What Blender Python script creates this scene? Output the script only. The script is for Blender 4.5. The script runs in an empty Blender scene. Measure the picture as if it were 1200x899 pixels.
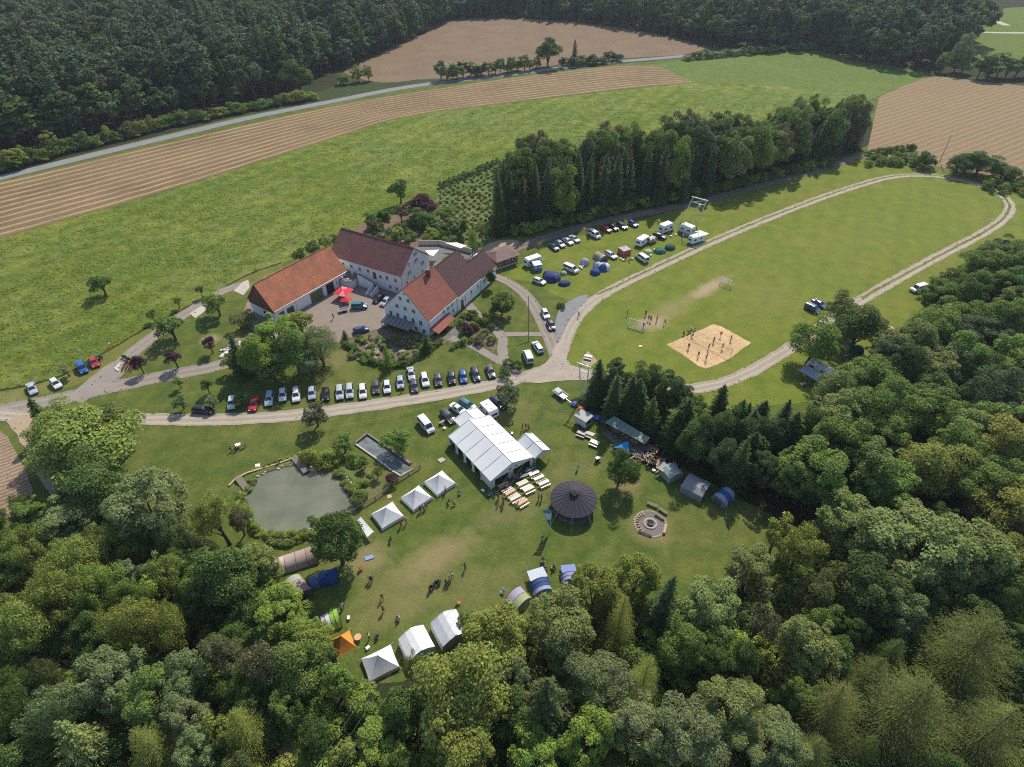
import bpy, bmesh, math, random
import numpy as np
from mathutils import Vector, Matrix, noise
random.seed(11); rng=np.random.default_rng(11)
S=bpy.context.scene; C=S.collection
R=math.radians
# ---------------------------------------------------------------- camera, sky, sun, exposure
HC=90.0; PITCH=R(40.5); FPX=700.0; PW,PH=1200.0,899.0
cam=bpy.data.cameras.new('camera'); co=bpy.data.objects.new('camera',cam); C.objects.link(co)
cam.sensor_width=36; cam.lens=36*FPX/PW; cam.clip_start=1; cam.clip_end=6000
co.location=(0,0,HC); co.rotation_euler=(math.pi/2-PITCH,0,0); S.camera=co
SUN_EL=R(47); SDX,SDY=-.33,-.944          # horizontal direction the shadows fall in
w=bpy.data.worlds.new('World'); S.world=w; w.use_nodes=True
nt=w.node_tree; sky=nt.nodes.new('ShaderNodeTexSky'); sky.sky_type='NISHITA'; sky.sun_disc=False
sky.sun_elevation=SUN_EL; sky.sun_rotation=math.atan2(-SDX,-SDY); sky.altitude=400
nt.links.new(sky.outputs[0],nt.nodes['Background'].inputs[0]); nt.nodes['Background'].inputs[1].default_value=.15
sl=bpy.data.lights.new('sun','SUN'); sl.energy=4.2; sl.angle=R(.53); sl.color=(1,.93,.78)
so=bpy.data.objects.new('sun',sl); C.objects.link(so)
so.rotation_euler=Vector((SDX*math.cos(SUN_EL),SDY*math.cos(SUN_EL),-math.sin(SUN_EL))).to_track_quat('-Z','Y').to_euler()
so.location=(0,0,200)
S.view_settings.view_transform='Standard'; S.view_settings.look='None'; S.view_settings.exposure=.2; S.view_settings.gamma=1
S.cycles.max_bounces=5; S.cycles.diffuse_bounces=2; S.cycles.glossy_bounces=2; S.cycles.transmission_bounces=3; S.cycles.transparent_max_bounces=6
S.cycles.volume_bounces=0; S.cycles.use_denoising=False; S.cycles.filter_width=1.1
# ---------------------------------------------------------------- survey: sight line -> place on the ground (or at height z)
CT,ST=math.cos(PITCH),math.sin(PITCH)
def P(x,y,z=0.):
    u=(x-PW/2)/FPX; v=(y-PH/2)/FPX
    t=(z-HC)/(-ST-v*CT)
    return Vector((t*u,t*(CT-v*ST),z))
def seg(a,b,z=0.):
    p,q=P(*a,z),P(*b,z); d=q-p
    return (p+q)/2, math.atan2(d.y,d.x), d.length
# ---------------------------------------------------------------- materials
MATS={}
class MB_:
    def __init__(s,name):
        s.m=bpy.data.materials.new(name); s.m.use_nodes=True; s.t=s.m.node_tree; s.b=s.t.nodes['Principled BSDF']; s.out=s.t.nodes['Material Output']; MATS[name]=s.m
    def n(s,ty,**k):
        n=s.t.nodes.new('ShaderNode'+ty)
        for a,v in k.items():
            if a[0]=='i' and a[1:].isdigit(): a=int(a[1:]); s.put(n.inputs[a],v)
            elif a in n.inputs.keys(): s.put(n.inputs[a],v)
            elif a.replace('_',' ') in n.inputs.keys(): s.put(n.inputs[a.replace('_',' ')],v)
            else: setattr(n,a,v)
        return n
    def put(s,i,v):
        if isinstance(v,bpy.types.NodeSocket): s.t.links.new(v,i)
        elif isinstance(v,(tuple,list)) and len(v)==3 and len(getattr(i,'default_value',()))==4: i.default_value=(*v,1)
        else: i.default_value=v
    def pos(s): return s.n('NewGeometry').outputs['Position']
    def obc(s): return s.n('TexCoord').outputs['Object']
    def noise(s,vec,scale,detail=4,rough=.6):
        return s.n('TexNoise',Vector=vec,Scale=scale,Detail=float(detail),Roughness=rough).outputs['Fac']
    def stretch(s,vec,sc,rot=0.):
        return s.n('Mapping',Vector=vec,Scale=sc,Rotation=(0,0,rot)).outputs[0]
    def ramp(s,f,a,b):
        r=s.n('MapRange',i0=f,i1=float(a),i2=float(b)); r.clamp=True; return r.outputs[0]
    def mix(s,f,a,b,mode='MIX'):
        n=s.t.nodes.new('ShaderNodeMix'); n.data_type='RGBA'; n.blend_type=mode
        s.put(n.inputs[0],f); s.put(n.inputs[6],a); s.put(n.inputs[7],b); return n.outputs[2]
    def mul(s,col,f):   # scale a colour by a scalar socket
        n=s.n('VectorMath',operation='SCALE'); s.put(n.inputs[0],col if isinstance(col,bpy.types.NodeSocket) else tuple(col)); s.put(n.inputs['Scale'],f); return n.outputs[0]
    def math(s,op,a,b=0.):
        n=s.n('Math',operation=op); s.put(n.inputs[0],a); s.put(n.inputs[1],b); return n.outputs[0]
    def bump(s,h,strength=.5,dist=.1):
        s.put(s.b.inputs['Normal'],s.n('Bump',Height=h,Strength=strength,Distance=dist).outputs[0])
    def fin(s,col,rough=.8,spec=.3,metal=0.):
        s.put(s.b.inputs['Base Color'],col); s.b.inputs['Roughness'].default_value=rough; s.b.inputs['Specular IOR Level'].default_value=spec; s.b.inputs['Metallic'].default_value=metal
        return s.m
    def patch(s,cx,cy,rx,ry,rot=0.):   # a worn spot with a ragged rim
        p=s.pos(); m=s.n('Mapping',vector_type='TEXTURE',Vector=p,Location=(cx,cy,0),Rotation=(0,0,rot),Scale=(rx,ry,1e3)).outputs[0]
        l=s.n('VectorMath',operation='LENGTH',i0=m).outputs['Value']
        nz=s.noise(p,.45,5,.7); l=s.math('ADD',l,s.math('MULTIPLY',s.math('SUBTRACT',nz,.5),1.1))
        return s.ramp(l,1.15,.35)
def plain(name,col,rough=.7,var=.15,scale=2.,spec=.3,metal=0.,bump=0.,space='o'):
    m=MB_(name); v=m.obc() if space=='o' else m.pos(); f=m.noise(v,scale)
    c=m.mul(col,m.ramp(f,-1+.5*(1/var-1)*0+0,1) if False else m.math('ADD',m.math('MULTIPLY',f,2*var),1-var))
    if bump: m.bump(f,bump,.05)
    return m.fin(c,rough,spec,metal)
def objcol(name,rough=.5,spec=.4,metal=0.,var=.1,scale=3.,coat=0.):
    m=MB_(name); c=m.n('ObjectInfo').outputs['Color']; f=m.noise(m.obc(),scale)
    m.fin(m.mul(c,m.math('ADD',m.math('MULTIPLY',f,2*var),1-var)),rough,spec,metal); m.b.inputs['Coat Weight'].default_value=coat; m.b.inputs['Coat Roughness'].default_value=.05
    return m.m
def grass(name,lo,hi,dry,fine=2.2,dryamt=.35,patches=(),bump=.5,lumps=None,stripe=None,tuft=0):
    m=MB_(name); p=m.pos()
    big=m.noise(p,.035,3); mid=m.noise(p,.22,5,.65); fi=m.noise(p,fine,4,.7)
    c=m.mix(m.ramp(mid,.3,.7),lo,hi)
    c=m.mix(m.math('MULTIPLY',m.ramp(m.math('ADD',m.math('MULTIPLY',big,.7),m.math('MULTIPLY',mid,.4)),.52,.75),dryamt),c,dry)
    c=m.mix(m.ramp(fi,.25,.75),m.mul(c,.72),m.mul(c,1.25))
    if stripe:
        wv=m.n('TexWave',Vector=m.stretch(p,(1,1,1),stripe[0]),Scale=stripe[1],Distortion=2.,Detail=2.).outputs['Fac']
        c=m.mul(c,m.math('ADD',m.math('MULTIPLY',wv,stripe[2]),1-stripe[2]/2))
    h=fi
    if tuft:
        t=m.n('TexNoise',Vector=m.stretch(p,(.8,1.,1),-.45),Scale=.36,Detail=7.,Roughness=.85).outputs['Fac']
        t2=m.math('MULTIPLY',m.ramp(t,.50,.64),m.ramp(m.noise(p,.022,3),.40,.60))
        c=m.mix(m.math('MULTIPLY',t2,tuft),c,(.26,.31,.16)); h=m.math('ADD',fi,m.math('MULTIPLY',t,4.))
    for (cx,cy,rx,ry,ro,k,colr) in patches:
        c=m.mix(m.math('MULTIPLY',m.patch(cx,cy,rx,ry,ro),m.ramp(fi,.05,.5)) if k>=1 else m.math('MULTIPLY',m.patch(cx,cy,rx,ry,ro),k),c,colr)
    m.bump(h,bump,.25); return m.fin(c,.95,.12)
# ---------------------------------------------------------------- mesh builder
class Mesh:
    def __init__(s): s.v=[]; s.f=[]
    def add(s,vs,fs):
        o=len(s.v); s.v+= [tuple(q) for q in vs]; s.f+=[tuple(i+o for i in f) for f in fs]; return s
    def box(s,c,d,rz=0.,m=None):
        x,y,z=(k/2 for k in d); vs=[Vector((a*x,b*y,e*z)) for e in (-1,1) for a,b in ((-1,-1),(1,-1),(1,1),(-1,1))]
        M=Matrix.Translation(c)@(m or Matrix.Rotation(rz,4,'Z'))
        return s.add([M@q for q in vs],[(3,2,1,0),(4,5,6,7),(0,1,5,4),(1,2,6,5),(2,3,7,6),(3,0,4,7)])
    def bar(s,a,b,w,h=None,up=(0,0,1)):
        a,b=Vector(a),Vector(b); d=b-a; L=d.length
        if L<1e-6: return s
        x=d/L; u=Vector(up)
        if abs(x.dot(u))>.98: u=Vector((1,0,0))
        y=u.cross(x).normalized(); z=x.cross(y); h=h or w
        M=Matrix((x,y,z)).transposed().to_4x4(); return s.box((a+b)/2,(L,w,h),m=M)
    def tube(s,pts,rads,n=6,cap=True):
        pts=[Vector(p) for p in pts]; o=len(s.v); k=len(pts)
        if not hasattr(rads,'__len__'): rads=[rads]*k
        for i,p in enumerate(pts):
            d=(pts[min(i+1,k-1)]-pts[max(i-1,0)]); d=d.normalized() if d.length>0 else Vector((0,0,1))
            u=Vector((1,0,0)) if abs(d.x)<.9 else Vector((0,1,0)); a=d.cross(u).normalized(); b=d.cross(a)
            for j in range(n):
                t=2*math.pi*j/n; s.v.append(tuple(p+(a*math.cos(t)+b*math.sin(t))*rads[i]))
        for i in range(k-1):
            for j in range(n):
                q=o+i*n; s.f.append((q+j,q+(j+1)%n,q+n+(j+1)%n,q+n+j))
        if cap: s.f.append(tuple(o+j for j in range(n))[::-1]); s.f.append(tuple(o+(k-1)*n+j for j in range(n)))
        return s
    def lathe(s,prof,n=24,c=(0,0,0)):
        o=len(s.v); k=len(prof)
        for r,z in prof:
            for j in range(n):
                t=2*math.pi*j/n; s.v.append((c[0]+r*math.cos(t),c[1]+r*math.sin(t),c[2]+z))
        for i in range(k-1):
            for j in range(n):
                q=o+i*n; s.f.append((q+j,q+(j+1)%n,q+n+(j+1)%n,q+n+j))
        return s
    def prism(s,poly,z0,z1):
        n=len(poly); vs=[(p[0],p[1],z0) for p in poly]+[(p[0],p[1],z1) for p in poly]
        return s.add(vs,[tuple(range(n))[::-1],tuple(range(n,2*n))]+[(i,(i+1)%n,n+(i+1)%n,n+i) for i in range(n)])
    def loft(s,secs,close=True):
        n=len(secs[0]); o=len(s.v)
        for q in secs: s.v+=[tuple(p) for p in q]
        for i in range(len(secs)-1):
            for j in range(n if close else n-1):
                q=o+i*n; s.f.append((q+j,q+(j+1)%n,q+n+(j+1)%n,q+n+j))
        if close: s.f.append(tuple(o+j for j in range(n))[::-1]); s.f.append(tuple(o+(len(secs)-1)*n+j for j in range(n)))
        return s
    def slab(s,quad,t):   # thick sheet: quad pushed down along its normal
        q=[Vector(p) for p in quad]; nrm=(q[1]-q[0]).cross(q[-1]-q[0]).normalized()
        if nrm.z<0: nrm=-nrm
        n=len(q); lo=[p-nrm*t for p in q]
        return s.add(q+lo,[tuple(range(n)),tuple(range(n,2*n))[::-1]]+[(i,n+i,n+(i+1)%n,(i+1)%n) for i in range(n)])
    def data(s,name,mat=None,smooth=False):
        me=bpy.data.meshes.new(name); me.from_pydata(s.v,[],s.f)
        bm=bmesh.new(); bm.from_mesh(me); bmesh.ops.recalc_face_normals(bm,faces=bm.faces); bm.to_mesh(me); bm.free()
        if mat: me.materials.append(MATS[mat])
        if smooth: me.polygons.foreach_set('use_smooth',[True]*len(me.polygons))
        return me
    def obj(s,name,mat,parent=None,col=None,loc=None,rz=0.,smooth=False,**tags):
        return link(name,s.data(name,mat,smooth),parent,col,loc,rz,**tags)
def link(name,me,parent=None,col=None,loc=None,rz=0.,**tags):
    o=bpy.data.objects.new(name,me); C.objects.link(o)
    if parent: o.parent=parent
    if loc is not None: o.location=loc
    if rz: o.rotation_euler=(0,0,rz)
    if col: o.color=(*col,1)
    for k,v in tags.items():
        if v: o[k]=v
    return o
def thing(name,label,cat,loc=(0,0,0),rz=0.,group=None,scale=None):
    o=bpy.data.objects.new(name,None); C.objects.link(o); o.location=loc; o.rotation_euler=(0,0,rz); o.empty_display_size=.2
    o['label']=label; o['category']=cat
    if group: o['group']=group
    if scale is not None: o.scale=scale
    return o
def tag(o,label,cat,group=None):
    o['label']=label; o['category']=cat
    if group: o['group']=group
    return o
def copy_tree(o,parent=None):
    c=o.copy(); C.objects.link(c)
    if parent: c.parent=parent
    for ch in o.children: copy_tree(ch,c)
    return c
KIDS={}
def dup(root,loc,rz,label,group=None,cols=None,scale=None):
    c=copy_tree(root); c.location=loc; c.rotation_euler=(0,0,rz); c['label']=label
    if group: c['group']=group
    elif 'group' in c: del c['group']
    if scale is not None: c.scale=scale
    if cols:
        for ch in c.children_recursive:
            st=ch.name.split('.')[0]
            if st in cols: ch.color=(*cols[st],1)
    return c
def srgb(r,g,b):
    f=lambda c:(c/255/12.92 if c<=10 else ((c/255+.055)/1.055)**2.4); return (f(r),f(g),f(b))
# ---------------------------------------------------------------- ground materials
def wp(x,y): p=P(x,y); return p.x,p.y
DRY=(.30,.22,.115); SANDY=(.36,.28,.17)
def pt(x,y,rx,ry,ro=0.,k=1.,col=DRY): return (*wp(x,y),rx,ry,ro,k,col)
grass('lawn_grass',(.062,.098,.019),(.130,.155,.033),(.20,.17,.06),dryamt=.5,patches=(
    pt(512,652,8.5,3.6,.6,.8,(.27,.21,.10)),pt(470,690,9,5,.5,.35,(.26,.21,.10)),pt(430,655,5,4,0,.6,(.27,.22,.11)),pt(600,600,9,4,.4,.3,(.24,.2,.09)),
    pt(560,690,10,5,.3,.25,(.24,.2,.09)),pt(735,568,3.5,3,0,.6),pt(460,720,7,3,.4,.4,(.24,.2,.09)),pt(600,480,5,5,0,.35,(.22,.19,.09)),pt(430,565,4,5,.5,.5,(.23,.2,.1)),
    pt(395,418,5,5,0,.45,(.25,.2,.1)),pt(280,400,4,3,0,.7),pt(765,620,4.5,4,0,.5),pt(660,560,10,4,.5,.25,(.22,.2,.09)),pt(247,398,3,2.5,0,.7,SANDY)),stripe=(.3,.10,.06))
grass('sports_grass',(.115,.158,.022),(.180,.205,.032),(.22,.19,.05),dryamt=.45,patches=(
    pt(830,338,11,2.6,.72,1.,SANDY),pt(765,378,5,3.5,.5,1.,SANDY),pt(785,362,8,4,.7,.6,(.28,.23,.11)),pt(1000,280,30,14,.6,.2,(.2,.2,.06)),pt(900,345,14,7,.6,.3,(.22,.2,.07))),stripe=(.5,.05,.05))
grass('meadow_grass',(.085,.140,.017),(.195,.238,.030),(.33,.32,.06),fine=.9,dryamt=.6,bump=1.,tuft=.9,stripe=(-(math.atan2(P(250,344).y-P(60,446).y,P(250,344).x-P(60,446).x)+math.pi/2),.035,.16))
grass('verge_grass',(.12,.14,.03),(.18,.17,.045),(.26,.23,.10),dryamt=.6)
grass('far_grass',(.090,.145,.026),(.135,.18,.034),(.2,.2,.07),fine=.6)
grass('undergrowth',(.03,.05,.016),(.06,.08,.026),(.11,.09,.05),bump=.8)
grass('plot_grass',(.085,.125,.03),(.15,.18,.055),(.2,.18,.09),dryamt=.6)
grass('bank_grass',(.07,.115,.025),(.12,.155,.04),(.22,.19,.10),dryamt=.6)
def earth(name,a,b,sc=1.,bump=.6,rows=None,tint=None):
    m=MB_(name); p=m.pos(); f=m.noise(p,1.6*sc,6,.7); g=m.noise(p,.12*sc,4)
    c=m.mix(m.ramp(m.math('ADD',m.math('MULTIPLY',f,.6),m.math('MULTIPLY',g,.5)),.35,.75),a,b)
    h=f
    if rows:
        wv=m.n('TexWave',Vector=m.stretch(p,(1,1,1),rows[0]),Scale=rows[1],Distortion=3.,Detail=3.).outputs['Fac']
        c=m.mix(m.math('MULTIPLY',wv,rows[2]),c,m.mul(c,.7)); h=m.math('ADD',f,wv)
    m.bump(h,bump,.2); return m.fin(c,.95,.1)
earth('plough_soil',(.165,.112,.07),(.25,.178,.115),.5,rows=(.25,.12,.25))
earth('clod_soil',(.22,.155,.10),(.42,.31,.21),1.1,1.,rows=(.9,.3,.18))
earth('gravel',(.235,.20,.175),(.335,.29,.25),2.5,.3)
earth('track_gravel',(.30,.25,.20),(.46,.39,.32),2.5,.3)
earth('dirt_track',(.17,.14,.115),(.27,.22,.18),1.5,.4)
earth('paving',(.23,.185,.155),(.31,.255,.21),3,.2,rows=(.6,.5,.18))
earth('dark_paving',(.15,.135,.13),(.22,.20,.19),3,.2)
earth('asphalt',(.20,.20,.205),(.27,.27,.275),2,.15)
earth('concrete',(.42,.38,.31),(.54,.49,.41),1.5,.2)
earth('court_sand',(.36,.225,.105),(.80,.58,.34),.8,1.)
earth('sandy_ground',(.32,.24,.16),(.45,.345,.24),1.2,.4)
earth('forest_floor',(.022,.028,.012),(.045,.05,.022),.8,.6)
earth('bed_soil',(.12,.085,.06),(.24,.17,.12),1.5,.5)
def rutted(name,a,b,mid,k=.6):
    m=MB_(name); p=m.pos(); u_=m.n('UVMap'); u_.uv_map='UVMap'; v=m.n('SeparateXYZ',Vector=u_.outputs[0]).outputs[1]; f=m.noise(p,2.2,6,.75); g=m.noise(p,.16,4)
    d=m.math('ABSOLUTE',m.math('SUBTRACT',v,.5)); d=m.math('ADD',d,m.math('MULTIPLY',m.math('SUBTRACT',g,.5),.16)); rut=m.ramp(m.math('ABSOLUTE',m.math('SUBTRACT',d,.22)),.15,.05)
    c=m.mix(m.ramp(m.math('ADD',m.math('MULTIPLY',f,.6),m.math('MULTIPLY',g,.5)),.35,.75),a,b); c=m.mix(m.math('MULTIPLY',m.math('SUBTRACT',1.,rut),m.math('MULTIPLY',m.ramp(f,.35,.65),k)),c,mid); c=m.mix(m.ramp(g,.5,.7),c,m.mul(c,.82))
    m.bump(m.math('SUBTRACT',f,m.math('MULTIPLY',rut,.8)),.5,.15); return m.fin(c,.95,.1)
rutted('rut_gravel',(.25,.21,.18),(.37,.315,.265),(.16,.145,.10)); rutted('rut_track',(.33,.28,.225),(.52,.44,.36),(.20,.185,.105)); rutted('rut_dirt',(.17,.14,.115),(.28,.23,.185),(.10,.105,.055))
m=MB_('stubble'); uv=m.n('UVMap'); uv.uv_map='UVMap'; s_=m.n('SeparateXYZ',Vector=uv.outputs[0]); p=m.pos()
fr=m.math('FRACT',m.math('ADD',s_.outputs[1],m.math('MULTIPLY',m.math('SUBTRACT',m.noise(p,.12,4),.5),.35)))
row=m.ramp(m.math('ABSOLUTE',m.math('SUBTRACT',fr,.5)),.24,.08); f=m.noise(p,1.2,5,.7); g=m.noise(p,.05,3)
c=m.mix(m.ramp(f,.3,.7),(.165,.112,.062),(.25,.175,.098)); c=m.mix(m.ramp(m.noise(p,.03,4),.45,.7),c,m.mul(c,.72)); c=m.mix(m.math('MULTIPLY',row,m.ramp(m.math('ADD',m.math('MULTIPLY',f,.5),m.math('MULTIPLY',g,.6)),.3,.62)),c,(.40,.29,.15))
m.bump(m.math('ADD',f,m.math('MULTIPLY',row,1.5)),.6,.3); m.fin(c,.95,.1)
m=MB_('stubble_worn'); uv=m.n('UVMap'); uv.uv_map='UVMap'; s_=m.n('SeparateXYZ',Vector=uv.outputs[0]); p=m.pos()
fr=m.math('FRACT',m.math('ADD',s_.outputs[1],m.math('MULTIPLY',m.math('SUBTRACT',m.noise(p,.08,4),.5),.6)))
row=m.ramp(m.math('ABSOLUTE',m.math('SUBTRACT',fr,.5)),.26,.08); f=m.noise(p,.9,5,.7); g=m.noise(p,.03,3)
c=m.mix(m.ramp(f,.3,.7),(.185,.128,.070),(.30,.212,.120)); c=m.mix(m.math('MULTIPLY',row,m.ramp(m.math('ADD',m.math('MULTIPLY',f,.6),m.math('MULTIPLY',g,.5)),.35,.7)),c,(.34,.245,.155)); c=m.mix(m.ramp(g,.5,.75),c,m.mix(.35,c,(.16,.17,.06)))
m.bump(m.math('ADD',f,row),.5,.3); m.fin(c,.95,.1)
m=MB_('pond_water'); p=m.pos(); f=m.noise(p,.15,3); rp=m.noise(p,3.,3)
m.bump(rp,.06,.05); m.fin(m.mix(m.ramp(f,.3,.7),(.125,.135,.085),(.20,.20,.13)),.10,.6)
m=MB_('basin_water'); p=m.pos(); f=m.noise(p,.6,4); m.bump(m.noise(p,4.,3),.05,.05); m.fin(m.mix(m.ramp(f,.35,.65),(.10,.125,.125),(.20,.225,.21)),.10,.6)
# ---------------------------------------------------------------- sheets
from mathutils.geometry import tessellate_polygon
EDGE=[]
def ragged(pts,step,jit):
    out=[]
    for i,a in enumerate(pts):
        b=pts[(i+1)%len(pts)]; d=b-a; n=max(1,int(d.length/step))
        for k in range(n):
            q=a+d*k/n
            if jit: q=q+Vector((noise.noise(q*.35)*jit+random.uniform(-.3,.3)*jit,noise.noise(q*.35+Vector((9,3,1)))*jit+random.uniform(-.3,.3)*jit,0))
            out.append(q)
    return out
def smooth(pts,n=3,closed=True):
    for _ in range(n):
        o=[]; k=len(pts); rngk=range(k if closed else k-1)
        if not closed: o.append(pts[0])
        for i in rngk:
            a,b=pts[i],pts[(i+1)%k]; o+=[a*.75+b*.25,a*.25+b*.75]
        if not closed: o.append(pts[-1])
        pts=o
    return pts
def sheet_world(name,pts,z,mat,kind='structure',step=1.5,jit=.25):
    pts=ragged(pts,step,jit); pts=[Vector((p.x,p.y,z)) for p in pts]
    if name in ('yard','asphalt_patch','terrace','back_yard','pad','plantation_ground'): EDGE.extend(pts)
    tri=tessellate_polygon([pts]); me=bpy.data.meshes.new(name); me.from_pydata(pts,[],[tuple(t) for t in tri])
    bm=bmesh.new(); bm.from_mesh(me); bmesh.ops.recalc_face_normals(bm,faces=bm.faces)
    if bm.faces and sum(f.normal.z for f in bm.faces)<0: bmesh.ops.reverse_faces(bm,faces=bm.faces)
    bm.to_mesh(me); bm.free(); me.materials.append(MATS[mat]); return link(name,me,kind=kind)
def sheet(name,px,z,mat,step=1.5,jit=.25,sm=1): 
    pts=[P(*q) for q in px]
    if sm: pts=smooth(pts,sm)
    return sheet_world(name,pts,z,mat,step=step,jit=jit)
def ribbon_pts(px,wd,sm=2):
    c=smooth([P(*q) for q in px],sm,False); L=[];Rr=[]; wd=wd if hasattr(wd,'__len__') else (wd,wd)
    for i,p in enumerate(c):
        d=(c[min(i+1,len(c)-1)]-c[max(i-1,0)]).normalized(); n=Vector((-d.y,d.x,0)); h=(wd[0]+(wd[1]-wd[0])*i/(len(c)-1))/2
        L.append(p+n*h); Rr.append(p-n*h)
    return L,Rr
def ribbon(name,px,wd,z,mat,jit=.2,step=1.5,sm=2,parent=None):
    L,Rr=ribbon_pts(px,wd,sm); pts=L+Rr[::-1]
    m_=Mesh(); n=len(L)
    # densify along the edges with a ragged rim
    def dens(E):
        o=[]
        for a,b in zip(E,E[1:]):
            k=max(1,int((b-a).length/step))
            for i in range(k):
                q=a+(b-a)*i/k; o.append(q)
        o.append(E[-1]); return o
    K=max(2,int(sum((a-b).length for a,b in zip(L,L[1:]))/step))
    def resamp(E):
        ds=[0]
        for a,b in zip(E,E[1:]): ds.append(ds[-1]+(b-a).length)
        o=[];j=0
        for i in range(K+1):
            t=ds[-1]*i/K
            while j<len(ds)-2 and ds[j+1]<t: j+=1
            u=(t-ds[j])/max(1e-6,ds[j+1]-ds[j]); q=E[j].lerp(E[j+1],u)
            q=q+Vector((noise.noise(q*.4)*jit+random.uniform(-.4,.4)*jit,noise.noise(q*.4+Vector((7,0,0)))*jit+random.uniform(-.4,.4)*jit,0)); o.append(q)
        return o
    A,B=resamp(L),resamp(Rr)
    vs=[(q.x,q.y,z) for q in A]+[(q.x,q.y,z) for q in B]; k=len(A); EDGE.extend(A); EDGE.extend(B)
    m_.add(vs,[(i,i+1,k+i+1,k+i) for i in range(k-1)])
    me=m_.data(name,mat); 
    if me.polygons[0].normal.z<0: me.flip_normals()
    u=me.uv_layers.new(name='UVMap'); li=np.zeros(len(me.loops),dtype=np.int32); me.loops.foreach_get('vertex_index',li); u.data.foreach_set('uv',np.array([(i*step,0.) for i in range(k)]+[(i*step,1.) for i in range(k)])[li].ravel())
    return link(name,me,parent,kind='structure' if not parent else None)
# base
Mesh().add([(-2500,-300,0),(2500,-300,0),(2500,4000,0),(-2500,4000,0)],[(0,1,2,3)]).obj('ground','lawn_grass',kind='structure')
sheet('distant_ground',[(-900,60),(-100,215),(300,133),(500,98),(800,68),(960,62),(1080,90),(1300,110),(2200,150),(1400,-60),(-300,-60)],.02,'undergrowth',20,0,0)
sheet('meadow',[(-160,312),(0,279),(200,223),(400,159),(470,136),(600,120),(810,97),(760,76),(850,64),(960,58),(1090,88),(1015,118),(1010,150),(900,190),(700,200),(600,215),(585,192),(560,200),(520,215),(505,262),(470,262),(430,262),(395,283),(330,309),(290,322),(250,346),(180,381),(100,427),(60,450),(0,463),(-160,500)],.012,'meadow_grass',3,.3,0)
sheet('far_meadow',[(812,96),(765,76),(800,71),(850,65),(960,58),(1090,88),(1016,116),(960,104),(890,100)],.024,'far_grass',6,.4,0)
sheet('verge',[(-60,470),(0,458),(60,446),(100,426),(180,379),(250,344),(290,320),(330,307),(332,318),(300,332),(290,338),(232,352),(196,378),(150,410),(120,440),(60,461),(0,476),(-60,485)],.020,'verge_grass',1.5,.3,0)
sheet('sports_lawn',[(655,430),(665,395),(690,365),(620,330),(590,325),(610,310),(650,285),(750,258),(880,222),(1000,188),(1035,178),(1100,200),(1200,232),(1320,260),(1320,300),(1180,300),(1100,345),(1030,420),(960,470),(850,480),(760,470),(690,440)],.010,'sports_grass',3,.4,0)
def grid_field(name,low,up,rows,z,mat,nu=120,nv=24,ridge=.12,lay=None):
    def res(px):
        E=smooth([P(*q) for q in px],2,False); ds=[0]
        for a,b in zip(E,E[1:]): ds.append(ds[-1]+(b-a).length)
        o=[];j=0
        for i in range(nu+1):
            t=ds[-1]*i/nu
            while j<len(ds)-2 and ds[j+1]<t: j+=1
            o.append(E[j].lerp(E[j+1],(t-ds[j])/max(1e-6,ds[j+1]-ds[j])))
        return o
    A,B=res(low),res(up); nv=rows*4
    vs=[];fs=[];uvs=[]
    for i in range(nu+1):
        for k in range(nv+1):
            v=k/nv; q=A[i].lerp(B[i],v); fr=(v*rows)%1
            vs.append((q.x,q.y,z+ridge*max(0,1-abs(fr-.5)*3))); uvs.append((i/nu*rows,v*rows if not lay else (lay[0].cross(q-lay[1]).z)/lay[2]))
    for i in range(nu):
        for k in range(nv):
            a=i*(nv+1)+k; fs.append((a,a+nv+1,a+nv+2,a+1))
    me=bpy.data.meshes.new(name); me.from_pydata(vs,[],fs); u=me.uv_layers.new(name='UVMap')
    li=np.zeros(len(me.loops),dtype=np.int32); me.loops.foreach_get('vertex_index',li); u.data.foreach_set('uv',np.array(uvs)[li].ravel())
    if me.polygons[0].normal.z<0: me.flip_normals()
    me.materials.append(MATS[mat]); return link(name,me,kind='structure')
grid_field('stubble_field',[(-170,325),(0,279),(200,223),(400,159),(470,136),(600,120),(740,103),(813,97)],[(-170,250),(0,214.5),(200,166),(400,122),(500,106),(600,91),(720,77),(770,77)],11,.05,'stubble',160)
grid_field('right_stubble_field',[(1016,178),(1060,190),(1130,200),(1195,212),(1290,232)],[(1030,114),(1088,88),(1120,92),(1200,101),(1290,110)],15,.05,'stubble_worn',60,ridge=.0,lay=((P(1180,110)-P(1033,157)).normalized(),P(1033,157),3.3))
sheet('ploughed_field',[(396,83),(432,70),(470,50),(500,30),(530,22),(600,21),(700,28),(800,46),(835,60),(795,65),(720,69),(640,77),(580,92),(500,92),(455,98),(425,94)],.04,'plough_soil',8,.4,1)
sheet('roadside_ploughed_field',[(-90,470),(0,500),(26,540),(42,585),(20,606),(-90,640)],.03,'clod_soil',1,.3,1)
sheet('plantation_ground',[(515,218),(590,188),(588,280),(560,296),(525,285),(505,262)],.03,'plot_grass',2,.3,0)
sheet('garden_ground',[(395,283),(430,258),(480,250),(520,262),(560,292),(575,282),(556,303),(505,300),(470,283),(420,278)],.028,'bed_soil',2,.3,0)
ribbon('ditch',[(-40,463),(0,458.5),(60,446),(100,426.5),(180,379.5),(250,344.5),(290,321.5),(330,308)],.7,.026,'forest_floor',.25,1,1)
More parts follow.
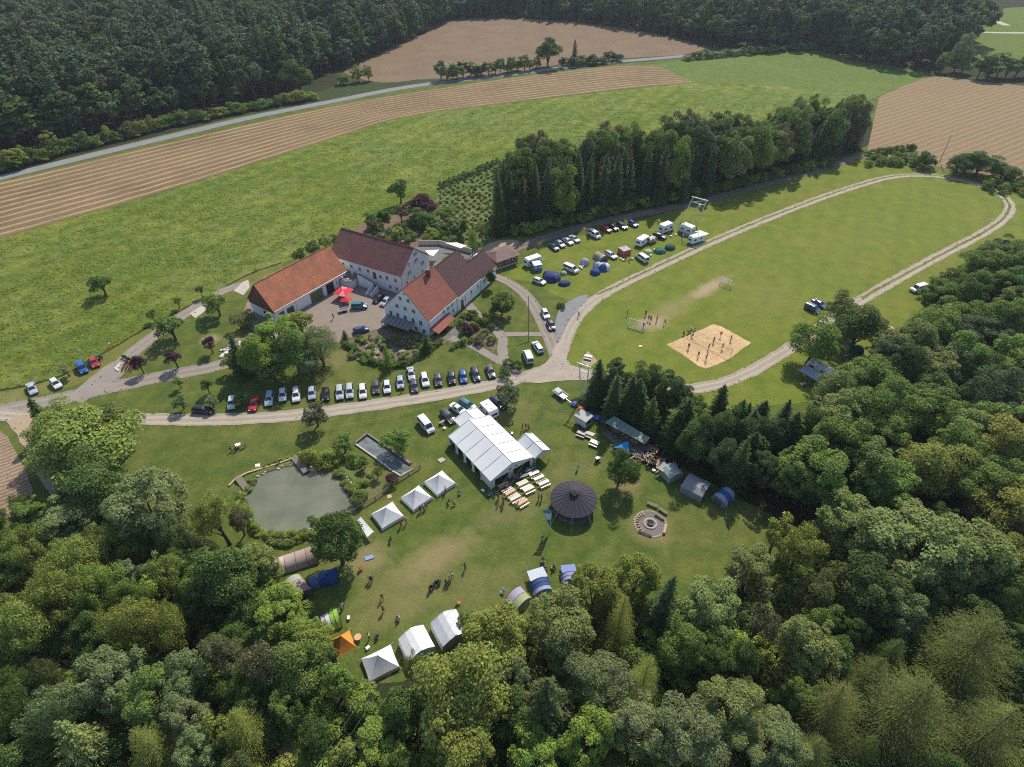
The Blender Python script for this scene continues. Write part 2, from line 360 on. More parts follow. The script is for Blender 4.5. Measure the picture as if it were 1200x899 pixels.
# forest floors
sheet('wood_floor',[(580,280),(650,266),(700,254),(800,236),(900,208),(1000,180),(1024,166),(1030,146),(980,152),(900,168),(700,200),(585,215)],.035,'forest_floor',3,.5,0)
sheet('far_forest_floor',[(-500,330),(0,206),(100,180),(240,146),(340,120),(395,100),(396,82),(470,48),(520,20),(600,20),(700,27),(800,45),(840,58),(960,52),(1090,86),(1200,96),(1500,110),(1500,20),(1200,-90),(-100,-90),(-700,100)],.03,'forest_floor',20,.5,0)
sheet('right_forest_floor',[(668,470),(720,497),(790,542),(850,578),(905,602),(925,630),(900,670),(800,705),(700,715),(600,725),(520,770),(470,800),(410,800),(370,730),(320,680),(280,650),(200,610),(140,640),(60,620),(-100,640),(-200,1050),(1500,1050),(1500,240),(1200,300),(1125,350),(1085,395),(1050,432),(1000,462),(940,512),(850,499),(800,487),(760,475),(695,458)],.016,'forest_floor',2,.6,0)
sheet('valley_meadow',[(1128,62),(1122,20),(1200,6),(1330,8),(1330,84),(1200,84),(1150,72)],.045,'far_grass',8,.5,1)
# roads and paths
ribbon('country_road',[(-260,262),(-60,223),(0,208.5),(100,184),(200,160),(300,136),(400,117),(450,106.5),(500,98.5),(560,92),(640,82),(700,74),(740,71),(790,67),(860,60)],6.0,.055,'asphalt',.1,4)
ribbon('far_lane',[(1180,30),(1155,20),(1130,28)],6,.06,'concrete',.2,5)
ribbon('far_lane_beyond',[(1150,38),(1200,39),(1290,36)],5,.062,'concrete',.2,5)
ribbon('farm_drive',[(-80,492),(0,482),(60,470),(120,456),(190,441),(262,428),(300,412),(325,396)],(5.2,4.),.032,'rut_gravel',.2)
ribbon('barn_lane',[(88,468),(128,447),(150,418),(172,400),(200,380),(230,359),(262,340),(285,333)],(5,3),.036,'rut_gravel',.2)
sheet('lane_mouth',[(70,474),(118,432),(136,422),(148,420),(138,440),(130,448),(140,455),(110,464)],.040,'gravel',1,.15)
sheet('lane_slabs',[(222,368),(245,353),(251,357),(229,373)],.044,'concrete',2,.05,0)
sheet('barn_apron',[(274,341),(284,331),(291,328),(293,337),(285,346)],.044,'concrete',2,.1,0)
ribbon('lower_drive',[(-60,482),(20,488),(90,490),(150,491),(240,492.5),(330,489),(430,476),(520,462),(600,447),(650,430),(658,418)],(3.5,3.9),.048,'rut_track',.3)
ribbon('loop_track',[(652,428),(660,405),(672,375),(700,347),(760,318),(850,276),(950,236),(1000,219),(1045,206),(1090,205),(1130,211),(1165,222),(1186,238),(1180,255),(1150,275),(1100,300),(1010,350),(960,385),(900,425),(860,445),(830,454),(790,457),(745,452),(700,440),(650,430)],(3.6,3.4),.052,'rut_track',.28)
ribbon('worn_median',[(700,345.5),(760,317),(850,275),(950,235.5),(1000,218.5),(1045,205.5),(1090,204.5),(1130,210.5),(1165,221.5),(1185,238),(1179,255),(1149,275),(1100,299.5),(1010,349.5)],(.7,.9),.056,'verge_grass',.3)
ribbon('field_path',[(578,323),(600,332),(618,347),(630,365),(642,390),(652,412),(656,428)],(3,4.2),.060,'rut_gravel',.2)
sheet('junction',[(600,443),(630,436),(645,420),(652,400),(668,398),(662,425),(690,437),(700,446),(660,446),(620,450)],.064,'track_gravel',1,.2)
sheet('asphalt_patch',[(650,388),(651,374),(656,362),(668,352),(685,345),(692,346),(680,360),(668,374),(659,392),(654,400)],.068,'asphalt',1,.1)
ribbon('wood_track',[(535,316),(580,302),(600,292),(640,279),(700,260),(800,242),(880,221),(960,199),(1000,186),(1035,172)],(4.5,3.5),.044,'rut_dirt',.3)
sheet('sandy_patch',[(548,308),(560,292),(577,283),(600,280),(612,284),(588,292),(570,302),(556,312)],.046,'sandy_ground',1,.2)
ribbon('garden_path',[(548,356),(556,366),(572,380),(586,391),(590,398),(588,420),(600,434),(616,443)],2.6,.05,'gravel',.1)
ribbon('cross_path',[(588,392),(630,391.5),(644,393)],1.8,.054,'gravel',.1)
ribbon('terrace_path',[(528,396),(548,402),(566,412),(588,425)],2.2,.058,'gravel',.1)
sheet('yard',[(283,372),(290,352),(318,372),(360,350),(405,325),(450,335),(480,350),(470,372),(450,384),(425,391),(402,400),(375,404),(352,400),(330,396),(300,392)],.040,'paving',1,.1,0)
sheet('back_yard',[(470,300),(490,288),(515,287),(553,296),(562,303),(545,318),(575,322),(560,332),(540,310),(510,312),(500,305)],.040,'dark_paving',1,.1,0)
sheet('terrace',[(520,396),(545,372),(560,385),(545,400),(528,402)],.046,'dark_paving',1,.05,0)
sheet('garden_bed',[(405,402),(425,392),(450,385),(505,392),(530,396),(520,404),(505,410),(450,428),(440,422)],.036,'bed_soil',1,.15,0)
sheet('path_bed',[(535,380),(548,366),(560,374),(575,388),(583,408),(578,412),(560,402),(545,392)],.038,'bed_soil',1,.15,0)
ribbon('farm_track',[(20,488),(35,508),(50,540),(66,568),(85,590),(100,615)],(4,3.2),.05,'sandy_ground',.3)
ribbon('forest_path',[(318,850),(335,875),(350,893),(370,920),(400,960)],2.4,.05,'sandy_ground',.3)
sheet('volleyball_sand',[(781.5,404),(836,380),(846,383),(880,402),(872,407),(856,420),(848,424),(827,432.5),(818,428)],.03,'court_sand',.8,.25,0)
sheet('shelter_floor',[(706,507),(720,500),(770,525),(775,540),(757,540),(722,522)],.026,'dark_paving',1,.2,0)
sheet('woodyard_ground',[(740,530),(775,525),(800,545),(790,560),(760,552)],.030,'forest_floor',1,.5,0)
sheet('pad',[(681,424),(689,411),(700,423),(692,430)],.034,'sandy_ground',1,.1,0)
sheet('bare_bank',[(734,452),(742,449),(790,453),(792,460),(760,464)],.057,'sandy_ground',1,.3,0)
# ---------------------------------------------------------------- surface materials for buildings and things
plain('plaster',(.80,.79,.78),.9,.07,.6,bump=.1)
plain('white_paint',(.80,.80,.78),.5,.05)
plain('wood_brown',(.16,.075,.045),.8,.2,4.,bump=.3)
plain('wood_grey',(.22,.18,.15),.85,.25,5.,bump=.3)
plain('wood_light',(.55,.34,.18),.6,.15,5.)
plain('bark',(.10,.075,.055),.95,.3,3.,bump=.6)
plain('concrete_grey',(.42,.41,.39),.9,.12,1.,bump=.2)
plain('steel',(.55,.56,.56),.35,.1,2.,metal=.6)
plain('galvanised',(.62,.64,.63),.5,.1,2.,metal=.2)
plain('canopy_glass',(.22,.23,.25),.25,.2,1.5,spec=.5)
plain('window_glass',(.03,.035,.045),.12,.2,.5,spec=.6)
plain('car_glass',(.028,.034,.042),.06,.1,1.,spec=.7)
plain('rubber',(.02,.02,.02),.8,.1)
plain('trim_black',(.025,.025,.028),.5,.1)
plain('stone',(.46,.41,.36),.9,.2,1.5,bump=.5)
plain('rust_roof',(.19,.12,.105),.75,.45,.55,bump=.3)
plain('green_roof',(.22,.29,.235),.7,.25,.4,bump=.2)
plain('asphalt_shingle',(.050,.046,.058),.8,.25,3.,bump=.4)
plain('wire_metal',(.30,.30,.28),.4,.05,metal=.5)
plain('net_white',(.7,.7,.7),.8,.05)
plain('lamp_red',(.35,.02,.015),.25,.1)
plain('lamp_clear',(.7,.72,.75),.15,.1)
plain('hub',(.45,.45,.47),.35,.1,metal=.6)
objcol('car_paint',.28,.5,.0,.03,1.,coat=.6)
objcol('fabric',.75,.2,0,.16,1.6)
objcol('painted',.5,.4,0,.08,2.)
objcol('clothes',.9,.1,0,.12,6.)
objcol('skin',.6,.3,0,.05,6.)
def tiles(name,a,b,moss,along=.3):
    m=MB_(name); p=m.obc(); br=m.n('TexBrick',Vector=p,Scale=1.,Mortar_Size=.012,Row_Height=.34,Brick_Width=.26,Color1=(*a,1),Color2=(*b,1),Mortar=(*[q*.35 for q in a],1))
    br.offset=.0; f=m.noise(p,2.2,5,.75); g=m.noise(p,.25,4)
    c=m.mix(m.ramp(f,.35,.7),br.outputs['Color'],m.mul(br.outputs['Color'],1.6)); c=m.mix(m.math('MULTIPLY',m.ramp(m.math('ADD',m.math('MULTIPLY',g,.7),m.math('MULTIPLY',f,.3)),.42,.62),.8),c,moss)
    m.bump(m.math('ADD',br.outputs['Fac'],f),.5,.05); return m.fin(c,.85,.2)
tiles('tile_orange',(.55,.20,.10),(.40,.145,.085),(.30,.135,.085))
tiles('tile_red',(.30,.105,.075),(.24,.088,.066),(.20,.09,.07))
tiles('tile_brown',(.215,.092,.074),(.165,.072,.060),(.135,.075,.068))
tiles('tile_dark',(.12,.062,.062),(.088,.05,.052),(.10,.062,.064))
# ---------------------------------------------------------------- houses
class House:
    def __init__(s,name,label,cat,x,y,ang,L,W,he,hr,roofmat,over=.35,wallmat='plaster',walls=True,wcol=None):
        s.o=thing(name,label,cat,(x,y,0),ang); s.L,s.W,s.he,s.hr=L,W,he,hr; h,k=L/2,W/2
        s.roof_parts=[]
        if walls:
            m=Mesh(); p=[(-k,0),(k,0),(k,he),(0,hr),(-k,he)]
            m.loft([[(a,b,z) for b,z in p] for a in (-h,h)]); m.obj('wall',wallmat,s.o)
        sl=(hr-he)/k; oe=over; t=.16
        for sg in (-1,1):
            m=Mesh(); q=[(-h-over,0,hr+.12),(h+over,0,hr+.12),(h+over,sg*(k+oe),he-oe*sl+.12),(-h-over,sg*(k+oe),he-oe*sl+.12)]
            # local frame so the tile courses follow the slope
            ang_=math.atan2(hr-he,k); ln=math.hypot(k+oe,(k+oe)*sl)
            mm=Mesh(); mm.slab([(-h-over,0,0),(h+over,0,0),(h+over,-ln,0),(-h-over,-ln,0)],t)
            o=mm.obj('roof_slope',roofmat,s.o); o.location=(0,0,hr+.12); o.rotation_euler=(ang_,0,0 if sg<0 else math.pi); s.roof_parts.append(o)
            g=Mesh().tube([(-h-over,sg*(k+oe+.07),he-oe*sl+.02),(h+over,sg*(k+oe+.07),he-oe*sl+.02)],.07,6); g.obj('gutter','steel',s.o)
        Mesh().tube([(-h-over,0,.03),(h+over,0,.03)],.11,6).obj('ridge_tiles',roofmat,s.roof_parts[0])
    def at(s,side,u,z,out=0.):   # point on a wall: f front(-y) k back l left(-x) r right(+x); u metres from the wall's middle
        h,k=s.L/2+out,s.W/2+out
        return {'f':((u,-k,z),0.),'k':((-u,k,z),math.pi),'l':((-h,-u,z),-math.pi/2),'r':((h,u,z),math.pi/2)}[side]
    def window(s,side,u,z,w,h,double=False,name='window',frame='white_paint',cross=True):
        loc,rz=s.at(side,u,z,.0)
        if ('w',w,h,frame) not in KIDS:
            fr=Mesh(); t=.07
            for sx in (-1,1): fr.box((sx*(w/2-t/2),-.025,0),(t,.09,h))
            for sz in (-1,1): fr.box((0,-.025,sz*(h/2-t/2)),(w-2*t,.09,t))
            fr.box((0,-.022,0),(.05,.07,h-2*t)); 
            KIDS[('w',w,h,frame)]=(fr.data('window',frame),Mesh().box((0,0,0),(w-2*t,.03,h-2*t)).data('pane','window_glass'),Mesh().box((0,-.07,-h/2-.03),(w+.2,.16,.06)).data('sill','concrete_grey'))
        a,b,c=KIDS[('w',w,h,frame)]
        o=link(name,a,s.o,loc=loc,rz=rz); link('pane',b,o); link('sill',c,o); return o
    def door(s,side,u,w,h,mat,z0=0.,name='door',col=None,handle=True):
        loc,rz=s.at(side,u,z0)
        o=Mesh().box((0,-.02,h/2),(w,.10,h)).obj(name,mat,s.o,loc=loc,rz=rz,col=col)
        if w>2:
            for i in range(1,4): Mesh().box((0,-.08,h*i/4),(w,.03,.04)).obj('rail','trim_black',o)
        Mesh().box((w*.38,-.1,h*.48),(.12,.06,.06)).obj('handle','steel',o); return o
    def box(s,name,mat,c,d,parent=None,col=None): return Mesh().box(c,d).obj(name,mat,parent or s.o,col=col)
def chimney(H,x,y,h,w=.8):
    k=H.W/2; zr=H.hr-(H.hr-H.he)*abs(y)/k
    c=Mesh().box((x,y,(zr-.6+H.hr+h)/2),(w,w,H.hr+h-zr+.6)).obj('chimney','wood_brown',H.o); Mesh().box((x,y,H.hr+h+.06),(w+.2,w+.2,.12)).obj('chimney_cap','rust_roof',c)
# barn
B=House('barn','long white barn with an orange tiled roof and brown boarded gable beside the yard','barn',-58.76,142.66,.9645,24.7,10.3,4.3,10.25,'tile_orange')
h,k=B.L/2,B.W/2
m=Mesh()
for i in range(26):
    y=-k+.2+i*(B.W-.4)/25.; z1=B.hr-(B.hr-B.he)*abs(y)/k-.25
    if z1>3.3: m=Mesh().box((-h-.05,y,(3.0+z1)/2),((.07 if i%2 else .1),.38,z1-3.0)); m.obj('board','wood_brown',B.o)
B.door('f',1.4,4.3,3.1,'painted',name='garage_door',col=(.13,.15,.065)); B.door('f',6.2,2.6,3.1,'trim_black',name='dark_opening_panel'); B.window('f',8.7,2.2,.6,.6); B.door('f',10.2,1.1,2.2,'wood_brown'); B.window('f',11.5,2.6,.8,.8); B.window('f',8.9,3.7,.5,.4); B.window('f',10.2,3.7,.5,.4)  # black panel paints the dark inside of the second doorway onto the wall
B.door('f',-10.4,1.6,2.6,'painted',name='green_door',col=(.02,.09,.07)); B.door('f',-7.6,2.2,2.6,'painted',name='green_door',col=(.02,.09,.07))
for u in (-5.4,4.1): B.box('pilaster','plaster',(u,-k-.12,1.95),(.35,.24,3.9))
B.box('plinth','concrete_grey',(0,-k-.03,.15),(24.7,.06,.3)); B.box('roof_light','white_paint',(-8.2,1.2,9.3),(1.0,.8,.5))
B.door('l',1.5,2.4,2.4,'trim_black',name='dark_opening_panel')  # gable opening likewise: its inner darkness is a flat black panel
# back house
A=House('farmhouse','pale pink farmhouse with a long brown tiled roof and outside staircase behind the yard','house',-38.37,155.47,-.4969,25,13.5,6.2,11.45,'tile_brown')
h,k=A.L/2,A.W/2
A.door('f',3.2,1.1,2.1,'wood_brown',z0=2.6)
for u,z in ((5.3,3.9),(8.4,1.5),(10.6,1.5),(1.,4.6),(-2.,4.4),(-5.,4.4),(-8,4.4),(-10.6,4.4),(10.6,4.2),(7.6,4.2),(-9,1.5),(-6,1.5)): A.window('f',u,z,.9,1.1)
for u,z in ((.2,9.4),(1.1,9.4),(.4,7.4),(1.3,7.4),(-3.2,5.2),(-2.3,5.2),(3.2,5.2),(4.1,5.2),(-4.2,2.6),(-.8,2.6),(3.2,2.6)): A.window('r',u,z,.75,1.1)
A.window('r',-2.5,7.6,.8,.9)
A.box('gable_trim','concrete_grey',(h+.03,-k+.1,3.05),(.06,.2,6.1))
chimney(A,1.5,1.2,.7,.55); chimney(A,8.5,.9,.6,.6)
# outside stair: two flights with white parapets
st=Mesh()
for i in range(12): st.box((-1.2+i*.42,-k-1.0,2.55-i*.12),(.42,1.5,.2))
for i in range(9): st.box((4.6,-k-2.0-i*.34,1.15-i*.13),(1.6,.36,.24))
sto=st.obj('stair','concrete_grey',A.o)
for y in (-k-1.85,-k-.12): Mesh().loft([[(x,y+d,z) for d,z in ((-.1,z0),(.1,z0),(.1,z1),(-.1,z1))] for x,z0,z1 in ((-1.6,.0,3.6),(3.6,0,2.3))]).obj('parapet','plaster',sto)
for x in (3.7,5.5): Mesh().loft([[(x+d,y,z) for d,z in ((-.1,0.),(.1,0.),(.1,z1),(-.1,z1))] for y,z1 in ((-k-1.9,2.2),(-k-5.2,.9))]).obj('parapet','plaster',sto)
# raised terrace with white posts
A.box('roof_terrace','dark_paving',(-5.6,-k-2.6,2.45),(7.2,5.0,.2)); tw=A.box('terrace_wall','plaster',(-5.6,-k-2.6,1.17),(6.9,4.7,2.34))
for x,y in ((-8.8,-4.8),(-6.6,-4.9),(-4.4,-4.9),(-2.4,-4.8),(-7,-1.2),(-4,-1.2)): A.box('terrace_post','white_paint',(x,-k+y,3.1),(.35,.35,1.1))
A.box('terrace_door','trim_black',(-6.4,-k-4.97,1.0),(1.6,.05,1.9))
# front house: red roof part, dark roof wing, low wing on one axis
F=House('guesthouse','white guesthouse with a steep red roof and five windows across its gable','house',-23.91,132.78,1.0658,12.7,13.95,4.9,12.,'tile_red',over=.25)
h,k=F.L/2,F.W/2
for u in (-5.0,-2.8,-.4,2.1,4.4): F.window('l',-u*-1,3.35,1.0,1.5)
for u in (-2.6,0.,2.6): F.window('l',u,6.3,1.0,1.1)
for u in (-1.2,1.2): F.window('l',u,9.0,.95,1.05)
F.window('l',.2,10.7,.6,.6)
for u in (2.8,5.2): F.window('l',u,1.05,1.0,1.3)
for u in (0.2,2.2,4.1): F.window('f',u,3.7,.8,1.1)
for u in (.5,2.6,4.5): F.window('f',u,1.7,.8,1.3)
F.window('f',-.9,1.6,.5,.9)
F.box('corner_pipe','steel',(-h+.05,-k-.08,2.4),(.1,.1,4.8))
F.box('plinth','concrete_grey',(-h-.03,0,.2),(.06,13.9,.4)); chimney(F,3.2,-.9,.9,.9)
# glass canopy on the gable side
cp=Mesh(); cx0=-h-3.0
for i in range(7):
    y=6.2-i*1.25; 
    Mesh().slab([(-h-.06,y,2.75),(-h-.06,y-1.15,2.75),(cx0,y-1.15,2.1),(cx0,y,2.1)],.04).obj('canopy_pane','canopy_glass',F.o)
    Mesh().bar((-h-.06,y-1.2,2.84),(cx0,y-1.2,2.19),.12,.14).obj('canopy_rafter','wood_grey',F.o)
for y in (6.1,2.,-2.4): Mesh().bar((cx0+.1,y,0),(cx0+.1,y,2.1),.12).obj('canopy_post','wood_brown',F.o)
Mesh().bar((cx0,6.3,2.0),(cx0,-2.6,2.0),.12).obj('canopy_beam','wood_brown',F.o)
# lean-to with red tiles on the long side
ct=Mesh().slab([(-6.3,-k-.05,2.5),(1.6,-k-.05,2.5),(1.6,-k-2.7,1.75),(-6.3,-k-2.7,1.75)],.14).obj('porch_roof','tile_red',F.o)
for x in (-6.,-2.3,1.3): Mesh().bar((x,-k-2.55,0),(x,-k-2.55,1.72),.14).obj('porch_post','wood_brown',F.o)
G=House('dark_roofed_wing','white wing with a dark brown roof between the red roof and the low end wing','house',*(Vector((-23.91,132.78,0))+Vector((math.cos(1.0658),math.sin(1.0658),0))*(6.35+5.9+.12)+Vector((math.sin(1.0658),-math.cos(1.0658),0))*.08).xy,1.0658,11.6,14.0,4.2,11.3,'tile_dark',over=.1)
G.door('f',-3.6,1.2,2.6,'wood_brown'); G.window('f',-2.,2.2,.6,1.5); G.window('f',1.2,2.4,.8,1.3); G.window('f',4.6,2.4,.7,1.2)
Hh=House('low_end_wing','low white end wing with a dark brown roof beside the tall thuja','house',*(Vector((-23.91,132.78,0))+Vector((math.cos(1.0658),math.sin(1.0658),0))*(6.35+11.9+.3+4.2)+Vector((math.sin(1.0658),-math.cos(1.0658),0))*2.9).xy,1.0658,8.4,8.2,3.8,7.9,'tile_dark',over=.2)
Hh.window('f',-2.2,2.1,.8,1.2); Hh.door('r',0,2.2,2.2,'wood_brown')
# wooden hut at the end of the farm
T=thing('wooden_hut','brown wooden hut with a faded red hipped roof beside the camper field','hut',(-2.97,162.26,0),.6033); h,k=3.7,2.9
Mesh().box((0,0,1.4),(7.4,5.8,2.8)).obj('wall','wood_brown',T); Mesh().box((0,0,.25),(7.7,6.1,.5)).obj('base','concrete_grey',T)
rf=Mesh().add([(-4.4,-3.7,2.9),(4.4,-3.7,2.9),(4.4,3.7,2.9),(-4.4,3.7,2.9),(-2.2,0,4.3),(2.2,0,4.3)],[(0,1,5,4),(1,2,5),(2,3,4,5),(3,0,4),(3,2,1,0)]).obj('roof','rust_roof',T)
for x in (-2.4,0,2.4): 
    wd=Mesh().box((x,-2.93,1.7),(1.3,.08,1.0)).obj('window','white_paint',T); Mesh().box((x,-2.97,1.7),(1.1,.04,.8)).obj('pane','window_glass',wd)
Mesh().box((3.73,.5,1.2),(.08,1.1,2.0)).obj('door','wood_grey',T)
# ---------------------------------------------------------------- foliage
def leafmat(name,inst=False):
    m=MB_(name)
    if inst: col=m.n('Attribute',attribute_type='INSTANCER',attribute_name='tint').outputs['Color']
    else: col=m.n('ObjectInfo').outputs['Color']
    ri=m.n('NewGeometry').outputs['Random Per Island']; f=m.noise(m.obc(),.55,3,.6); rd=m.n('ObjectInfo').outputs['Random']
    hs=m.n('HueSaturation',Color=col); m.put(hs.inputs['Hue'],m.math('ADD',.485,m.math('MULTIPLY',f,.03))); m.put(hs.inputs['Value'],m.math('ADD',.38,m.math('ADD',m.math('MULTIPLY',ri,1.1),m.math('MULTIPLY',f,1.6))))
    c=hs.outputs[0]; m.fin(c,.7,.10)
    tr=m.n('BsdfTranslucent',Color=m.mul(c,1.15)); mx=m.n('MixShader'); m.put(mx.inputs[0],.28)
    m.t.links.new(m.b.outputs[0],mx.inputs[1]); m.t.links.new(tr.outputs[0],mx.inputs[2]); m.t.links.new(mx.outputs[0],m.out.inputs[0]); return m.m
leafmat('leaf'); leafmat('leaf_far',True)
def unit(v): return v/np.maximum(1e-9,np.linalg.norm(v,axis=1,keepdims=True))
def cards(name,pos,nrm,L,Wd,along=None,mat='leaf'):
    """kite-shaped leaf sprays: one quad each, lying across nrm, pointing along `along`"""
    n=len(pos); nrm=unit(nrm)
    if along is None: along=rng.normal(size=(n,3))
    t=unit(along-nrm*np.sum(along*nrm,1,keepdims=True)); b=np.cross(nrm,t)
    L=np.broadcast_to(L,(n,))[:,None]; Wd=np.broadcast_to(Wd,(n,))[:,None]
    v=np.stack([pos-t*L*.5,pos+b*Wd*.5+nrm*L*.06,pos+t*L*.5,pos-b*Wd*.5+nrm*L*.06],1).reshape(-1,3)
    me=bpy.data.meshes.new(name); me.vertices.add(4*n); me.vertices.foreach_set('co',v.astype(np.float32).ravel())
    me.loops.add(4*n); me.loops.foreach_set('vertex_index',np.arange(4*n,dtype=np.int32)); me.polygons.add(n)
    me.polygons.foreach_set('loop_start',np.arange(n,dtype=np.int32)*4); me.update(calc_edges=True); me.materials.append(MATS[mat]); return me
def sph(n): return unit(rng.normal(size=(n,3)))
def broad(seed,Rr,H,base,nc,nl,ls,clump=(.22,.40),flat=1.,droop=0.,thin=1.,aspect=.62,spread=.95):
    """round-crowned tree: leaf clumps spread through an uneven crown; returns crown mesh, trunk mesh, radius, height"""
    global rng; rng=np.random.default_rng(seed)
    hc=(H-base)/2; cz=base+hc
    d=sph(nc*3); d=d[d[:,2]>-.75][:nc]; nc=len(d)
    rr=rng.uniform(.35,1.,nc)**.6*spread
    lob=1+.16*np.sin(d[:,0]*5+seed)+.13*np.cos(d[:,1]*6+seed*2)
    cc=d*rr[:,None]*lob[:,None]*np.array([Rr,Rr,hc])*.80+np.array([0,0,cz])
    cr=rng.uniform(*clump,nc)*Rr*rng.choice([.65,1.,1.,1.35],nc)
    w=cr**2; idx=rng.choice(nc,nl,p=w/w.sum())
    dd=sph(nl); dd[:,2]=np.where(dd[:,2]<-.3,-dd[:,2]*.8,dd[:,2]); 
    out=unit(cc-np.array([0,0,cz*.8])); dd=unit(dd+out[idx]*.55)
    rad=cr[idx]*rng.uniform(.55,1.08,nl)**.7
    pos=cc[idx]+dd*rad[:,None]*np.array([1,1,.85*flat])
    if droop: pos[:,2]-=droop*rng.uniform(0,1,nl)**2*cr[idx]
    nrm=dd+rng.normal(size=(nl,3))*.55+np.array([0,0,.35])
    L=ls*rng.uniform(.5,1.45,nl)
    al=None
    if droop: al=rng.normal(size=(nl,3))*.5+np.array([0,0,-1.]); nrm=dd*np.array([1,1,.3])+rng.normal(size=(nl,3))*.4
    me=cards('crown',pos,nrm,L,L*aspect*thin,al)
    t=Mesh(); tw=Rr*.055+.06; top=base+hc*1.1
    bx=[rng.normal()*.15*Rr*.3 for _ in range(4)]
    t.tube([(0,0,-.3),(bx[0]*.3,bx[1]*.3,base*.5),(bx[0],bx[1],base+hc*.3),(bx[2],bx[3],top)],[tw*1.35,tw,tw*.75,tw*.25],7)
    for i in rng.permutation(nc)[:9]:
        z0=base*rng.uniform(.7,1.)+hc*rng.uniform(0,.45); c=cc[i]
        t.tube([(bx[0]*.6,bx[1]*.6,z0),(c[0]*.5,c[1]*.5,z0+(c[2]-z0)*.6),tuple(c)],[tw*.5,tw*.3,tw*.08],5)
    return me,t.data('trunk','bark'),Rr,H
def conifer(seed,Rr,H,base,levels,per,nseg,ls,droop=.35,taper=1.,thin=.4,up=0.,power=.85,dens=1.):
    """conifer: whorls of branches carrying needle sprays on both sides"""
    global rng; rng=np.random.default_rng(seed)
    P_=[];N_=[];A_=[];L_=[]
    for i in range(levels):
        f=i/(levels-1); z=base+(H-base)*f**.92*.97; r=Rr*((1-f)**power)*taper*rng.uniform(.82,1.1)+.12
        k=max(4,int(per*(1-.45*f)))
        for j in range(k):
            a=2*math.pi*(j+rng.uniform(-.3,.3))/k+i*.9; dr=np.array([math.cos(a),math.sin(a),0]); sd=np.array([-math.sin(a),math.cos(a),0]); rl=r*rng.uniform(.75,1.12)
            ns=max(2,int(nseg*rl/Rr*dens)+1)
            for q in range(ns):
                u=(q+rng.uniform(.3,.9))/ns; zz=z+rng.normal()*.12-droop*rl*u**1.4+up*rl*u*u
                for sgn in (-1,1):
                    wspread=(.10+.22*(1-u))*rl*rng.uniform(.3,1.2)
                    P_.append(dr*rl*u+sd*sgn*wspread+np.array([0,0,zz-.10*wspread])); N_.append(np.array([0,0,1.])+sd*sgn*.55+dr*.25+rng.normal(size=3)*.25); A_.append(dr*.8+sd*sgn*.7+np.array([0,0,-droop*.9*u+up])); L_.append(ls*rng.uniform(.7,1.3))
                P_.append(dr*rl*min(1,u+.5/ns)+np.array([0,0,zz+.05])); N_.append(np.array([0,0,1.])+rng.normal(size=3)*.3); A_.append(dr+np.array([0,0,-droop*u+up])); L_.append(ls*rng.uniform(.8,1.3))
    for q in range(6): P_.append(np.array([0,0,H-.15*q])); N_.append(rng.normal(size=3)); A_.append(np.array([0,0,1.])+rng.normal(size=3)*.3); L_.append(ls)
    P_,N_,A_,L_=map(np.array,(P_,N_,A_,L_)); me=cards('crown',P_,N_,L_,L_*thin,A_)
    t=Mesh().tube([(0,0,-.3),(0,0,H*.5),(0,0,H*.97)],[.013*H+.04,.009*H,.02],6)
    for i in range(10):
        a=rng.uniform(0,6.28); z=base+(H-base)*i/12.; r=Rr*(1-i/12.)*.8; t.tube([(0,0,z),(r*math.cos(a),r*math.sin(a),z-droop*r*.6+up*r*.5)],[.05,.015],4,False)
    return me,t.data('trunk','bark'),Rr,H
PROTO={}
def kind(k,res): PROTO.setdefault(k,[]).append(res)
kind('oak',broad(1,5.,12.5,1.2,56,15000,.33)); kind('oak',broad(2,5.,12.,1.,70,15000,.31,(.18,.34))); kind('oak',broad(3,5.,13.5,1.2,44,15000,.34,(.26,.44)))
kind('maple',broad(4,4.6,12.,1.,85,15000,.30,(.15,.27))); kind('maple',broad(5,4.6,13,1.,100,15500,.29,(.13,.25)))
kind('willow',broad(6,4.8,12.5,.8,70,16000,.31,(.16,.32),droop=1.3,thin=.6)); kind('willow',broad(7,4.8,13.5,.8,85,16000,.30,(.14,.28),droop=1.6,thin=.55))
kind('birch',broad(8,3.4,13.,3.,80,7000,.30,(.14,.26),droop=1.,thin=.7)); kind('birch',broad(9,3.2,12.,2.5,65,6000,.30,(.15,.28),droop=1.2,thin=.6))
kind('sparse',broad(10,3.8,10.,2.4,40,2300,.30,(.14,.26)))
kind('pine',broad(11,3.8,14.,3.,34,12000,.36,(.22,.40),flat=.55,thin=.5)); kind('pine',broad(12,4.,15.,3.,40,12500,.36,(.20,.36),flat=.5,thin=.5))
kind('spruce',conifer(13,2.9,20.,1.,38,10,9,.50,power=.62)); kind('spruce',conifer(14,2.6,20.,1.4,38,9,9,.50,droop=.45,power=.55)); kind('spruce',conifer(15,3.1,19.,1.,40,10,9,.48,droop=.3,power=.66))
kind('fir',conifer(16,4.4,15.,1.5,26,10,12,.46,droop=.12,power=.8,thin=.5))
kind('larch',conifer(17,4.6,15.,1.,34,13,18,.25,droop=.25,up=.28,thin=.22,power=.62,dens=1.4)); kind('larch',conifer(18,5.,14.,1.,32,14,18,.25,droop=.3,up=.36,thin=.2,power=.55,dens=1.4))
kind('round',broad(19,1.6,4.2,1.5,22,1900,.26,(.30,.5))); kind('round',broad(20,1.6,4.4,1.7,30,1900,.24,(.24,.42)))
kind('orchard',broad(21,2.6,5.6,1.4,34,2800,.30,(.20,.36)))
kind('bush',broad(22,1.5,2.2,.05,16,1300,.24,(.34,.55))); kind('bush',broad(23,1.5,1.9,.0,20,1300,.22,(.28,.5)))
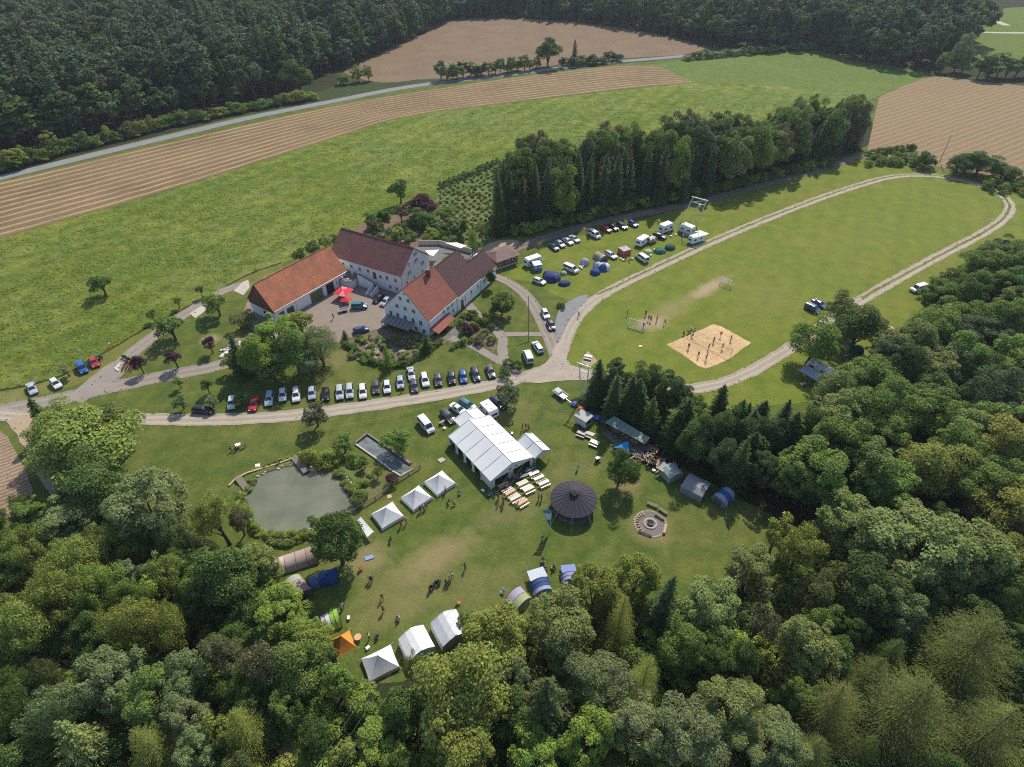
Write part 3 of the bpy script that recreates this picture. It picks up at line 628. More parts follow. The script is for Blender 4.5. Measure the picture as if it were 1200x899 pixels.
kind('column',broad(24,.9,6.,.1,50,3000,.24,(.35,.6),spread=.8)); kind('cone',conifer(25,1.7,6.,.1,24,9,6,.30,droop=-.25,power=.8))
kind('tuft',broad(31,.6,.30,0,7,40,.34,(.35,.6)))
kind('far_round',broad(26,4.5,16.,.8,34,1500,.85,(.26,.42))); kind('far_round',broad(27,4.8,17.,.8,28,1500,.9,(.28,.46)))
kind('far_spruce',conifer(28,3.0,20.,1.,26,8,4,.95,thin=.5,power=.7)); kind('far_round',broad(29,3.8,18.,3.5,28,1300,.85,(.26,.42)))
NAMES={'oak':'broadleaf_tree','maple':'maple_tree','willow':'willow_tree','birch':'birch_tree','sparse':'sparse_tree','pine':'pine_tree','spruce':'spruce_tree','fir':'fir_tree','larch':'larch_tree','round':'small_round_tree','orchard':'orchard_tree','bush':'bush','column':'columnar_conifer','cone':'conical_conifer','far_round':'woodland_tree','far_spruce':'woodland_spruce','tuft':'grass_tussock'}
CATS={'bush':'bush'}
TREES=[]
def tint(c,v=.14):
    k=1+random.uniform(-v,v); return tuple(max(.002,min(1,q*k*(1+random.uniform(-.05,.05)))) for q in c)
def tree(k,x,y,h,r,label,col,group=None,var=0.12,i=None,name=None,trunk=True):
    pr=random.choice(PROTO[k]) if i is None else PROTO[k][i]
    cm,tm,R0,H0=pr; nm=name or NAMES[k]
    if k=='bush' or not trunk:
        o=link(nm,cm,loc=(x,y,0),rz=random.uniform(0,6.28)); o.scale=(r/R0,r/R0,h/H0); o.color=(*tint(col,var),1); tag(o,label,CATS.get(k,'tree'),group); TREES.append((x,y,r)); return o
    o=thing(nm,label,'tree',(x,y,0),random.uniform(0,6.28),group,(r/R0*random.uniform(.9,1.12),r/R0*random.uniform(.9,1.12),h/H0)); o.rotation_euler.x=random.gauss(0,.035); o.rotation_euler.y=random.gauss(0,.035)
    c=link('crown',cm,o); c.color=(*tint(col,var),1); link('trunk',tm,o); TREES.append((x,y,r)); return o
def tree_c(k,px,py,h,rpx,label,col,group=None,**kw):
    """tree from where its crown's middle is seen, its height and its crown radius in the photograph"""
    zc=h*.58; p=P(px,py,zc); d=(p-Vector((0,0,HC))).dot(Vector((0,CT,-ST))); return tree(k,p.x,p.y,h,rpx*d/FPX,label,col,group,**kw)
def tree_b(k,px,py,h,r,label,col,group=None,**kw):
    p=P(px,py); return tree(k,p.x,p.y,h,r,label,col,group,**kw)
def inside(p,poly):
    x,y=p; c=False; j=len(poly)-1
    for i in range(len(poly)):
        a,b=poly[i],poly[j]
        if (a[1]>y)!=(b[1]>y) and x<(b[0]-a[0])*(y-a[1])/(b[1]-a[1])+a[0]: c=not c
        j=i
    return c
def scatter(poly,spacing,avoid=None,jitter=.38,k_avoid=.55):
    xs=[p[0] for p in poly]; ys=[p[1] for p in poly]; out=[]; y=min(ys); r=0
    while y<max(ys):
        x=min(xs)+(spacing/2 if r%2 else 0)
        while x<max(xs):
            q=(x+random.uniform(-1,1)*spacing*jitter,y+random.uniform(-1,1)*spacing*jitter)
            if inside(q,poly) and not(avoid and any((q[0]-a[0])**2+(q[1]-a[1])**2<(k_avoid*(a[2]+spacing*.5))**2 for a in avoid)): out.append(q)
            x+=spacing
        y+=spacing*.87; r+=1
    return out
def pxpoly(px): return [tuple(P(*q).xy) for q in px]
# colours of foliage
DG=(.066,.102,.026); MG=(.105,.152,.034); GG=(.138,.168,.052); YG=(.158,.192,.044); OL=(.145,.165,.036); BG=(.125,.156,.062); LG=(.145,.200,.038); SP=(.060,.088,.033); YB=(.172,.182,.042); PU=(.060,.024,.038); LA=(.086,.100,.028); BR=(.105,.098,.05)

def plant_mass(name,label,pts,kinds,scl,cols,seed=5):
    """one uncountable mass of plants (kind = stuff): points that carry copies of crowns grown above"""
    N=len(pts); me=bpy.data.meshes.new(name); me.from_pydata([(x,y,0) for x,y in pts],[],[]); rr=np.random.default_rng(seed)
    def attr(n,ty,v,key='value'): a=me.attributes.new(n,ty,'POINT'); a.data.foreach_set(key,np.asarray(v).ravel())
    pr=np.array([k[2] for k in kinds]); kd=rr.choice(len(kinds),N,p=pr/pr.sum())
    attr('kind','INT',kd.astype(np.int32)); attr('scl','FLOAT',rr.uniform(*scl,N).astype(np.float32)); attr('rot','FLOAT',rr.uniform(0,6.28,N).astype(np.float32))
    cl=np.array(cols)[rr.choice(len(cols),N)]*rr.uniform(.8,1.2,(N,1)); attr('tint','FLOAT_COLOR',np.concatenate([cl,np.ones((N,1))],1).astype(np.float32),'color')
    fo=link(name,me,kind='stuff',label=label)
    ng=bpy.data.node_groups.new('plant_'+name,'GeometryNodeTree'); ng.interface.new_socket('Geometry',in_out='INPUT',socket_type='NodeSocketGeometry'); ng.interface.new_socket('Geometry',in_out='OUTPUT',socket_type='NodeSocketGeometry')
    gi=ng.nodes.new('NodeGroupInput'); go=ng.nodes.new('NodeGroupOutput'); jn=ng.nodes.new('GeometryNodeJoinGeometry')
    def na(n,ty): a=ng.nodes.new('GeometryNodeInputNamedAttribute'); a.data_type=ty; a.inputs['Name'].default_value=n; return a.outputs['Attribute']
    for k,(kn,ki,_) in enumerate(kinds):
        src=next((o for o in bpy.data.objects if o.type=='MESH' and o.data==PROTO[kn][ki][0]),None)
        oi=ng.nodes.new('GeometryNodeObjectInfo'); oi.inputs['Object'].default_value=src; oi.transform_space='ORIGINAL'
        sm=ng.nodes.new('GeometryNodeSetMaterial'); sm.inputs['Material'].default_value=MATS['leaf_far']; ng.links.new(oi.outputs['Geometry'],sm.inputs['Geometry'])
        cp_=ng.nodes.new('FunctionNodeCompare'); cp_.data_type='INT'; cp_.operation='EQUAL'; ng.links.new(na('kind','INT'),cp_.inputs[2]); cp_.inputs[3].default_value=k
        ip=ng.nodes.new('GeometryNodeInstanceOnPoints'); cx=ng.nodes.new('ShaderNodeCombineXYZ'); ng.links.new(na('rot','FLOAT'),cx.inputs[2])
        ng.links.new(gi.outputs[0],ip.inputs['Points']); ng.links.new(cp_.outputs[0],ip.inputs['Selection']); ng.links.new(sm.outputs[0],ip.inputs['Instance']); ng.links.new(cx.outputs[0],ip.inputs['Rotation']); ng.links.new(na('scl','FLOAT'),ip.inputs['Scale']); ng.links.new(ip.outputs[0],jn.inputs[0])
    ng.links.new(jn.outputs[0],go.inputs[0]); md=fo.modifiers.new('plants','NODES'); md.node_group=ng; return fo
def hedge(px,label,cols,h=(1.2,2.),r=(1.,1.6),name='hedge'):
    o=P(*px[0]); t=thing(name,label,'hedge',o)
    for q in px:
        cm,_,R0,H0=random.choice(PROTO['bush']); p=P(*q)-o; c=link('clump',cm,t,loc=p,rz=random.uniform(0,6.28)); k=random.uniform(*r)/R0; c.scale=(k,k,random.uniform(*h)/H0); c.color=(*tint(random.choice(cols)),1)
    return t
Z6_=lambda X,Y:(250+X/3.997,480+Y/3.997)
# ---------------------------------------------------------------- single trees of the yard, lawns and meadow
tree_b('orchard',124,346,6.2,3.3,'lone dark round tree standing in the bright upper meadow',DG)
tree_b('orchard',206,399,7.,3.8,'round fruit tree beside the farm lane, its crown over the lane edge',MG)
tree_b('orchard',258,370,7.,3.7,'fruit tree by the pale concrete slabs of the farm lane',MG)
for px,py,l in ((182,377,'lowest of three small mop-headed trees along the meadow ditch'),(210.5,361,'middle one of three small mop-headed trees along the meadow ditch'),(237.5,349,'uppermost of three small mop-headed trees along the meadow ditch')): tree_b('round',px,py,3.6,1.35,l,MG,'small trees along the meadow ditch')
for px,py,l in ((169,438,'purple ball-headed tree beside the clipped spiral bed'),(209,431,'purple ball-headed tree midway between the two drives'),(250,414,'purple ball-headed tree nearest the white rock heap')): tree_b('round',px,py,4.8,1.75,l,PU,'purple ball-headed trees between the drives')
tree_b('round',82,441,3.,1.8,'small flat grey-green tree beside the blue car at the meadow edge',GG)
for px,py,h,r,c,l in ((212.5,455,3.,1.3,MG,'small dark tree at the lawn edge above the silver-leaved tree'),(216,479,4.,1.9,BG,'silver-leaved round tree left of the black estate car'),(246,462,4.,1.4,DG,'slim young tree between farm drive and lower drive'),(251,478,3.4,1.4,BG,'silver-leaved round tree right of the black estate car'),(284,475,3.,1.8,DG,'low dark tree between a pale car and the red car')): tree_b('round' if r<1.7 else 'orchard',px,py,h,r,l,c)
tree_b('orchard',373,499,6.2,3.,'reddish-green tree beside the lower drive with a long shadow on the lawn',(.07,.075,.035))
tree_b('orchard',595,476,6.,3.,'light crowned tree beside the lower drive behind the marquee',(.075,.095,.04))
tree_b('oak',724,569,9.,3.1,'single dark tree standing on the camp lawn beside the round pavilion',DG)
tree_b('oak',402,660,13.,4.7,'tall dense dark tree between the pond and the pyramid tents',DG)
tree_b('maple',589,369,7.2,3.5,'dark round tree on the lawn between guesthouse and field path',DG)
tree_b('orchard',405,530,4.6,2.3,'round green tree at the west corner of the stone basin',MG)
tree_b('orchard',470,527,5.2,3.,'broad leafy tree east of the stone basin',MG)
for px,py,h,r,c,l in ((414,541,2.4,1.,MG,'thin young tree left of the basin'),(428,548,2.6,1.1,DG,'dark young tree on the grass between pond and basin'),(443,560,2.6,1.1,DG,'second dark young tree between pond and basin, lower one'),(460,567,2.4,1.3,PU,'purple shrub tree at the lower end of the basin')): tree_b('round',px,py,h,r,l,c)
tree_b('cone',456,432,6.5,1.7,'tall clipped cone tree at the corner of the cottage garden',MG,trunk=False)
tree_b('cone',501,411,5.,2.,'broad dark cone tree against the guesthouse corner',DG,trunk=False)
tree_b('column',575,338,7.,1.25,'tall narrow thuja against the low white end wing',DG,trunk=False)
tree_b('cone',405,397,2.6,1.1,'small dark clipped cone at the upper corner of the cottage garden',DG,trunk=False)
# grove beside the barn
for k,px,py,h,rp,c,l in (('maple',322,390,12,28,LG,'bright green maple in front of the barn doors'),('oak',300,413,13,22,LG,'full green tree in the middle of the grove below the barn'),('oak',342,408,13,22,MG,'dark green tree at the heart of the grove below the barn'),('willow',372,400,13,24,BG,'grey-green willow at the yard end of the grove'),('orchard',350,378,8,18,OL,'olive tree touching the barn wall'),('maple',318,430,8,18,MG,'low spreading maple at the lawn side of the grove'),('orchard',270,425,5,10,LG,'light green small tree at the left end of the grove'),('oak',362,424,8,17,BG,'grey-green low tree below the willow'),('orchard',290,372,4.5,10,OL,'olive shrub tree beside the barn gable')): tree_c(k,px,py,h,rp,l,c)
tree_b('spruce',286,440,12,2.7,'dark spruce at the left of the grove below the barn',SP)
tree_b('sparse',283,385,5.,2.6,'thin reddish tree at the edge of the paved corner by the barn',BR)
# garden behind the farmhouse
for k,px,py,h,rp,c,l in (('oak',494,240,8.5,18,PU,'large copper-purple tree behind the farmhouse'),('oak',493,254,6,15,DG,'dark green tree just below the copper-purple tree'),('orchard',468,222,9,11,DG,'dark upright tree standing highest behind the farmhouse'),('orchard',436,259,6,13,DG,'dark broad shrub tree behind the farmhouse ridge'),('orchard',470,250,6,10,BR,'reddish brown shrub tree between thujas and the copper tree'),('orchard',522,250,6,13,MG,'green shrub tree right of the copper tree'),('orchard',530,264,5,11,BG,'grey-green shrub tree in the garden behind the farmhouse'),('orchard',512,262,4,9,BG,'silvery shrub tree below the copper tree'),('maple',465,271,3.6,10,YG,'bright yellow-green shrub behind the farmhouse chimney'),('orchard',505,272,3,9,LG,'light green rounded shrub above the back yard'),('birch',565,268,8,12,YG,'slender light birch above the wooden hut'),('orchard',395,283,5,10,DG,'dark tree at the gap between barn roof and farmhouse roof'),('orchard',366,290,5,10,DG,'dark bush tree behind the barn ridge, right one'),('orchard',350,299,5,9,DG,'dark bush tree behind the barn ridge, left one'),('orchard',380,284,5,9,MG,'middle bush tree behind the barn ridge'),('orchard',526,306,3.5,9,MG,'round shrub between farmhouse gable and dark roof')): tree_c(k,px,py,h,rp,l,c)
for i,(px,py,l) in enumerate(((448,268,'left one of two narrow thujas behind the farmhouse'),(455,268,'right one of two narrow thujas behind the farmhouse'),(544,278,'narrow dark conifer at the right end of the back garden'))): tree_b('column',px,py,7.5,1.2,l,DG,'narrow conifers of the back garden',trunk=False)
tree_b('birch',554,300,9,2.2,'light leafy tree with a bare stem beside the sandy patch',LG)
def bushes(px,label,group,cols,h=(1.2,2.),r=(1.,1.6)):
    for q in px: tree_b('bush',q[0],q[1],random.uniform(*h),random.uniform(*r),label,random.choice(cols),group)
bushes([(478+random.uniform(-45,60),276+random.uniform(-12,10)) for _ in range(70)],'low garden shrub in the planted slope behind the farmhouse','shrubs of the slope behind the farmhouse',[MG,DG,BG,LG,OL,MG],(1.0,2.6),(1.0,1.9))
gb=[(408+random.uniform(0,90),395+random.uniform(0,32)) for i in range(110)]
bushes([q for q in gb if 405<q[0]<500 and q[1]<430-abs(q[0]-448)*.25],'flowering garden plant in the cottage garden below the guesthouse','plants of the cottage garden',[MG,LG,BG,(.30,.32,.24),(.20,.15,.14),OL,DG,LG,MG],(.5,1.3),(.6,1.2))
bushes([(540+random.uniform(0,38),384+random.uniform(-14,22)) for _ in range(40)],'mixed shrub in the planted bed between guesthouse and garden path','shrubs of the path bed',[MG,LG,DG,OL,BR,YG],(.8,1.9),(.8,1.5))
bushes([(546,388),(548,392)],'purple shrub in the planted bed beside the guesthouse','purple shrubs beside the guesthouse',[PU],(2,2.4),(1.6,1.8))
hedge([(530+i*2.4,409-i*1.5) for i in range(7)],'short low green hedge beside the terrace of the guesthouse',[LG,OL],(.8,1.2),(.7,.9))
hedge([(405+i*3.2,405+i*2.05) for i in range(12)],'clipped dark hedge running down the left side of the cottage garden',[DG],(1.1,1.3),(.9,1.1))
hedge([(448+i*4.,430-i*.2-max(0,i-7)*2.5) for i in range(18)],'clipped dark hedge along the lower side of the cottage garden',[DG],(1.1,1.3),(.9,1.2))
bushes([(596,428),(592,441),(606,432)],'dark round shrub beside the path above the white bus','shrubs above the white bus',[DG],(1.6,2.4),(1.2,1.6))
bushes([(657+random.uniform(-3,3),362+random.uniform(-3,2)) for _ in range(3)],'small dark shrub beside the asphalt patch','shrubs beside the asphalt patch',[DG],(1,1.6),(.5,.8))
# pond margin
bushes([(362,540),(372,544),(382,545),(390,541)],'leafy shrub on the pond bank beside the upper jetty','shrubs beside the upper jetty',[LG,MG,OL],(1.8,3.),(1.5,2.2))
bushes([(396+i*3.4,548+i*6) for i in range(7)],'low plant on the bank between pond and basin','plants along the east bank of the pond',[MG,OL,LG],(.5,1.1),(.6,1.))
bushes([(420,590),(424,584)],'round shrub on the pond bank by the plank fence','shrubs by the plank fence',[MG,DG],(1.5,2.2),(1.3,1.7))
bushes([(296,566),(291,575),(284,585),(280,596),(278,606),(284,615)],'reedy plant on the west bank of the pond','plants along the west bank of the pond',[LG,OL,MG],(.8,1.6),(.9,1.6))
bushes([(296+i*7,552-i*2.4) for i in range(11)],'low plant on the north bank of the pond','plants along the north bank of the pond',[LG,OL,MG],(.3,.7),(.5,.8))
bushes([(305,625),(320,631),(335,633),(350,632),(365,626),(378,620)],'tufted plant on the south bank of the pond','plants along the south bank of the pond',[OL,LG,YG],(.4,.8),(.7,1.1))
bushes([Z6_(135+i*9+random.uniform(-6,6),455+i*15+random.uniform(-6,6)) for i in range(9)]+[Z6_(250+i*17,592+random.uniform(-4,8)) for i in range(14)],'leafy waterside plant on the lower bank of the pond','waterside plants of the lower pond bank',[MG,LG,OL,DG],(.5,1.4),(.7,1.3))
bushes([Z6_(560+i*10,275+i*13+random.uniform(-10,10)) for i in range(12)]+[Z6_(655+random.uniform(0,150),300+random.uniform(-60,60)) for i in range(9)],'low plant on the rough grass between pond and basin','plants between pond and basin',[MG,LG,OL,YG],(.3,1.1),(.5,1.1))
# ---------------------------------------------------------------- the near woods: trees one can tell apart
near=[ # kind, crown x, y, height, crown radius (px), colour, label
('oak',94,515,15,60,(.128,.160,.036),'big olive-green tree beside the farm track junction'),('oak',62,505,12,30,YG,'olive tree at the left of the big tree by the track'),('spruce',44,487,10,13,DG,'dark conifer top at the left of the big tree by the track'),('maple',132,496,12,24,GG,'grey-green crown at the right of the big tree by the track'),
('oak',108,566,13,40,DG,'dark green round tree beside the sandy farm track'),('maple',170,588,16,50,BG,'large grey-green maple below the big track tree'),('birch',252,605,14,27,OL,'thin olive birch left of the pond'),('birch',278,608,8,14,BR,'bare-branched small tree at the pond corner'),('willow',200,622,11,24,BG,'bluish-grey willow left of the thin birch'),('birch',197,672,13,20,YG,'narrow yellow-green birch in the left wood'),
('oak',262,672,14,38,DG,'large dark green tree below the pond corner'),('maple',300,660,9,26,GG,'grey-green low tree beside the brown tunnel tent'),('maple',78,605,9,34,BG,'broad blue-green shrub tree at the ploughed field corner'),('maple',40,600,8,20,MG,'green shrub tree at the ploughed field corner'),
('willow',30,640,12,36,YG,'yellow-green willow at the left edge of the wood'),('willow',86,655,13,40,YG,'yellow-green willow below the blue-green shrub tree'),('willow',60,700,13,42,YG,'widest yellow-green willow of the left wood'),('willow',16,735,13,36,YG,'lowest yellow-green willow at the left edge'),('willow',110,690,12,32,YG,'yellow-green willow between the wide willow and the narrow birch'),('willow',124,640,11,26,OL,'olive willow right of the yellow-green willows'),
('willow',160,728,13,38,YB,'yellow-tinged willow in the middle of the left wood'),('willow',196,735,12,26,YB,'small yellow-tinged willow beside the middle one'),('maple',150,672,8,18,BG,'bluish shrub tree between the willows'),
('willow',70,825,14,36,BG,'bluish-grey willow near the lower left corner'),('maple',130,795,13,38,BG,'grey-green tree below the yellow-tinged willow'),('maple',175,810,13,34,MG,'green tree in the lower left wood'),('fir',85,868,14,34,GG,'pale green sprayed tree at the bottom left'),('larch',180,870,13,34,OL,'olive feathery tree at the bottom left'),('maple',215,790,12,30,BG,'grey-blue tree right of the green one in the lower left wood'),('maple',222,835,11,26,BG,'bluish low tree at the bottom left of the path'),
('birch',263,768,12,22,(.105,.105,.05),'brown-grey tree left of the olive twin in the left wood'),('birch',312,775,13,30,(.11,.108,.05),'brown-grey tree behind the orange tent'),('oak',352,775,12,34,MG,'green tree just left of the orange tent'),('maple',330,718,10,30,LG,'bright green tree below the brown dome tent'),('maple',366,742,9,24,LG,'bright green low tree beside the green striped tent'),('orchard',395,800,8,20,MG,'green shrub tree beside the path below the orange tent'),('larch',285,852,12,34,OL,'olive drooping tree left of the forest path'),('orchard',255,862,9,18,YG,'yellow-tipped tree by the forest path'),('maple',228,882,10,26,BG,'bluish tree at the bottom edge left of the path'),('willow',20,820,11,30,DG,'dark tree at the left edge under the willows'),('oak',20,890,11,30,DG,'dark tree in the lower left corner'),
('orchard',425,825,6,22,LG,'light green shrub tree below the lowest pyramid tent'),('maple',440,875,8,34,LG,'light green spreading tree at the bottom centre'),('orchard',405,880,6,18,YG,'yellow-green shrub tree right of the forest path'),('oak',472,830,11,28,DG,'dark tree left of the big olive tree'),
('birch',487,790,14,17,OL,'slim olive birch in front of the white frame tent'),('oak',545,812,17,54,OL,'big olive tree at the bottom centre in front of the white tents'),('maple',530,880,14,44,OL,'olive tree below the big one at the bottom centre'),('oak',578,748,13,42,OL,'olive-green tree right of the white frame tents'),('maple',551,732,9,15,GG,'small grey-green tree at the corner of the grey frame tent'),('maple',600,795,12,24,BG,'bluish tree between the big olive tree and the star-shaped spruce'),
('fir',643,822,16,43,(.06,.075,.028),'star-shaped spruce seen from above near the bottom edge'),('maple',655,732,14,45,GG,'large grey-olive tree below the blue tunnel tents'),('maple',697,694,11,30,OL,'olive tree right of the blue tunnel tents'),('maple',745,680,11,28,OL,'olive tree at the lawn edge with a pale roof behind'),('larch',728,722,14,25,YB,'thin yellowish larch in the bottom wood'),('spruce',778,700,15,18,SP,'dark narrow spruce beside the thin larch'),('larch',757,792,14,26,YG,'yellow-green larch among the grey pines'),
('pine',706,795,15,34,BG,'blue-grey pine right of the star-shaped spruce'),('pine',745,850,15,38,BG,'blue-grey pine at the bottom edge below the yellow-green larch'),('pine',800,860,16,44,BG,'broad blue-grey pine at the bottom edge'),('pine',850,830,16,40,GG,'grey-green pine left of the great larch'),('maple',690,870,12,34,LG,'bright green tree at the bottom edge left of the pines'),('maple',630,885,11,34,LG,'bright yellow-green tree below the star-shaped spruce'),
('maple',830,710,13,40,GG,'pale green tree at the right lawn edge'),('oak',800,760,13,34,MG,'green tree behind the pines'),('sparse',888,728,15,28,(.07,.065,.035),'half-bare brown conifer in the right wood'),('maple',880,665,10,30,GG,'grey-green tree beside the brushwood heap'),('birch',940,640,14,30,OL,'olive tree at the lawn corner of the right wood'),('orchard',912,625,9,18,YB,'yellowing tree at the lawn corner'),('maple',942,755,13,34,GG,'pale grey-green tree in the right wood'),
('maple',1000,615,14,42,GG,'grey-green crown left of the widest one in the right wood'),('maple',1070,635,16,58,GG,'widest grey-green tree of the right wood'),('maple',1130,650,14,44,GG,'grey-green tree right of the widest one'),('oak',1015,690,14,44,(.075,.10,.03),'dark tree with yellow-lit tufts in the right wood'),('maple',1055,710,12,30,BG,'pale-tipped tree beside the yellow-lit one'),
('oak',1086,545,13,36,YB,'rusty yellow tree in the right wood'),('oak',1185,520,15,42,YB,'golden tree at the right edge'),('oak',1185,595,14,40,YB,'yellow-brown tree below the golden one at the right edge'),('maple',1185,660,12,28,YB,'small yellowing tree at the right edge'),
('larch',1060,830,17,74,LA,'great feathery larch at the bottom right'),('larch',985,830,14,50,LA,'feathery larch left of the great one'),('larch',1145,760,17,66,LA,'feathery larch above the bottom right corner'),('larch',1160,860,15,60,LA,'feathery larch in the bottom right corner'),('larch',1015,790,12,34,LA,'small pointed larch above the great one'),('pine',905,870,13,40,BG,'blue-grey pine at the bottom edge left of the larches'),('larch',950,885,11,34,LA,'low feathery larch at the bottom edge'),
('oak',957,397,12.5,29,MG,'dark round tree beside the loop track, left of the pair'),('oak',1011,382,13,28,DG,'dark round tree beside the loop track, right of the pair'),('oak',987,360,10,17,GG,'grey-green tree behind the pair beside the loop track'),
]
for k,px,py,h,rp,c,l in near: tree_c(k,px,py,h,rp,l,c)
# fill of the near woods
LWOOD=pxpoly([(-60,620),(40,606),(60,600),(130,622),(180,600),(220,650),(262,690),(300,715),(340,740),(375,780),(390,830),(425,862),(440,880),(470,870),(530,820),(570,800),(640,780),(700,765),(790,765),(850,755),(905,715),(940,670),(1210,560),(1400,620),(1300,1020),(-150,1020)])
LW2=[q for q in scatter(LWOOD,6.2,[(t[0],t[1],t[2]) for t in TREES],k_avoid=.45)]
def fill(pts,kinds,cols,hr,rr,label,group,var=.16):
    for q in pts:
        k=random.choice(kinds); tree(k,q[0],q[1],random.uniform(*hr),random.uniform(*rr),label(q) if callable(label) else label,random.choice(cols),group,var=var)
fill([q for q in LW2 if q[0]<0],['maple','oak','willow','birch'],[DG,DG,MG,(.07,.085,.028)],(6,10.5),(2.4,3.3),'green filler tree among the taller crowns of the left wood','understorey trees of the left wood')  # darker greens put the shade under the taller crowns into the leaf colour
fill([q for q in LW2 if q[0]>=0],['maple','oak','oak','maple','larch'],[DG,DG,MG,(.07,.085,.028)],(6,11),(2.4,3.3),'green filler tree among the taller crowns of the bottom wood','understorey trees of the bottom wood')  # understorey shade is in these leaf colours too
LU=pxpoly([(-60,620),(40,606),(60,600),(120,618),(180,600),(228,625),(262,650),(290,665),(335,690),(372,725),(392,790),(425,815),(440,824),(470,815),(530,778),(570,755),(640,735),(700,712),(790,712),(850,705),(905,665),(930,640),(1210,570),(1400,620),(1300,1020),(-150,1020)])
LUP=scatter(LU,3.2,None)
# right-hand wood above
RW=pxpoly([(1215,300),(1150,322),(1110,345),(1085,375),(1050,410),(1010,440),(985,470),(960,490),(930,520),(930,610),(1215,610)])
av=[(t[0],t[1],t[2]) for t in TREES]
fill(scatter(RW,7.6,av,k_avoid=.5),['maple','oak','oak','maple'],[MG,DG,(.07,.115,.032),(.08,.115,.05),GG,MG],(11,15.5),(4.6,6.0),'rounded green crown in the closed wood right of the sports lawn','crowns of the closed wood right of the sports lawn')
SWD=pxpoly([(690,470),(725,492),(795,538),(850,570),(905,596),(935,610),(940,525),(900,510),(850,505),(800,492),(760,476),(720,467),(696,462)])
def spl(q): return 'dark conifer in the belt behind the shelter and the grey tents'
fill(scatter(SWD,4.2,None),['spruce','spruce','fir','oak','maple'],[SP,DG,DG,(.05,.075,.028)],(9.5,13),(2.8,3.8),spl,'dark conifers of the belt behind the shelter')
for px,py,h,r,l in ((714,492,13,2.6,'dark conifer nearest the small grey trailer hut'),(695,474,8,2.2,'low dark spruce beside the power mast'),(733,490,13,2.8,'tall dark tree rising over the conifer belt behind the shelter'),(708,462,6,1.8,'low spruce at the junction corner')): tree_b('spruce',px,py,h,r,l,SP)
bushes([(752,462),(764,466),(774,463),(786,468),(744,464),(797,464)],'bright shrub between the conifer belt and the loop track','shrubs at the back of the conifer belt',[MG,LG,OL],(1.2,2.4),(1.2,1.8))
bushes([(1005+random.uniform(-18,40),432+random.uniform(-8,26)) for _ in range(9)],'grey-green shrub beside the silver caravan','shrubs beside the silver caravan',[GG,BG],(1.5,3),(1.4,2.2))
# the strip wood in the middle
SW=pxpoly([(582,278),(640,268),(700,255),(800,237),(900,209),(980,187),(1002,176),(998,162),(975,158),(900,176),(800,200),(700,217),(590,234)])
d0=P(582,278); 
pts=scatter(SW,4.6,None)
def front(q):   # distance from the strip's front edge
    E=[P(*a) for a in ((582,278),(640,268),(700,255),(800,237),(900,209),(1000,181))]
    return min(abs((b-a).normalized().cross(Vector((q[0],q[1],0))-a).length) for a,b in zip(E,E[1:]) if -3<(Vector((q[0],q[1],0))-a).dot((b-a).normalized())<(b-a).length+3) if any(-3<(Vector((q[0],q[1],0))-a).dot((b-a).normalized())<(b-a).length+3 for a,b in zip(E,E[1:])) else 5
ns=0
for q in pts:
    f=front(q)
    if f<8.5 and random.random()<(.82 if q[0]<70 else .42) or random.random()<.10: tree('spruce',q[0],q[1],random.uniform(17,22)*(1 if q[0]<95 else .88),random.uniform(2.7,3.5),'dark spruce in the close front rows of the strip wood',tint(random.choice([SP,SP,(.062,.09,.036),(.075,.08,.04)]),.1),'spruces of the strip wood')
    elif random.random()<.55: tree(random.choice(['oak','maple','oak']),q[0],q[1],random.uniform(19,24)*(1 if q[0]<95 else .88),random.uniform(4.6,6.4),'leafy crown rising behind the front spruces of the strip wood',random.choice([DG,MG,GG,(.07,.105,.045),MG,(.11,.10,.05)]),'leafy crowns of the strip wood')
tree_b('oak',597,222,12,3.,'lone round tree at the meadow end of the strip wood',DG)
SWB=[tuple(P(606+i*4.+random.uniform(-3,3),275-i*.885+random.uniform(-1.5,1.5)).xy) for i in range(92)]
# young trees of the plantation, in rows
PL=pxpoly([(517,220),(588,192),(585,272),(562,292),(530,280),(508,262)])
for q in scatter(PL,2.7,None,jitter=.2): tree('round',q[0],q[1],random.uniform(1.4,2.6),random.uniform(.5,.85),'young tree in the planted rows beside the strip wood',random.choice([DG,MG,BG,DG]),'young trees of the plantation',trunk=False,name='sapling',i=random.choice([0,1]))
hedge([(516+i*5.6,220-i*2.35) for i in range(13)],'dark wild hedge between meadow and plantation',[DG],(1.2,2.2),(1.2,1.7))
# far hedges and groups
def far(k,px,py,h,r,label,col,group=None): return tree_b(k,px,py,h,r,label,col,group)
hedge([(-12+t*6.4,206-t*1.5+random.uniform(-2.5,0)-6*math.sin(t/60*3.1)) for t in range(60)],'long uneven green hedge between country road and the far left wood',[MG,OL,(.09,.12,.035),DG],(2.5,6.),(2.4,4.6))
for px,py,h,r,l in ((22,198,8,4,'light shrub tree standing at the left end of the roadside hedge'),(62,178,9,4,'light shrub tree in the roadside hedge below bare trunks')): far('maple',px,py,h,r,l,OL)
tree_b('oak',642,79,17,8,'broad lone tree standing at the far field edge among the field hedge',DG)
for i in range(30):
    t=i/29; px=516+t*205+random.uniform(-2,2); py=95.5-t*22+random.uniform(-3,0)
    if abs(px-642)<9: continue
    far(random.choice(['maple','oak']),px,py,random.uniform(5,11)*(1-.4*t),random.uniform(3,4.5),'bushy tree of the field hedge between stubble and ploughed field',random.choice([DG,MG,(.04,.06,.03),BG]),'field hedge between stubble and ploughed field')
far('far_spruce',673,74,13,3,'pointed conifer right of the broad lone tree in the field hedge',SP)
for px,py,r,l in ((671,76,3.2,'round pale bush beside the road, left of three'),(683,75.5,2.8,'round pale bush beside the road, middle of three'),(693,74.5,2.8,'round pale bush beside the road, right of three')): far('bush',px,py,4.5,r,l,GG)
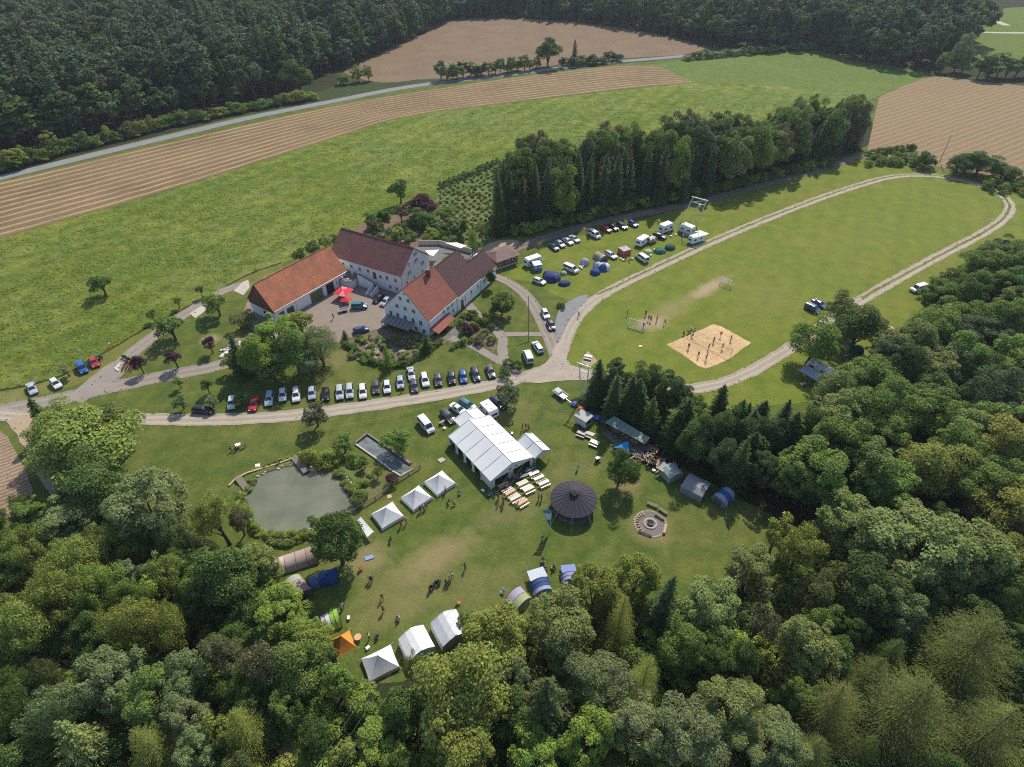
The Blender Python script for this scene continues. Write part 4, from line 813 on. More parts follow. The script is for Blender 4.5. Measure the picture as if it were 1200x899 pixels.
for px,py,h,r,k,l in ((352,110,17,9,'oak','large dark round tree at the end of the roadside hedge'),(402,99,6,4,'maple','small bushy tree beside the road bend, left of three'),(420,96,9,4.5,'maple','tallest bushy tree beside the road bend'),(432,95,9,3,'maple','dark bushy tree beside the road bend, right of three')): far(k,px,py,h,r,l,MG if k=='maple' else DG)
bushes([(1078,196),(1084,197)],'large round dark bush below the striped field','round bush below the striped field',[DG],(5,5.5),(3.6,4))
for px,py,h,r,l in ((1118,205,8,5,'left tree of the dark clump at the right edge of the loop track'),(1142,206,9,6,'middle tree of the dark clump at the right edge of the loop track'),(1172,210,6,5.5,'low tree of the dark clump at the right edge of the loop track'),(1130,203,8,5,'hindmost tree of the dark clump at the right edge of the loop track')): tree_b('oak',px,py,h,r,l,DG)
BRB=[tuple(P(1012+random.uniform(0,62),181+random.uniform(-5,14)).xy) for _ in range(60)]+[tuple(P(1150+random.uniform(0,70),214+random.uniform(-2,16)).xy) for _ in range(60)]
for px,py,h,r,c,l in ((1118,84,20,6,BG,'tall pale tree standing alone behind the striped field'),(1101,85,11,5,MG,'lower tree beside the tall pale tree behind the striped field'),(1126,86,8,5,LG,'bright shrub below the tall pale tree')): tree_b('oak',px,py,h,r,l,c)
for i in range(9): tree_b('far_round',1145+i*11,95-random.uniform(0,5),random.uniform(11,15),random.uniform(5.5,7),'dark tree of the clump along the far side of the striped field',DG,'dark clump beyond the striped field',i=i%2)
hedge([(806+i*9.,70.-i*.8+random.uniform(-.7,.7)) for i in range(19)],'dark hedge along the upper side of the far meadow',[DG,BG],(3.,4.5),(3.4,4.6))
# far woods: the foremost trees singly, the rest as one mass
FF=[(-70,205),(0,188),(60,172),(100,163),(170,146),(240,130),(300,117),(345,102),(385,84),(420,73),(455,58),(500,36),(530,22),(600,19),(660,24),(700,27),(750,35),(800,44),(850,56),(900,58),(950,57),(1000,70),(1050,80),(1088,83)]
E_=[P(*q) for q in FF]; pos=[]
for a,b in zip(E_,E_[1:]):
    n=max(1,int((b-a).length/6.5))
    for i in range(n): q=a.lerp(b,i/n); pos.append((q.x+random.uniform(-1,1),q.y+random.uniform(0,3)))
for i,q in enumerate(pos):
    left=q[0]<-95; con=random.random()<(.15 if left else .45)
    tree('far_spruce' if con else 'far_round',q[0],q[1],random.uniform(14,24) if not con else random.uniform(18,25),random.uniform(4.2,6.6) if not con else random.uniform(3.,3.8),'edge tree of the far wood beyond the road and the ploughed field' if left else 'edge tree of the far wood along the top of the picture',tint(random.choice([DG,SP,(.07,.10,.045),(.08,.11,.05)]),.12),'edge trees of the far left wood' if left else 'edge trees of the far top wood')
back=[(E_[0].x-120,E_[0].y),(-1000,700),(-900,1500),(1500,1500),(1500,560),(P(1260,80).x,P(1260,80).y),(P(1160,46).x,P(1160,46).y),(P(1140,60).x,P(1140,60).y)]
poly=[(p.x,p.y+5) for p in E_]+[tuple(q) for q in back[::-1]]
FP=[q for q in scatter(poly,10.5,None) if abs(q[0])<q[1]*.80+60 and q[1]<1000 and not(inside(q,pxpoly([(1130,42),(1120,-20),(1260,-20),(1260,80),(1160,60)])))]
plant_mass('forest','dense dark far wood covering the slope beyond the road and fields',FP,[('far_round',0,.34),('far_round',1,.32),('far_spruce',0,.12),('far_round',2,.22)],(1.2,2.0),[(.046,.07,.03),(.055,.08,.038),(.068,.09,.042),SP,(.074,.088,.038),(.05,.08,.04)])
plant_mass('undergrowth','dense green bushes covering the floor of the near woods and the foot of the strip wood',LUP+SWB,[('bush',0,.5),('bush',1,.5)],(1.0,1.8),[MG,DG,LG,OL],6)
plant_mass('brambles','low green brambles in the rough ground beyond the loop track',BRB,[('bush',0,.5),('bush',1,.5)],(.7,1.3),[DG,MG,LG],7)
_t=tree_b('tuft',300,318,.6,.6,'grass tussock at the meadow ditch behind the barn',(.11,.15,.03),trunk=False,name='grass_tussock'); _t['category']='plant'
MP=pxpoly([(-60,300),(0,283),(200,227),(400,163),(470,140),(600,124),(760,106),(815,98),(900,75),(1000,80),(1010,118),(900,170),(700,195),(600,212),(585,190),(560,198),(520,213),(500,235),(430,258),(395,280),(330,306),(290,319),(250,343),(180,378),(100,424),(60,446),(0,459),(-60,480)])
tp=[]
while len(tp)<12000:
    x=random.uniform(-190,150); y=random.uniform(90,330)
    if random.random()<min(1,(150/max(90,y))**1.2) and noise.noise(Vector((x*.05,y*.05,0)))+.55*noise.noise(Vector((x*.22,y*.22,3)))>random.uniform(-.7,.35) and inside((x,y),MP): tp.append((x,y))
plant_mass('meadow_tufts','taller grass tufts and weeds of the uneven upper meadow',tp,[('tuft',0,1)],(.22,.6),[(.14,.20,.03),(.19,.25,.035),(.22,.28,.06),(.28,.33,.13),(.17,.22,.035),(.13,.19,.028),(.16,.22,.03)],8)
ep=[(q.x+random.gauss(0,.4),q.y+random.gauss(0,.4)) for q in EDGE if q.y<330 and random.random()<.55*(1+.8*noise.noise(q*.3))]
plant_mass('verge_tufts','grass tufts growing in along the edges of tracks and paths',ep,[('tuft',0,1)],(.15,.42),[(.11,.15,.03),(.17,.19,.05),(.14,.18,.035),(.26,.24,.11)],9)
# ---------------------------------------------------------------- pond, basin, jetties, fences
Z6=lambda X,Y:(250+X/3.997,480+Y/3.997)
def water(name,px,z,step=.8,jit=.1):
    pts=smooth([P(*q) for q in px],1); o=sheet_world(name,pts,z,'pond_water',step=step,jit=jit); return o,pts
PONDPX=[Z6(*q) for q in ((128,400),(150,360),(190,322),(270,288),(385,258),(440,272),(500,272),(575,278),(622,318),(665,372),(672,440),(640,476),(585,500),(520,525),(470,562),(400,585),(330,590),(255,578),(195,538),(168,490),(132,448))]
pond,pp=water('pond_water',PONDPX,.05)
c0=sum((p for p in pp),Vector((0,0,0)))/len(pp)
rim=smooth([P(*q) for q in PONDPX],1)
bank=Mesh(); secs=[]
RM=ragged(rim,.8,.1)
for p in RM:
    d=(p-c0).normalized(); j=random.uniform(.8,1.3)
    secs.append([p-d*.25+Vector((0,0,.0)),p+d*.05*j+Vector((0,0,.22*j)),p+d*.6*j+Vector((0,0,.34*j)),p+d*1.5*j+Vector((0,0,.10)),p+d*2.1+Vector((0,0,.0))])
secs.append(secs[0]); bank.loft(secs,False); bank.obj('pond_bank','bank_grass',kind='structure')
rocks=Mesh()
def rock(m,c,r,h=.7):
    n=6; a0=random.random()*6; vs=[]
    for z,k in ((-.15,.9),(.5*h,1.),(h,.55)):
        for j in range(n): a=a0+j*6.283/n; q=r*k*random.uniform(.75,1.2); vs.append((c[0]+q*math.cos(a),c[1]+q*math.sin(a),c[2]+z*r))
    fs=[(i*n+j,i*n+(j+1)%n,i*n+n+(j+1)%n,i*n+n+j) for i in (0,1) for j in range(n)]+[tuple(2*n+j for j in range(n))]
    m.add(vs,fs)
for i,p in enumerate(RM):
    d=(p-c0).normalized()
    for _ in range(2): q=p+d*random.uniform(-.2,.5); rock(rocks,(q.x+random.uniform(-.3,.3),q.y,.12),random.uniform(.12,.3))
rocks.obj('bank_stones','stone',kind='stuff')
def jetty(a,b,wd,label):
    c,ang,L=seg(a,b); t=thing('jetty',label,'jetty',(c.x,c.y,0),ang,'jetties of the pond'); n=int(L/.3)
    me=Mesh().box((0,0,0),(.27,wd,.06)).data('plank','wood_grey')
    for i in range(n): link('plank',me,t,loc=(-L/2+(i+.5)*L/n,random.uniform(-.03,.03),.55+random.uniform(-.01,.01)),rz=random.uniform(-.02,.02))
    for y in (-wd/2+.15,wd/2-.15): Mesh().box((0,y,.46),(L,.1,.12)).obj('beam','wood_grey',t)
    for x in (-L/2+.2,L/2-.2):
        for y in (-wd/2+.1,wd/2-.1): Mesh().box((x,y,.2),(.14,.14,.5)).obj('post','wood_grey',t)
jetty(Z6(378,228),Z6(440,300),1.3,'dark wooden jetty at the upper bank of the pond'); jetty(Z6(118,325),Z6(170,392),1.3,'weathered wooden jetty at the left corner of the pond')
def board_edge(name,label,px,h,wd,mat,cat='edging'):
    pts=[P(*q) for q in px]; t=thing(name,label,cat,pts[0]); o=pts[0]
    for a,b in zip(pts,pts[1:]):
        n=max(1,int((b-a).length/3))
        for i in range(n): 
            p=a.lerp(b,i/n)-o;q=a.lerp(b,(i+.985)/n)-o; Mesh().bar(p+Vector((0,0,h/2)),q+Vector((0,0,h/2)),wd,h).obj('board',mat,t)
board_edge('bank_boards','low wooden edging along the upper bank of the pond',[Z6(*q) for q in ((75,360),(110,325),(160,300),(300,258),(375,230))],.35,.35,'wood_light')
def fence(label,px,h=1.0,rails=2,every=2.2,mat='wood_grey'):
    pts=[P(*q) for q in px]; t=thing('rail_fence',label,'fence',pts[0],group='rail fences by the pond'); o=pts[0]
    pm=Mesh().box((0,0,h/2),(.14,.14,h)).data('post',mat)
    for a,b in zip(pts,pts[1:]):
        n=max(1,round((b-a).length/every))
        for i in range(n):
            p=a.lerp(b,i/n)-o; q=a.lerp(b,(i+1)/n)-o; link('post',pm,t,loc=p)
            for r_ in range(rails): z=Vector((0,0,h*(.92-.42*r_))); Mesh().bar(p+z,q+z,.07,.20).obj('rail',mat,t)
    link('post',pm,t,loc=pts[-1]-o)
fence('wooden rail fence from the pond to the purple shrub',[Z6(*q) for q in ((640,490),(690,465),(760,422),(822,378))])
fence('wooden rail fence from the purple shrub to the basin end',[Z6(*q) for q in ((860,340),(915,308),(970,272))])
fence('low light wooden rail fence below the pond, beside the brown tunnel tent',[Z6(*q) for q in ((268,612),(330,632),(400,610),(480,582))],.9)
hedge([Z6(268+i*14,628+(8 if 3<i<8 else 0)-max(0,i-6)*5.5) for i in range(16)],'low clipped green hedge along the rail fence below the pond',[MG,LG],(.7,.9),(.6,.8))
# basin
Zb=lambda X,Y:(400+X/8.17,480+Y/8.17)
BAS=[Zb(150,335),Zb(255,262),Zb(640,530),Zb(668,560),Zb(590,615),Zb(520,590)]
sheet('basin_water',BAS,.10,'basin_water',1,.02,0)
bt=thing('stone_basin','long water basin with board and stone walls between pond and marquee','basin',P(*Zb(400,430)))
def wall_run(px,h,wd,mat,name):
    pts=[P(*q)-P(*Zb(400,430)) for q in px]
    for a,b in zip(pts,pts[1:]): Mesh().bar(a+Vector((0,0,h/2)),b+Vector((0,0,h/2)),wd,h).obj(name,mat,bt)
wall_run([Zb(135,330),Zb(250,240)],.5,.35,'wood_grey','board_wall'); wall_run([Zb(258,246),Zb(480,398)],.5,.35,'wood_grey','board_wall'); wall_run([Zb(490,404),Zb(665,528)],.6,.6,'wood_grey','walkway'); wall_run([Zb(140,338),Zb(330,470),Zb(480,585)],.3,.35,'stone','stone_edge'); wall_run([Zb(490,592),Zb(570,640),Zb(690,575)],.3,.35,'stone','stone_edge')
# ---------------------------------------------------------------- marquee
plain('tarp_white',(.66,.665,.65),.55,.05,.5,spec=.25,bump=.12)
plain('tarp_grey',(.42,.44,.46),.6,.06,.5)
def marquee(name,label,x,y,ang,L,W,he,hr,bays,open_front=True,walls=True,fl=True,cat='marquee',roofcol='tarp_white',wallcol='tarp_white',curt=True):
    t=thing(name,label,cat,(x,y,0),ang); h,k=L/2,W/2; b=L/bays
    for i in range(bays):
        x0=-h+i*b+.03; x1=x0+b-.06
        for sg in (-1,1):
            m=Mesh(); q=[]
            n=4
            for j in range(n+1):
                u=j/n; sag=-.07*math.sin(math.pi*u); 
                for xx in (x0,(x0+x1)/2,x1): q.append((xx,sg*k*u,hr+(he-hr)*u+sag*(1 if xx!=(x0+x1)/2 else .55)+(0.03 if xx==(x0+x1)/2 else 0)))
            m.add(q,[(j*3+a,j*3+a+1,j*3+a+4,j*3+a+3) for j in range(n) for a in (0,1)]); m.obj('roof_panel',roofcol,t,smooth=True)
    for i in range(bays+1):
        xx=-h+i*b; m=Mesh()
        for sg in (-1,1): m.bar((xx,0,hr+.0),(xx,sg*k,he+.0),.09,.10); m.bar((xx,sg*(k-.05),0),(xx,sg*(k-.05),he),.1)
        m.obj('frame','galvanised',t)
    Mesh().bar((-h,0,hr+.04),(h,0,hr+.04),.1,.06).obj('ridge_seam',roofcol,t)
    for sg in (-1,1): Mesh().box((0,sg*(k+.02),he-.12),(L,.04,.3)).obj('valance',roofcol,t)
    for xx,nm in ((h+.02,'gable'),(-h-.02,'gable')):
        g=Mesh().loft([[(xx+d,-k,he-.25),(xx+d,k,he-.25),(xx+d,k,he-.02),(xx+d,0,hr-.02),(xx+d,-k,he-.02)] for d in (-.02,.02)]).obj(nm,wallcol,t)
        if fl and xx>0:
            for u in (-.55,.85): wn=Mesh().box((xx+.035,u,he+.42),(.04,.62,.42)).obj('window','galvanised',g); Mesh().box((xx+.06,u-.15,he+.42),(.03,.25,.34)).obj('pane','window_glass',wn); Mesh().box((xx+.06,u+.15,he+.42),(.03,.25,.34)).obj('pane','window_glass',wn)
    if walls:
        Mesh().box((-h,0,he/2),(.04,W-.3,he-.3)).obj('back_wall',wallcol,t); Mesh().box((0,k-.06,he/2),(L-.2,.04,he-.3)).obj('side_wall',wallcol,t)
        for i in range(bays):
            xx=-h+i*b
            if i==bays-1: Mesh().box((xx+b/2,-k+.05,he/2),(b-.15,.04,he-.3)).obj('side_wall',wallcol,t)
            elif curt:
                for s_ in (.22,b-.22): Mesh().tube([(xx+s_,-k+.05,.05),(xx+s_*1.,-k+.05,1.1),(xx+s_,-k+.05,he-.2)],[.26,.12,.30],7).obj('curtain',wallcol,t)
        Mesh().box((h-.03,-k+.55,he/2),(.04,1.0,he-.3)).obj('front_flap',wallcol,t); Mesh().box((h-.03,-.3,he/2-.1),(.04,1.2,he-.4)).obj('front_flap','tarp_grey',t); Mesh().box((h-.03,k-.4,he/2),(.04,.8,he-.3)).obj('front_flap',wallcol,t)
    return t
MQ=marquee('marquee','big white marquee with grey side wall and beer tables before its open gable',-4.41,83.01,-.928,14.9,10.3,2.5,4.3,5)
marquee('side_marquee','small white open marquee joined to the right side of the big marquee',4.35,83.3,-.93,5.8,3.9,2.45,3.6,2,walls=False,fl=False)
MB2=P(543,500,2.2); marquee('back_marquee','low white tent annexe at the back end of the big marquee',-8.55,90.9,-.928,4.6,6.0,2.3,3.4,1,fl=False,curt=False,walls=False)
# guy ropes
def local(x,y,ang,a,b,z=0): return Vector((x+a*math.cos(ang)-b*math.sin(ang),y+a*math.sin(ang)+b*math.cos(ang),z))
# ---------------------------------------------------------------- round pavilion
pv=P(672.5,584,2.6); pt_=thing('round_pavilion','round pavilion with a wide dark shingled cone roof and open sides','pavilion',(pv.x,pv.y,0))
Rp=4.35; hz0,hz1=2.45,4.15; n=24
for i in range(n):
    a0,a1=6.2832*i/n,6.2832*(i+1)/n; g=.004
    q=[(Rp*math.cos(a0+g),Rp*math.sin(a0+g),hz0),(Rp*math.cos(a1-g),Rp*math.sin(a1-g),hz0),(.62*math.cos(a1),.62*math.sin(a1),hz1),(.62*math.cos(a0),.62*math.sin(a0),hz1)]
    Mesh().slab(q,.08).obj('roof_panel','asphalt_shingle',pt_)
for i in range(n):
    a=6.2832*i/n; Mesh().bar((Rp*math.cos(a),Rp*math.sin(a),hz0+.015),(.62*math.cos(a),.62*math.sin(a),hz1+.015),.05,.06).obj('roof_seam','trim_black',pt_)
cu=Mesh().lathe([(.55,0),(.55,.45)],8,(0,0,hz1-.05)).obj('cupola','trim_black',pt_); Mesh().lathe([(.85,.42),(.5,.62),(.02,.85)],8,(0,0,hz1-.02)).obj('cupola_roof','asphalt_shingle',cu)
for i in range(12):
    a=6.2832*i/12+.13; Mesh().bar((Rp*.88*math.cos(a),Rp*.88*math.sin(a),0),(Rp*.88*math.cos(a),Rp*.88*math.sin(a),hz0+.15),.14).obj('post','wood_brown',pt_)
for i in range(12):
    a=6.2832*i/12+.13; b=a+6.2832/12; Mesh().bar((Rp*.88*math.cos(a),Rp*.88*math.sin(a),.8),(Rp*.88*math.cos(b),Rp*.88*math.sin(b),.8),.08,.16).obj('rail','wood_brown',pt_)
for i in range(9):
    a=6.2832*i/9-.3; Mesh().bar((Rp*.97*math.cos(a),Rp*.97*math.sin(a),hz0-.05),((Rp+1.7)*math.cos(a),(Rp+1.7)*math.sin(a),.0),.03).obj('guy_rope','net_white',pt_)
Mesh().lathe([(0,.05),(Rp*.9,.05),(Rp*.9,0)],24).obj('floor','dark_paving',pt_)
# ---------------------------------------------------------------- tents
def cloth(m,name,col,par,sm=False): return m.obj(name,'fabric',par,col=col,smooth=sm)
WHT=(.74,.74,.72)
def pyramid_tent(c,ang,L,W,hp,hw,label,col=WHT,group='white pyramid tents',poleoff=0.):
    t=thing('pyramid_tent',label,'tent',(c.x,c.y,0),ang,group); h,k=L/2,W/2; pk=Vector((poleoff,0,hp))
    cs=[(-h,-k),(h,-k),(h,k),(-h,k)]
    for i in range(4):
        a=Vector((*cs[i],hw)); b=Vector((*cs[(i+1)%4],hw)); m=Mesh(); n=6; vs=[]
        for r in range(n+1):
            u=r/n
            for s_ in range(n+1):
                v=s_/n; q=a.lerp(b,v); p=pk.lerp(q,u); p.z-=.16*math.sin(math.pi*u)*(.65+.35*abs(2*v-1))*(hp-hw)/2.4; mid=(a+b)/2; inw=Vector((-mid.x,-mid.y,0)).normalized(); p+=inw*(.07*u*math.sin(math.pi*v)); vs.append(p)
        m.add(vs,[(r*(n+1)+s_,r*(n+1)+s_+1,(r+1)*(n+1)+s_+1,(r+1)*(n+1)+s_) for r in range(n) for s_ in range(n)]); cloth(m,'roof_panel',col,t,True)
        mid=(a+b)/2; inw=Vector((-mid.x,-mid.y,0)).normalized()*.06
        w_=Mesh(); nn=4; top=[a.lerp(b,j/nn)+inw*math.sin(math.pi*j/nn)*1.1 for j in range(nn+1)]
        w_.add([p for p in top]+[Vector((p.x*1.03,p.y*1.03,.02)) for p in top],[(j,j+1,nn+2+j,nn+1+j) for j in range(nn)]); cloth(w_,'wall_panel',(col[0]*.92,col[1]*.92,col[2]*.92) ,t)
    Mesh().tube([(poleoff,0,0),(poleoff,0,hp+.12)],.05,5).obj('pole','wood_grey',t)
    for (x,y) in cs: Mesh().bar((x,y,hw),(x*1.25,y*1.25,0),.025).obj('guy_rope','net_white',t)
    return t
for (l,tp,r,b),lab in ((((88,620),(188,555),(270,628),(160,700)),'white pyramid tent nearest the marquee, uppermost of the three in line'),(((-45,712),(52,640),(130,712),(18,790)),'white pyramid tent in the middle of the three in line')):
    q=[P(480+x/4.996,440+y/4.996,.8) for x,y in (l,tp,r,b)]; c=sum(q,Vector())/4; ax=(q[2]-q[3]); pyramid_tent(c,math.atan2(ax.y,ax.x),((q[2]-q[3]).length+(q[1]-q[0]).length)/2,((q[0]-q[3]).length+(q[1]-q[2]).length)/2,2.9,.75,lab)
for px,lab,zz,hp in (([Z6(738,487),Z6(838,432),Z6(893,497),Z6(790,557)],'white pyramid tent beside the tall dark tree, lowest of the three in line',Z6,2.9),([(450,600),(595,545),(628,645),(490,715)],'large white pyramid tent standing apart beside the orange tent',lambda X,Y:(310+X/3.997,620+Y/3.997),3.1)):
    px=[p if zz is Z6 else zz(*p) for p in px]
    q=[P(*p,.8) for p in px]; c=sum(q,Vector())/4; ax=(q[2]-q[3]); pyramid_tent(c,math.atan2(ax.y,ax.x),((q[2]-q[3]).length+(q[1]-q[0]).length)/2,((q[0]-q[3]).length+(q[1]-q[2]).length)/2,hp,.75,lab)
def frame_tent(px,label,col,he=1.7,hr=2.6,cat='tent',group=None,zc=1.6):
    """px: the four eave corners, left end first: a0,b0 (one gable) then b1,a1"""
    q=[P(*p,he) for p in px]; c=sum(q,Vector())/4; ax=((q[2]+q[3])-(q[0]+q[1]))/2; ang=math.atan2(ax.y,ax.x); L=ax.length; W=((q[0]-q[1]).length+(q[2]-q[3]).length)/2
    t=thing('frame_tent',label,cat,(c.x,c.y,0),ang,group); h,k=L/2,W/2; n=5
    prof=[(-k*1.08,.02),(-k,he),(-k*.45,(he+hr)/2+.22),(0,hr),(k*.45,(he+hr)/2+.22),(k,he),(k*1.08,.02)]
    for a,b in zip(prof,prof[1:]):
        m=Mesh(); vs=[]
        for i in range(n+1):
            x=-h+L*i/n; sag=-.05*math.sin(math.pi*i/n)
            vs+=[(x,a[0],a[1]+(sag if a[1]>.1 else 0)),(x,b[0],b[1]+(sag if b[1]>.1 else 0))]
        m.add(vs,[(i*2,i*2+1,i*2+3,i*2+2) for i in range(n)]); cloth(m,'roof_panel' if min(a[1],b[1])>.1 else 'wall_panel',col,t)
    for x,d in ((-h,-.02),(h,.02)):
        m=Mesh(); m.add([(x+d,y,z) for y,z in prof],[tuple(range(7))]); g=cloth(m,'gable_panel',tuple(v*.95 for v in col),t)
        Mesh().box((x+2*d,.1,.95),(.03,.9,1.7)).obj('door_flap','fabric',g,col=tuple(v*.75 for v in col))
    for x in (-h,h):
        m=Mesh()
        for a,b in zip(prof,prof[1:]): m.bar((x,a[0],a[1]+.01),(x,b[0],b[1]+.01),.05)
        m.obj('frame','galvanised',t)
    return t
Zt=lambda X,Y:(310+X/3.997,620+Y/3.997)
frame_tent([Zt(785,430),Zt(900,370),Zt(935,455),Zt(835,545)],'large grey-white frame tent, right one of the pair below the lawn',(.60,.61,.62)) if 0 else None
def ft_axis(a,b,W,label,col,he,hr,group=None):
    """frame tent from the two ends of its ridge line on the ground"""
    c,ang,L=seg(a,b,hr); h=L/2; d=Vector((math.cos(ang),math.sin(ang),0)); nn=Vector((-d.y,d.x,0))
    class _: pass
    pts=[c-d*h-nn*W/2,c-d*h+nn*W/2,c+d*h+nn*W/2,c+d*h-nn*W/2]
    pp=[]
    for p in pts:
        p=Vector((p.x,p.y,he)); q=p-Vector((0,0,HC)); zc=q.y*CT-q.z*ST; yc=-(q.y*ST+q.z*CT); pp.append((PW/2+FPX*q.x/zc,PH/2+FPX*yc/zc))
    return frame_tent(pp,label,col,he,hr,group=group)
ft_axis(Zt(835,390),Zt(895,500),4.4,'large grey-white frame tent, right one of the pair below the lawn',(.58,.60,.62),1.8,2.9,'frame tents')
ft_axis(Zt(682,465),Zt(735,568),4.2,'large bright white frame tent, left one of the pair below the lawn',(.80,.80,.79),1.8,2.9,'frame tents')
def shade_roof(name,label,px,z,col,cat='tent',posts=True,mat='fabric'):
    q=[P(*p,z if not hasattr(z,'__len__') else z[i]) for i,p in enumerate(px)]; c=sum(q,Vector())/len(q); o=Vector((c.x,c.y,0)); t=thing(name,label,cat,o)
    m=Mesh(); cz=c-o-Vector((0,0,.12)); n=len(q); 
    e=[p-o for p in q]; vs=[]; fs=[]
    for i in range(n): vs.append(e[i]); vs.append((e[i]+e[(i+1)%n])/2*.97+cz*.03)
    vs.append(cz); k=len(vs)-1
    for i in range(k): fs.append((i,(i+1)%k,k))
    m.add(vs,fs); m.obj('sail' if posts else 'cover',mat,t,col=col,smooth=True)
    if posts:
        for p in e: Mesh().bar((p.x,p.y,0),tuple(p),.05).obj('pole','galvanised',t)
    return t
shade_roof('awning_sheet','small white sheet beside the tall dark tree below the pyramid tents',[Z6(690,502),Z6(752,572),Z6(722,598),Z6(672,520)],(1.6,1.5,1.2,1.3),WHT)
shade_roof('sun_sail','bright blue sun sail beside the shelter',[(660+405/6.915,430+655/6.915),(660+530/6.915,430+600/6.915),(660+532/6.915,430+705/6.915),(660+470/6.915,430+660/6.915)],(2.2,2.4,1.9,1.9),(.02,.28,.62),'sail')
def dome(px,r,h,cols,label,ang=0.,rx=1.,group=None,door=True,name='dome_tent',porch=0):
    p=P(*px); t=thing(name,label,'tent',(p.x,p.y,0),ang,group); n=8 if len(cols)<4 else len(cols)*2; rings=6
    for g in range(len(cols)):
        m=Mesh(); seg_=n//len(cols) if n>=len(cols) else 1
        for j in range(g*seg_,(g+1)*seg_):
            vs=[]
            for i in range(rings+1):
                f=i/rings*math.pi/2
                for jj in (j,j+.5,j+1):
                    a=6.2832*jj/n; rr_=r*math.cos(f)**.8*(1-.04*(jj%1>0)); vs.append((rr_*rx*math.cos(a),rr_*math.sin(a),h*math.sin(f)))
            m.add(vs,[(i*3+q,i*3+q+1,i*3+q+4,i*3+q+3) for i in range(rings) for q in (0,1)])
        cloth(m,'panel',cols[g],t,True)
    for j in range(0,n,2):
        m=Mesh(); a=6.2832*j/n; m.tube([(r*rx*1.01*math.cos(f)**.8*math.cos(a),r*1.01*math.cos(f)**.8*math.sin(a),h*1.01*math.sin(f)) for f in [k*math.pi/2/6*.98 for k in range(7)]],.025,4,False); m.obj('tent_pole','trim_black',t)
    if door: Mesh().loft([[(r*rx*u+.02+.03*d,-.45,.05),(r*rx*u+.02+.03*d,.45,.05),(r*rx*.80+.03*d,.3,h*.62),(r*rx*.80+.03*d,-.3,h*.62)] for d in (0,1) for u in (1.0,)]).obj('door_flap','fabric',t,col=tuple(v*.5 for v in cols[0]))
    return t
def tunnel(a,b,wd,h,bands,label,group=None,open_end=True,name='tunnel_tent',taper=.75,canopy=None):
    c,ang,L=seg(a,b,h*.5); t=thing(name,label,'tent',(c.x,c.y,0),ang,group); n=len(bands); K=9
    def ring(x,s): return [Vector((x,-wd/2*s*math.cos(math.pi*k/K),h*s*math.sin(math.pi*k/K)**.85)) for k in range(K+1)]
    for i,col in enumerate(bands):
        x0=-L/2+L*i/n; x1=-L/2+L*(i+1)/n; s0=1-(1-taper)*(1-i/n) ; s1=1-(1-taper)*(1-(i+1)/n)
        m=Mesh(); m.loft([ring(x0,s0),[p*1 for p in ring((x0+x1)/2,(s0+s1)/2*.97)],ring(x1,s1)],False); cloth(m,'panel',col,t,True)
        Mesh().tube([p*1.005 for p in ring(x1-.02,s1)],.03,4,False).obj('tent_pole','trim_black',t)
    m=Mesh(); r0=ring(-L/2,taper); m.add(r0+[Vector((-L/2-.55,0,.02))],[(k,k+1,K+1) for k in range(K)]); cloth(m,'end_panel',bands[0],t)
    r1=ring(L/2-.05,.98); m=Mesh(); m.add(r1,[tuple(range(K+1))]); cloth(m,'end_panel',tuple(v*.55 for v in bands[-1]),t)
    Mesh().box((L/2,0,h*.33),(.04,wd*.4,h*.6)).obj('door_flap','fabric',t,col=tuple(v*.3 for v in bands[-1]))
    if canopy:
        m=Mesh(); m.add([(L/2,-wd*.42,h*.8),(L/2,wd*.42,h*.8),(L/2+canopy[1],wd*.40,h*.75),(L/2+canopy[1],-wd*.40,h*.75)],[(0,1,2,3)]); cloth(m,'canopy',canopy[0],t)
        for y in (-1,1): Mesh().bar((L/2+canopy[1],y*wd*.4,0),(L/2+canopy[1],y*wd*.4,h*.75),.04).obj('canopy_pole','galvanised',t)
    return t
NV=(.035,.05,.16); BLU=(.07,.11,.30); GRY=(.36,.37,.38); LIL=(.36,.34,.42); TAN=(.36,.29,.22); BRN=(.19,.145,.115); GRN=(.20,.33,.07); ORG=(.75,.27,.05); GGR=(.34,.38,.33)
Zp=lambda X,Y:(310+X/7.49,600+Y/7.49)
tunnel(Zp(90,470),Zp(460,350),3.6,1.9,[(.55,.42,.40),(.42,.31,.29),(.36,.27,.24),(.30,.22,.17)],'long pinkish-brown tunnel tent under the tall dark tree below the pond',taper=.9)
tunnel(Zp(225,590),Zp(330,740),4.0,2.0,[(.33,.34,.28),(.33,.26,.21),(.28,.20,.18)],'brown and grey dome tunnel tent with a dark open end at the wood edge',taper=.85)
tunnel(Zp(400,610),Zp(640,540),3.0,1.7,[(.10,.15,.26),(.03,.07,.23),(.035,.08,.26)],'dark blue tunnel tent in the shade of the tall dark tree',taper=.8)
tunnel(Zt(270,440),Zt(350,405),3.2,1.9,[(.42,.36,.44),(.60,.60,.62),(.22,.42,.06),(.26,.46,.08)],'green white and lilac striped tent with purple base beside the orange tent',taper=.92)
q=[P(*Zt(*a),.1) for a in ((318,520),(395,478),(420,550),(350,595))]; c=sum(q,Vector())/4; pyramid_tent(c,math.atan2((q[3]-q[0]).y,(q[3]-q[0]).x),3.1,2.9,2.5,.05,'orange pyramid tent at the left edge of the lawn',ORG,None)
Zr=lambda X,Y:(550+X/6.,620+Y/6.)
tunnel(Zr(380,530),Zr(300,455),4.4,2.0,[(.30,.34,.18),(.34,.30,.40)],'lilac and green tunnel tent half hidden by trees at the lawn edge',taper=.9)
tunnel(Zr(522,440),Zr(490,362),3.6,1.8,[(.30,.34,.50),(.045,.075,.20),(.05,.085,.22)],'dark blue tunnel tent with a pale canopy at the lawn edge',taper=.9,canopy=((.5,.54,.6),2.0))
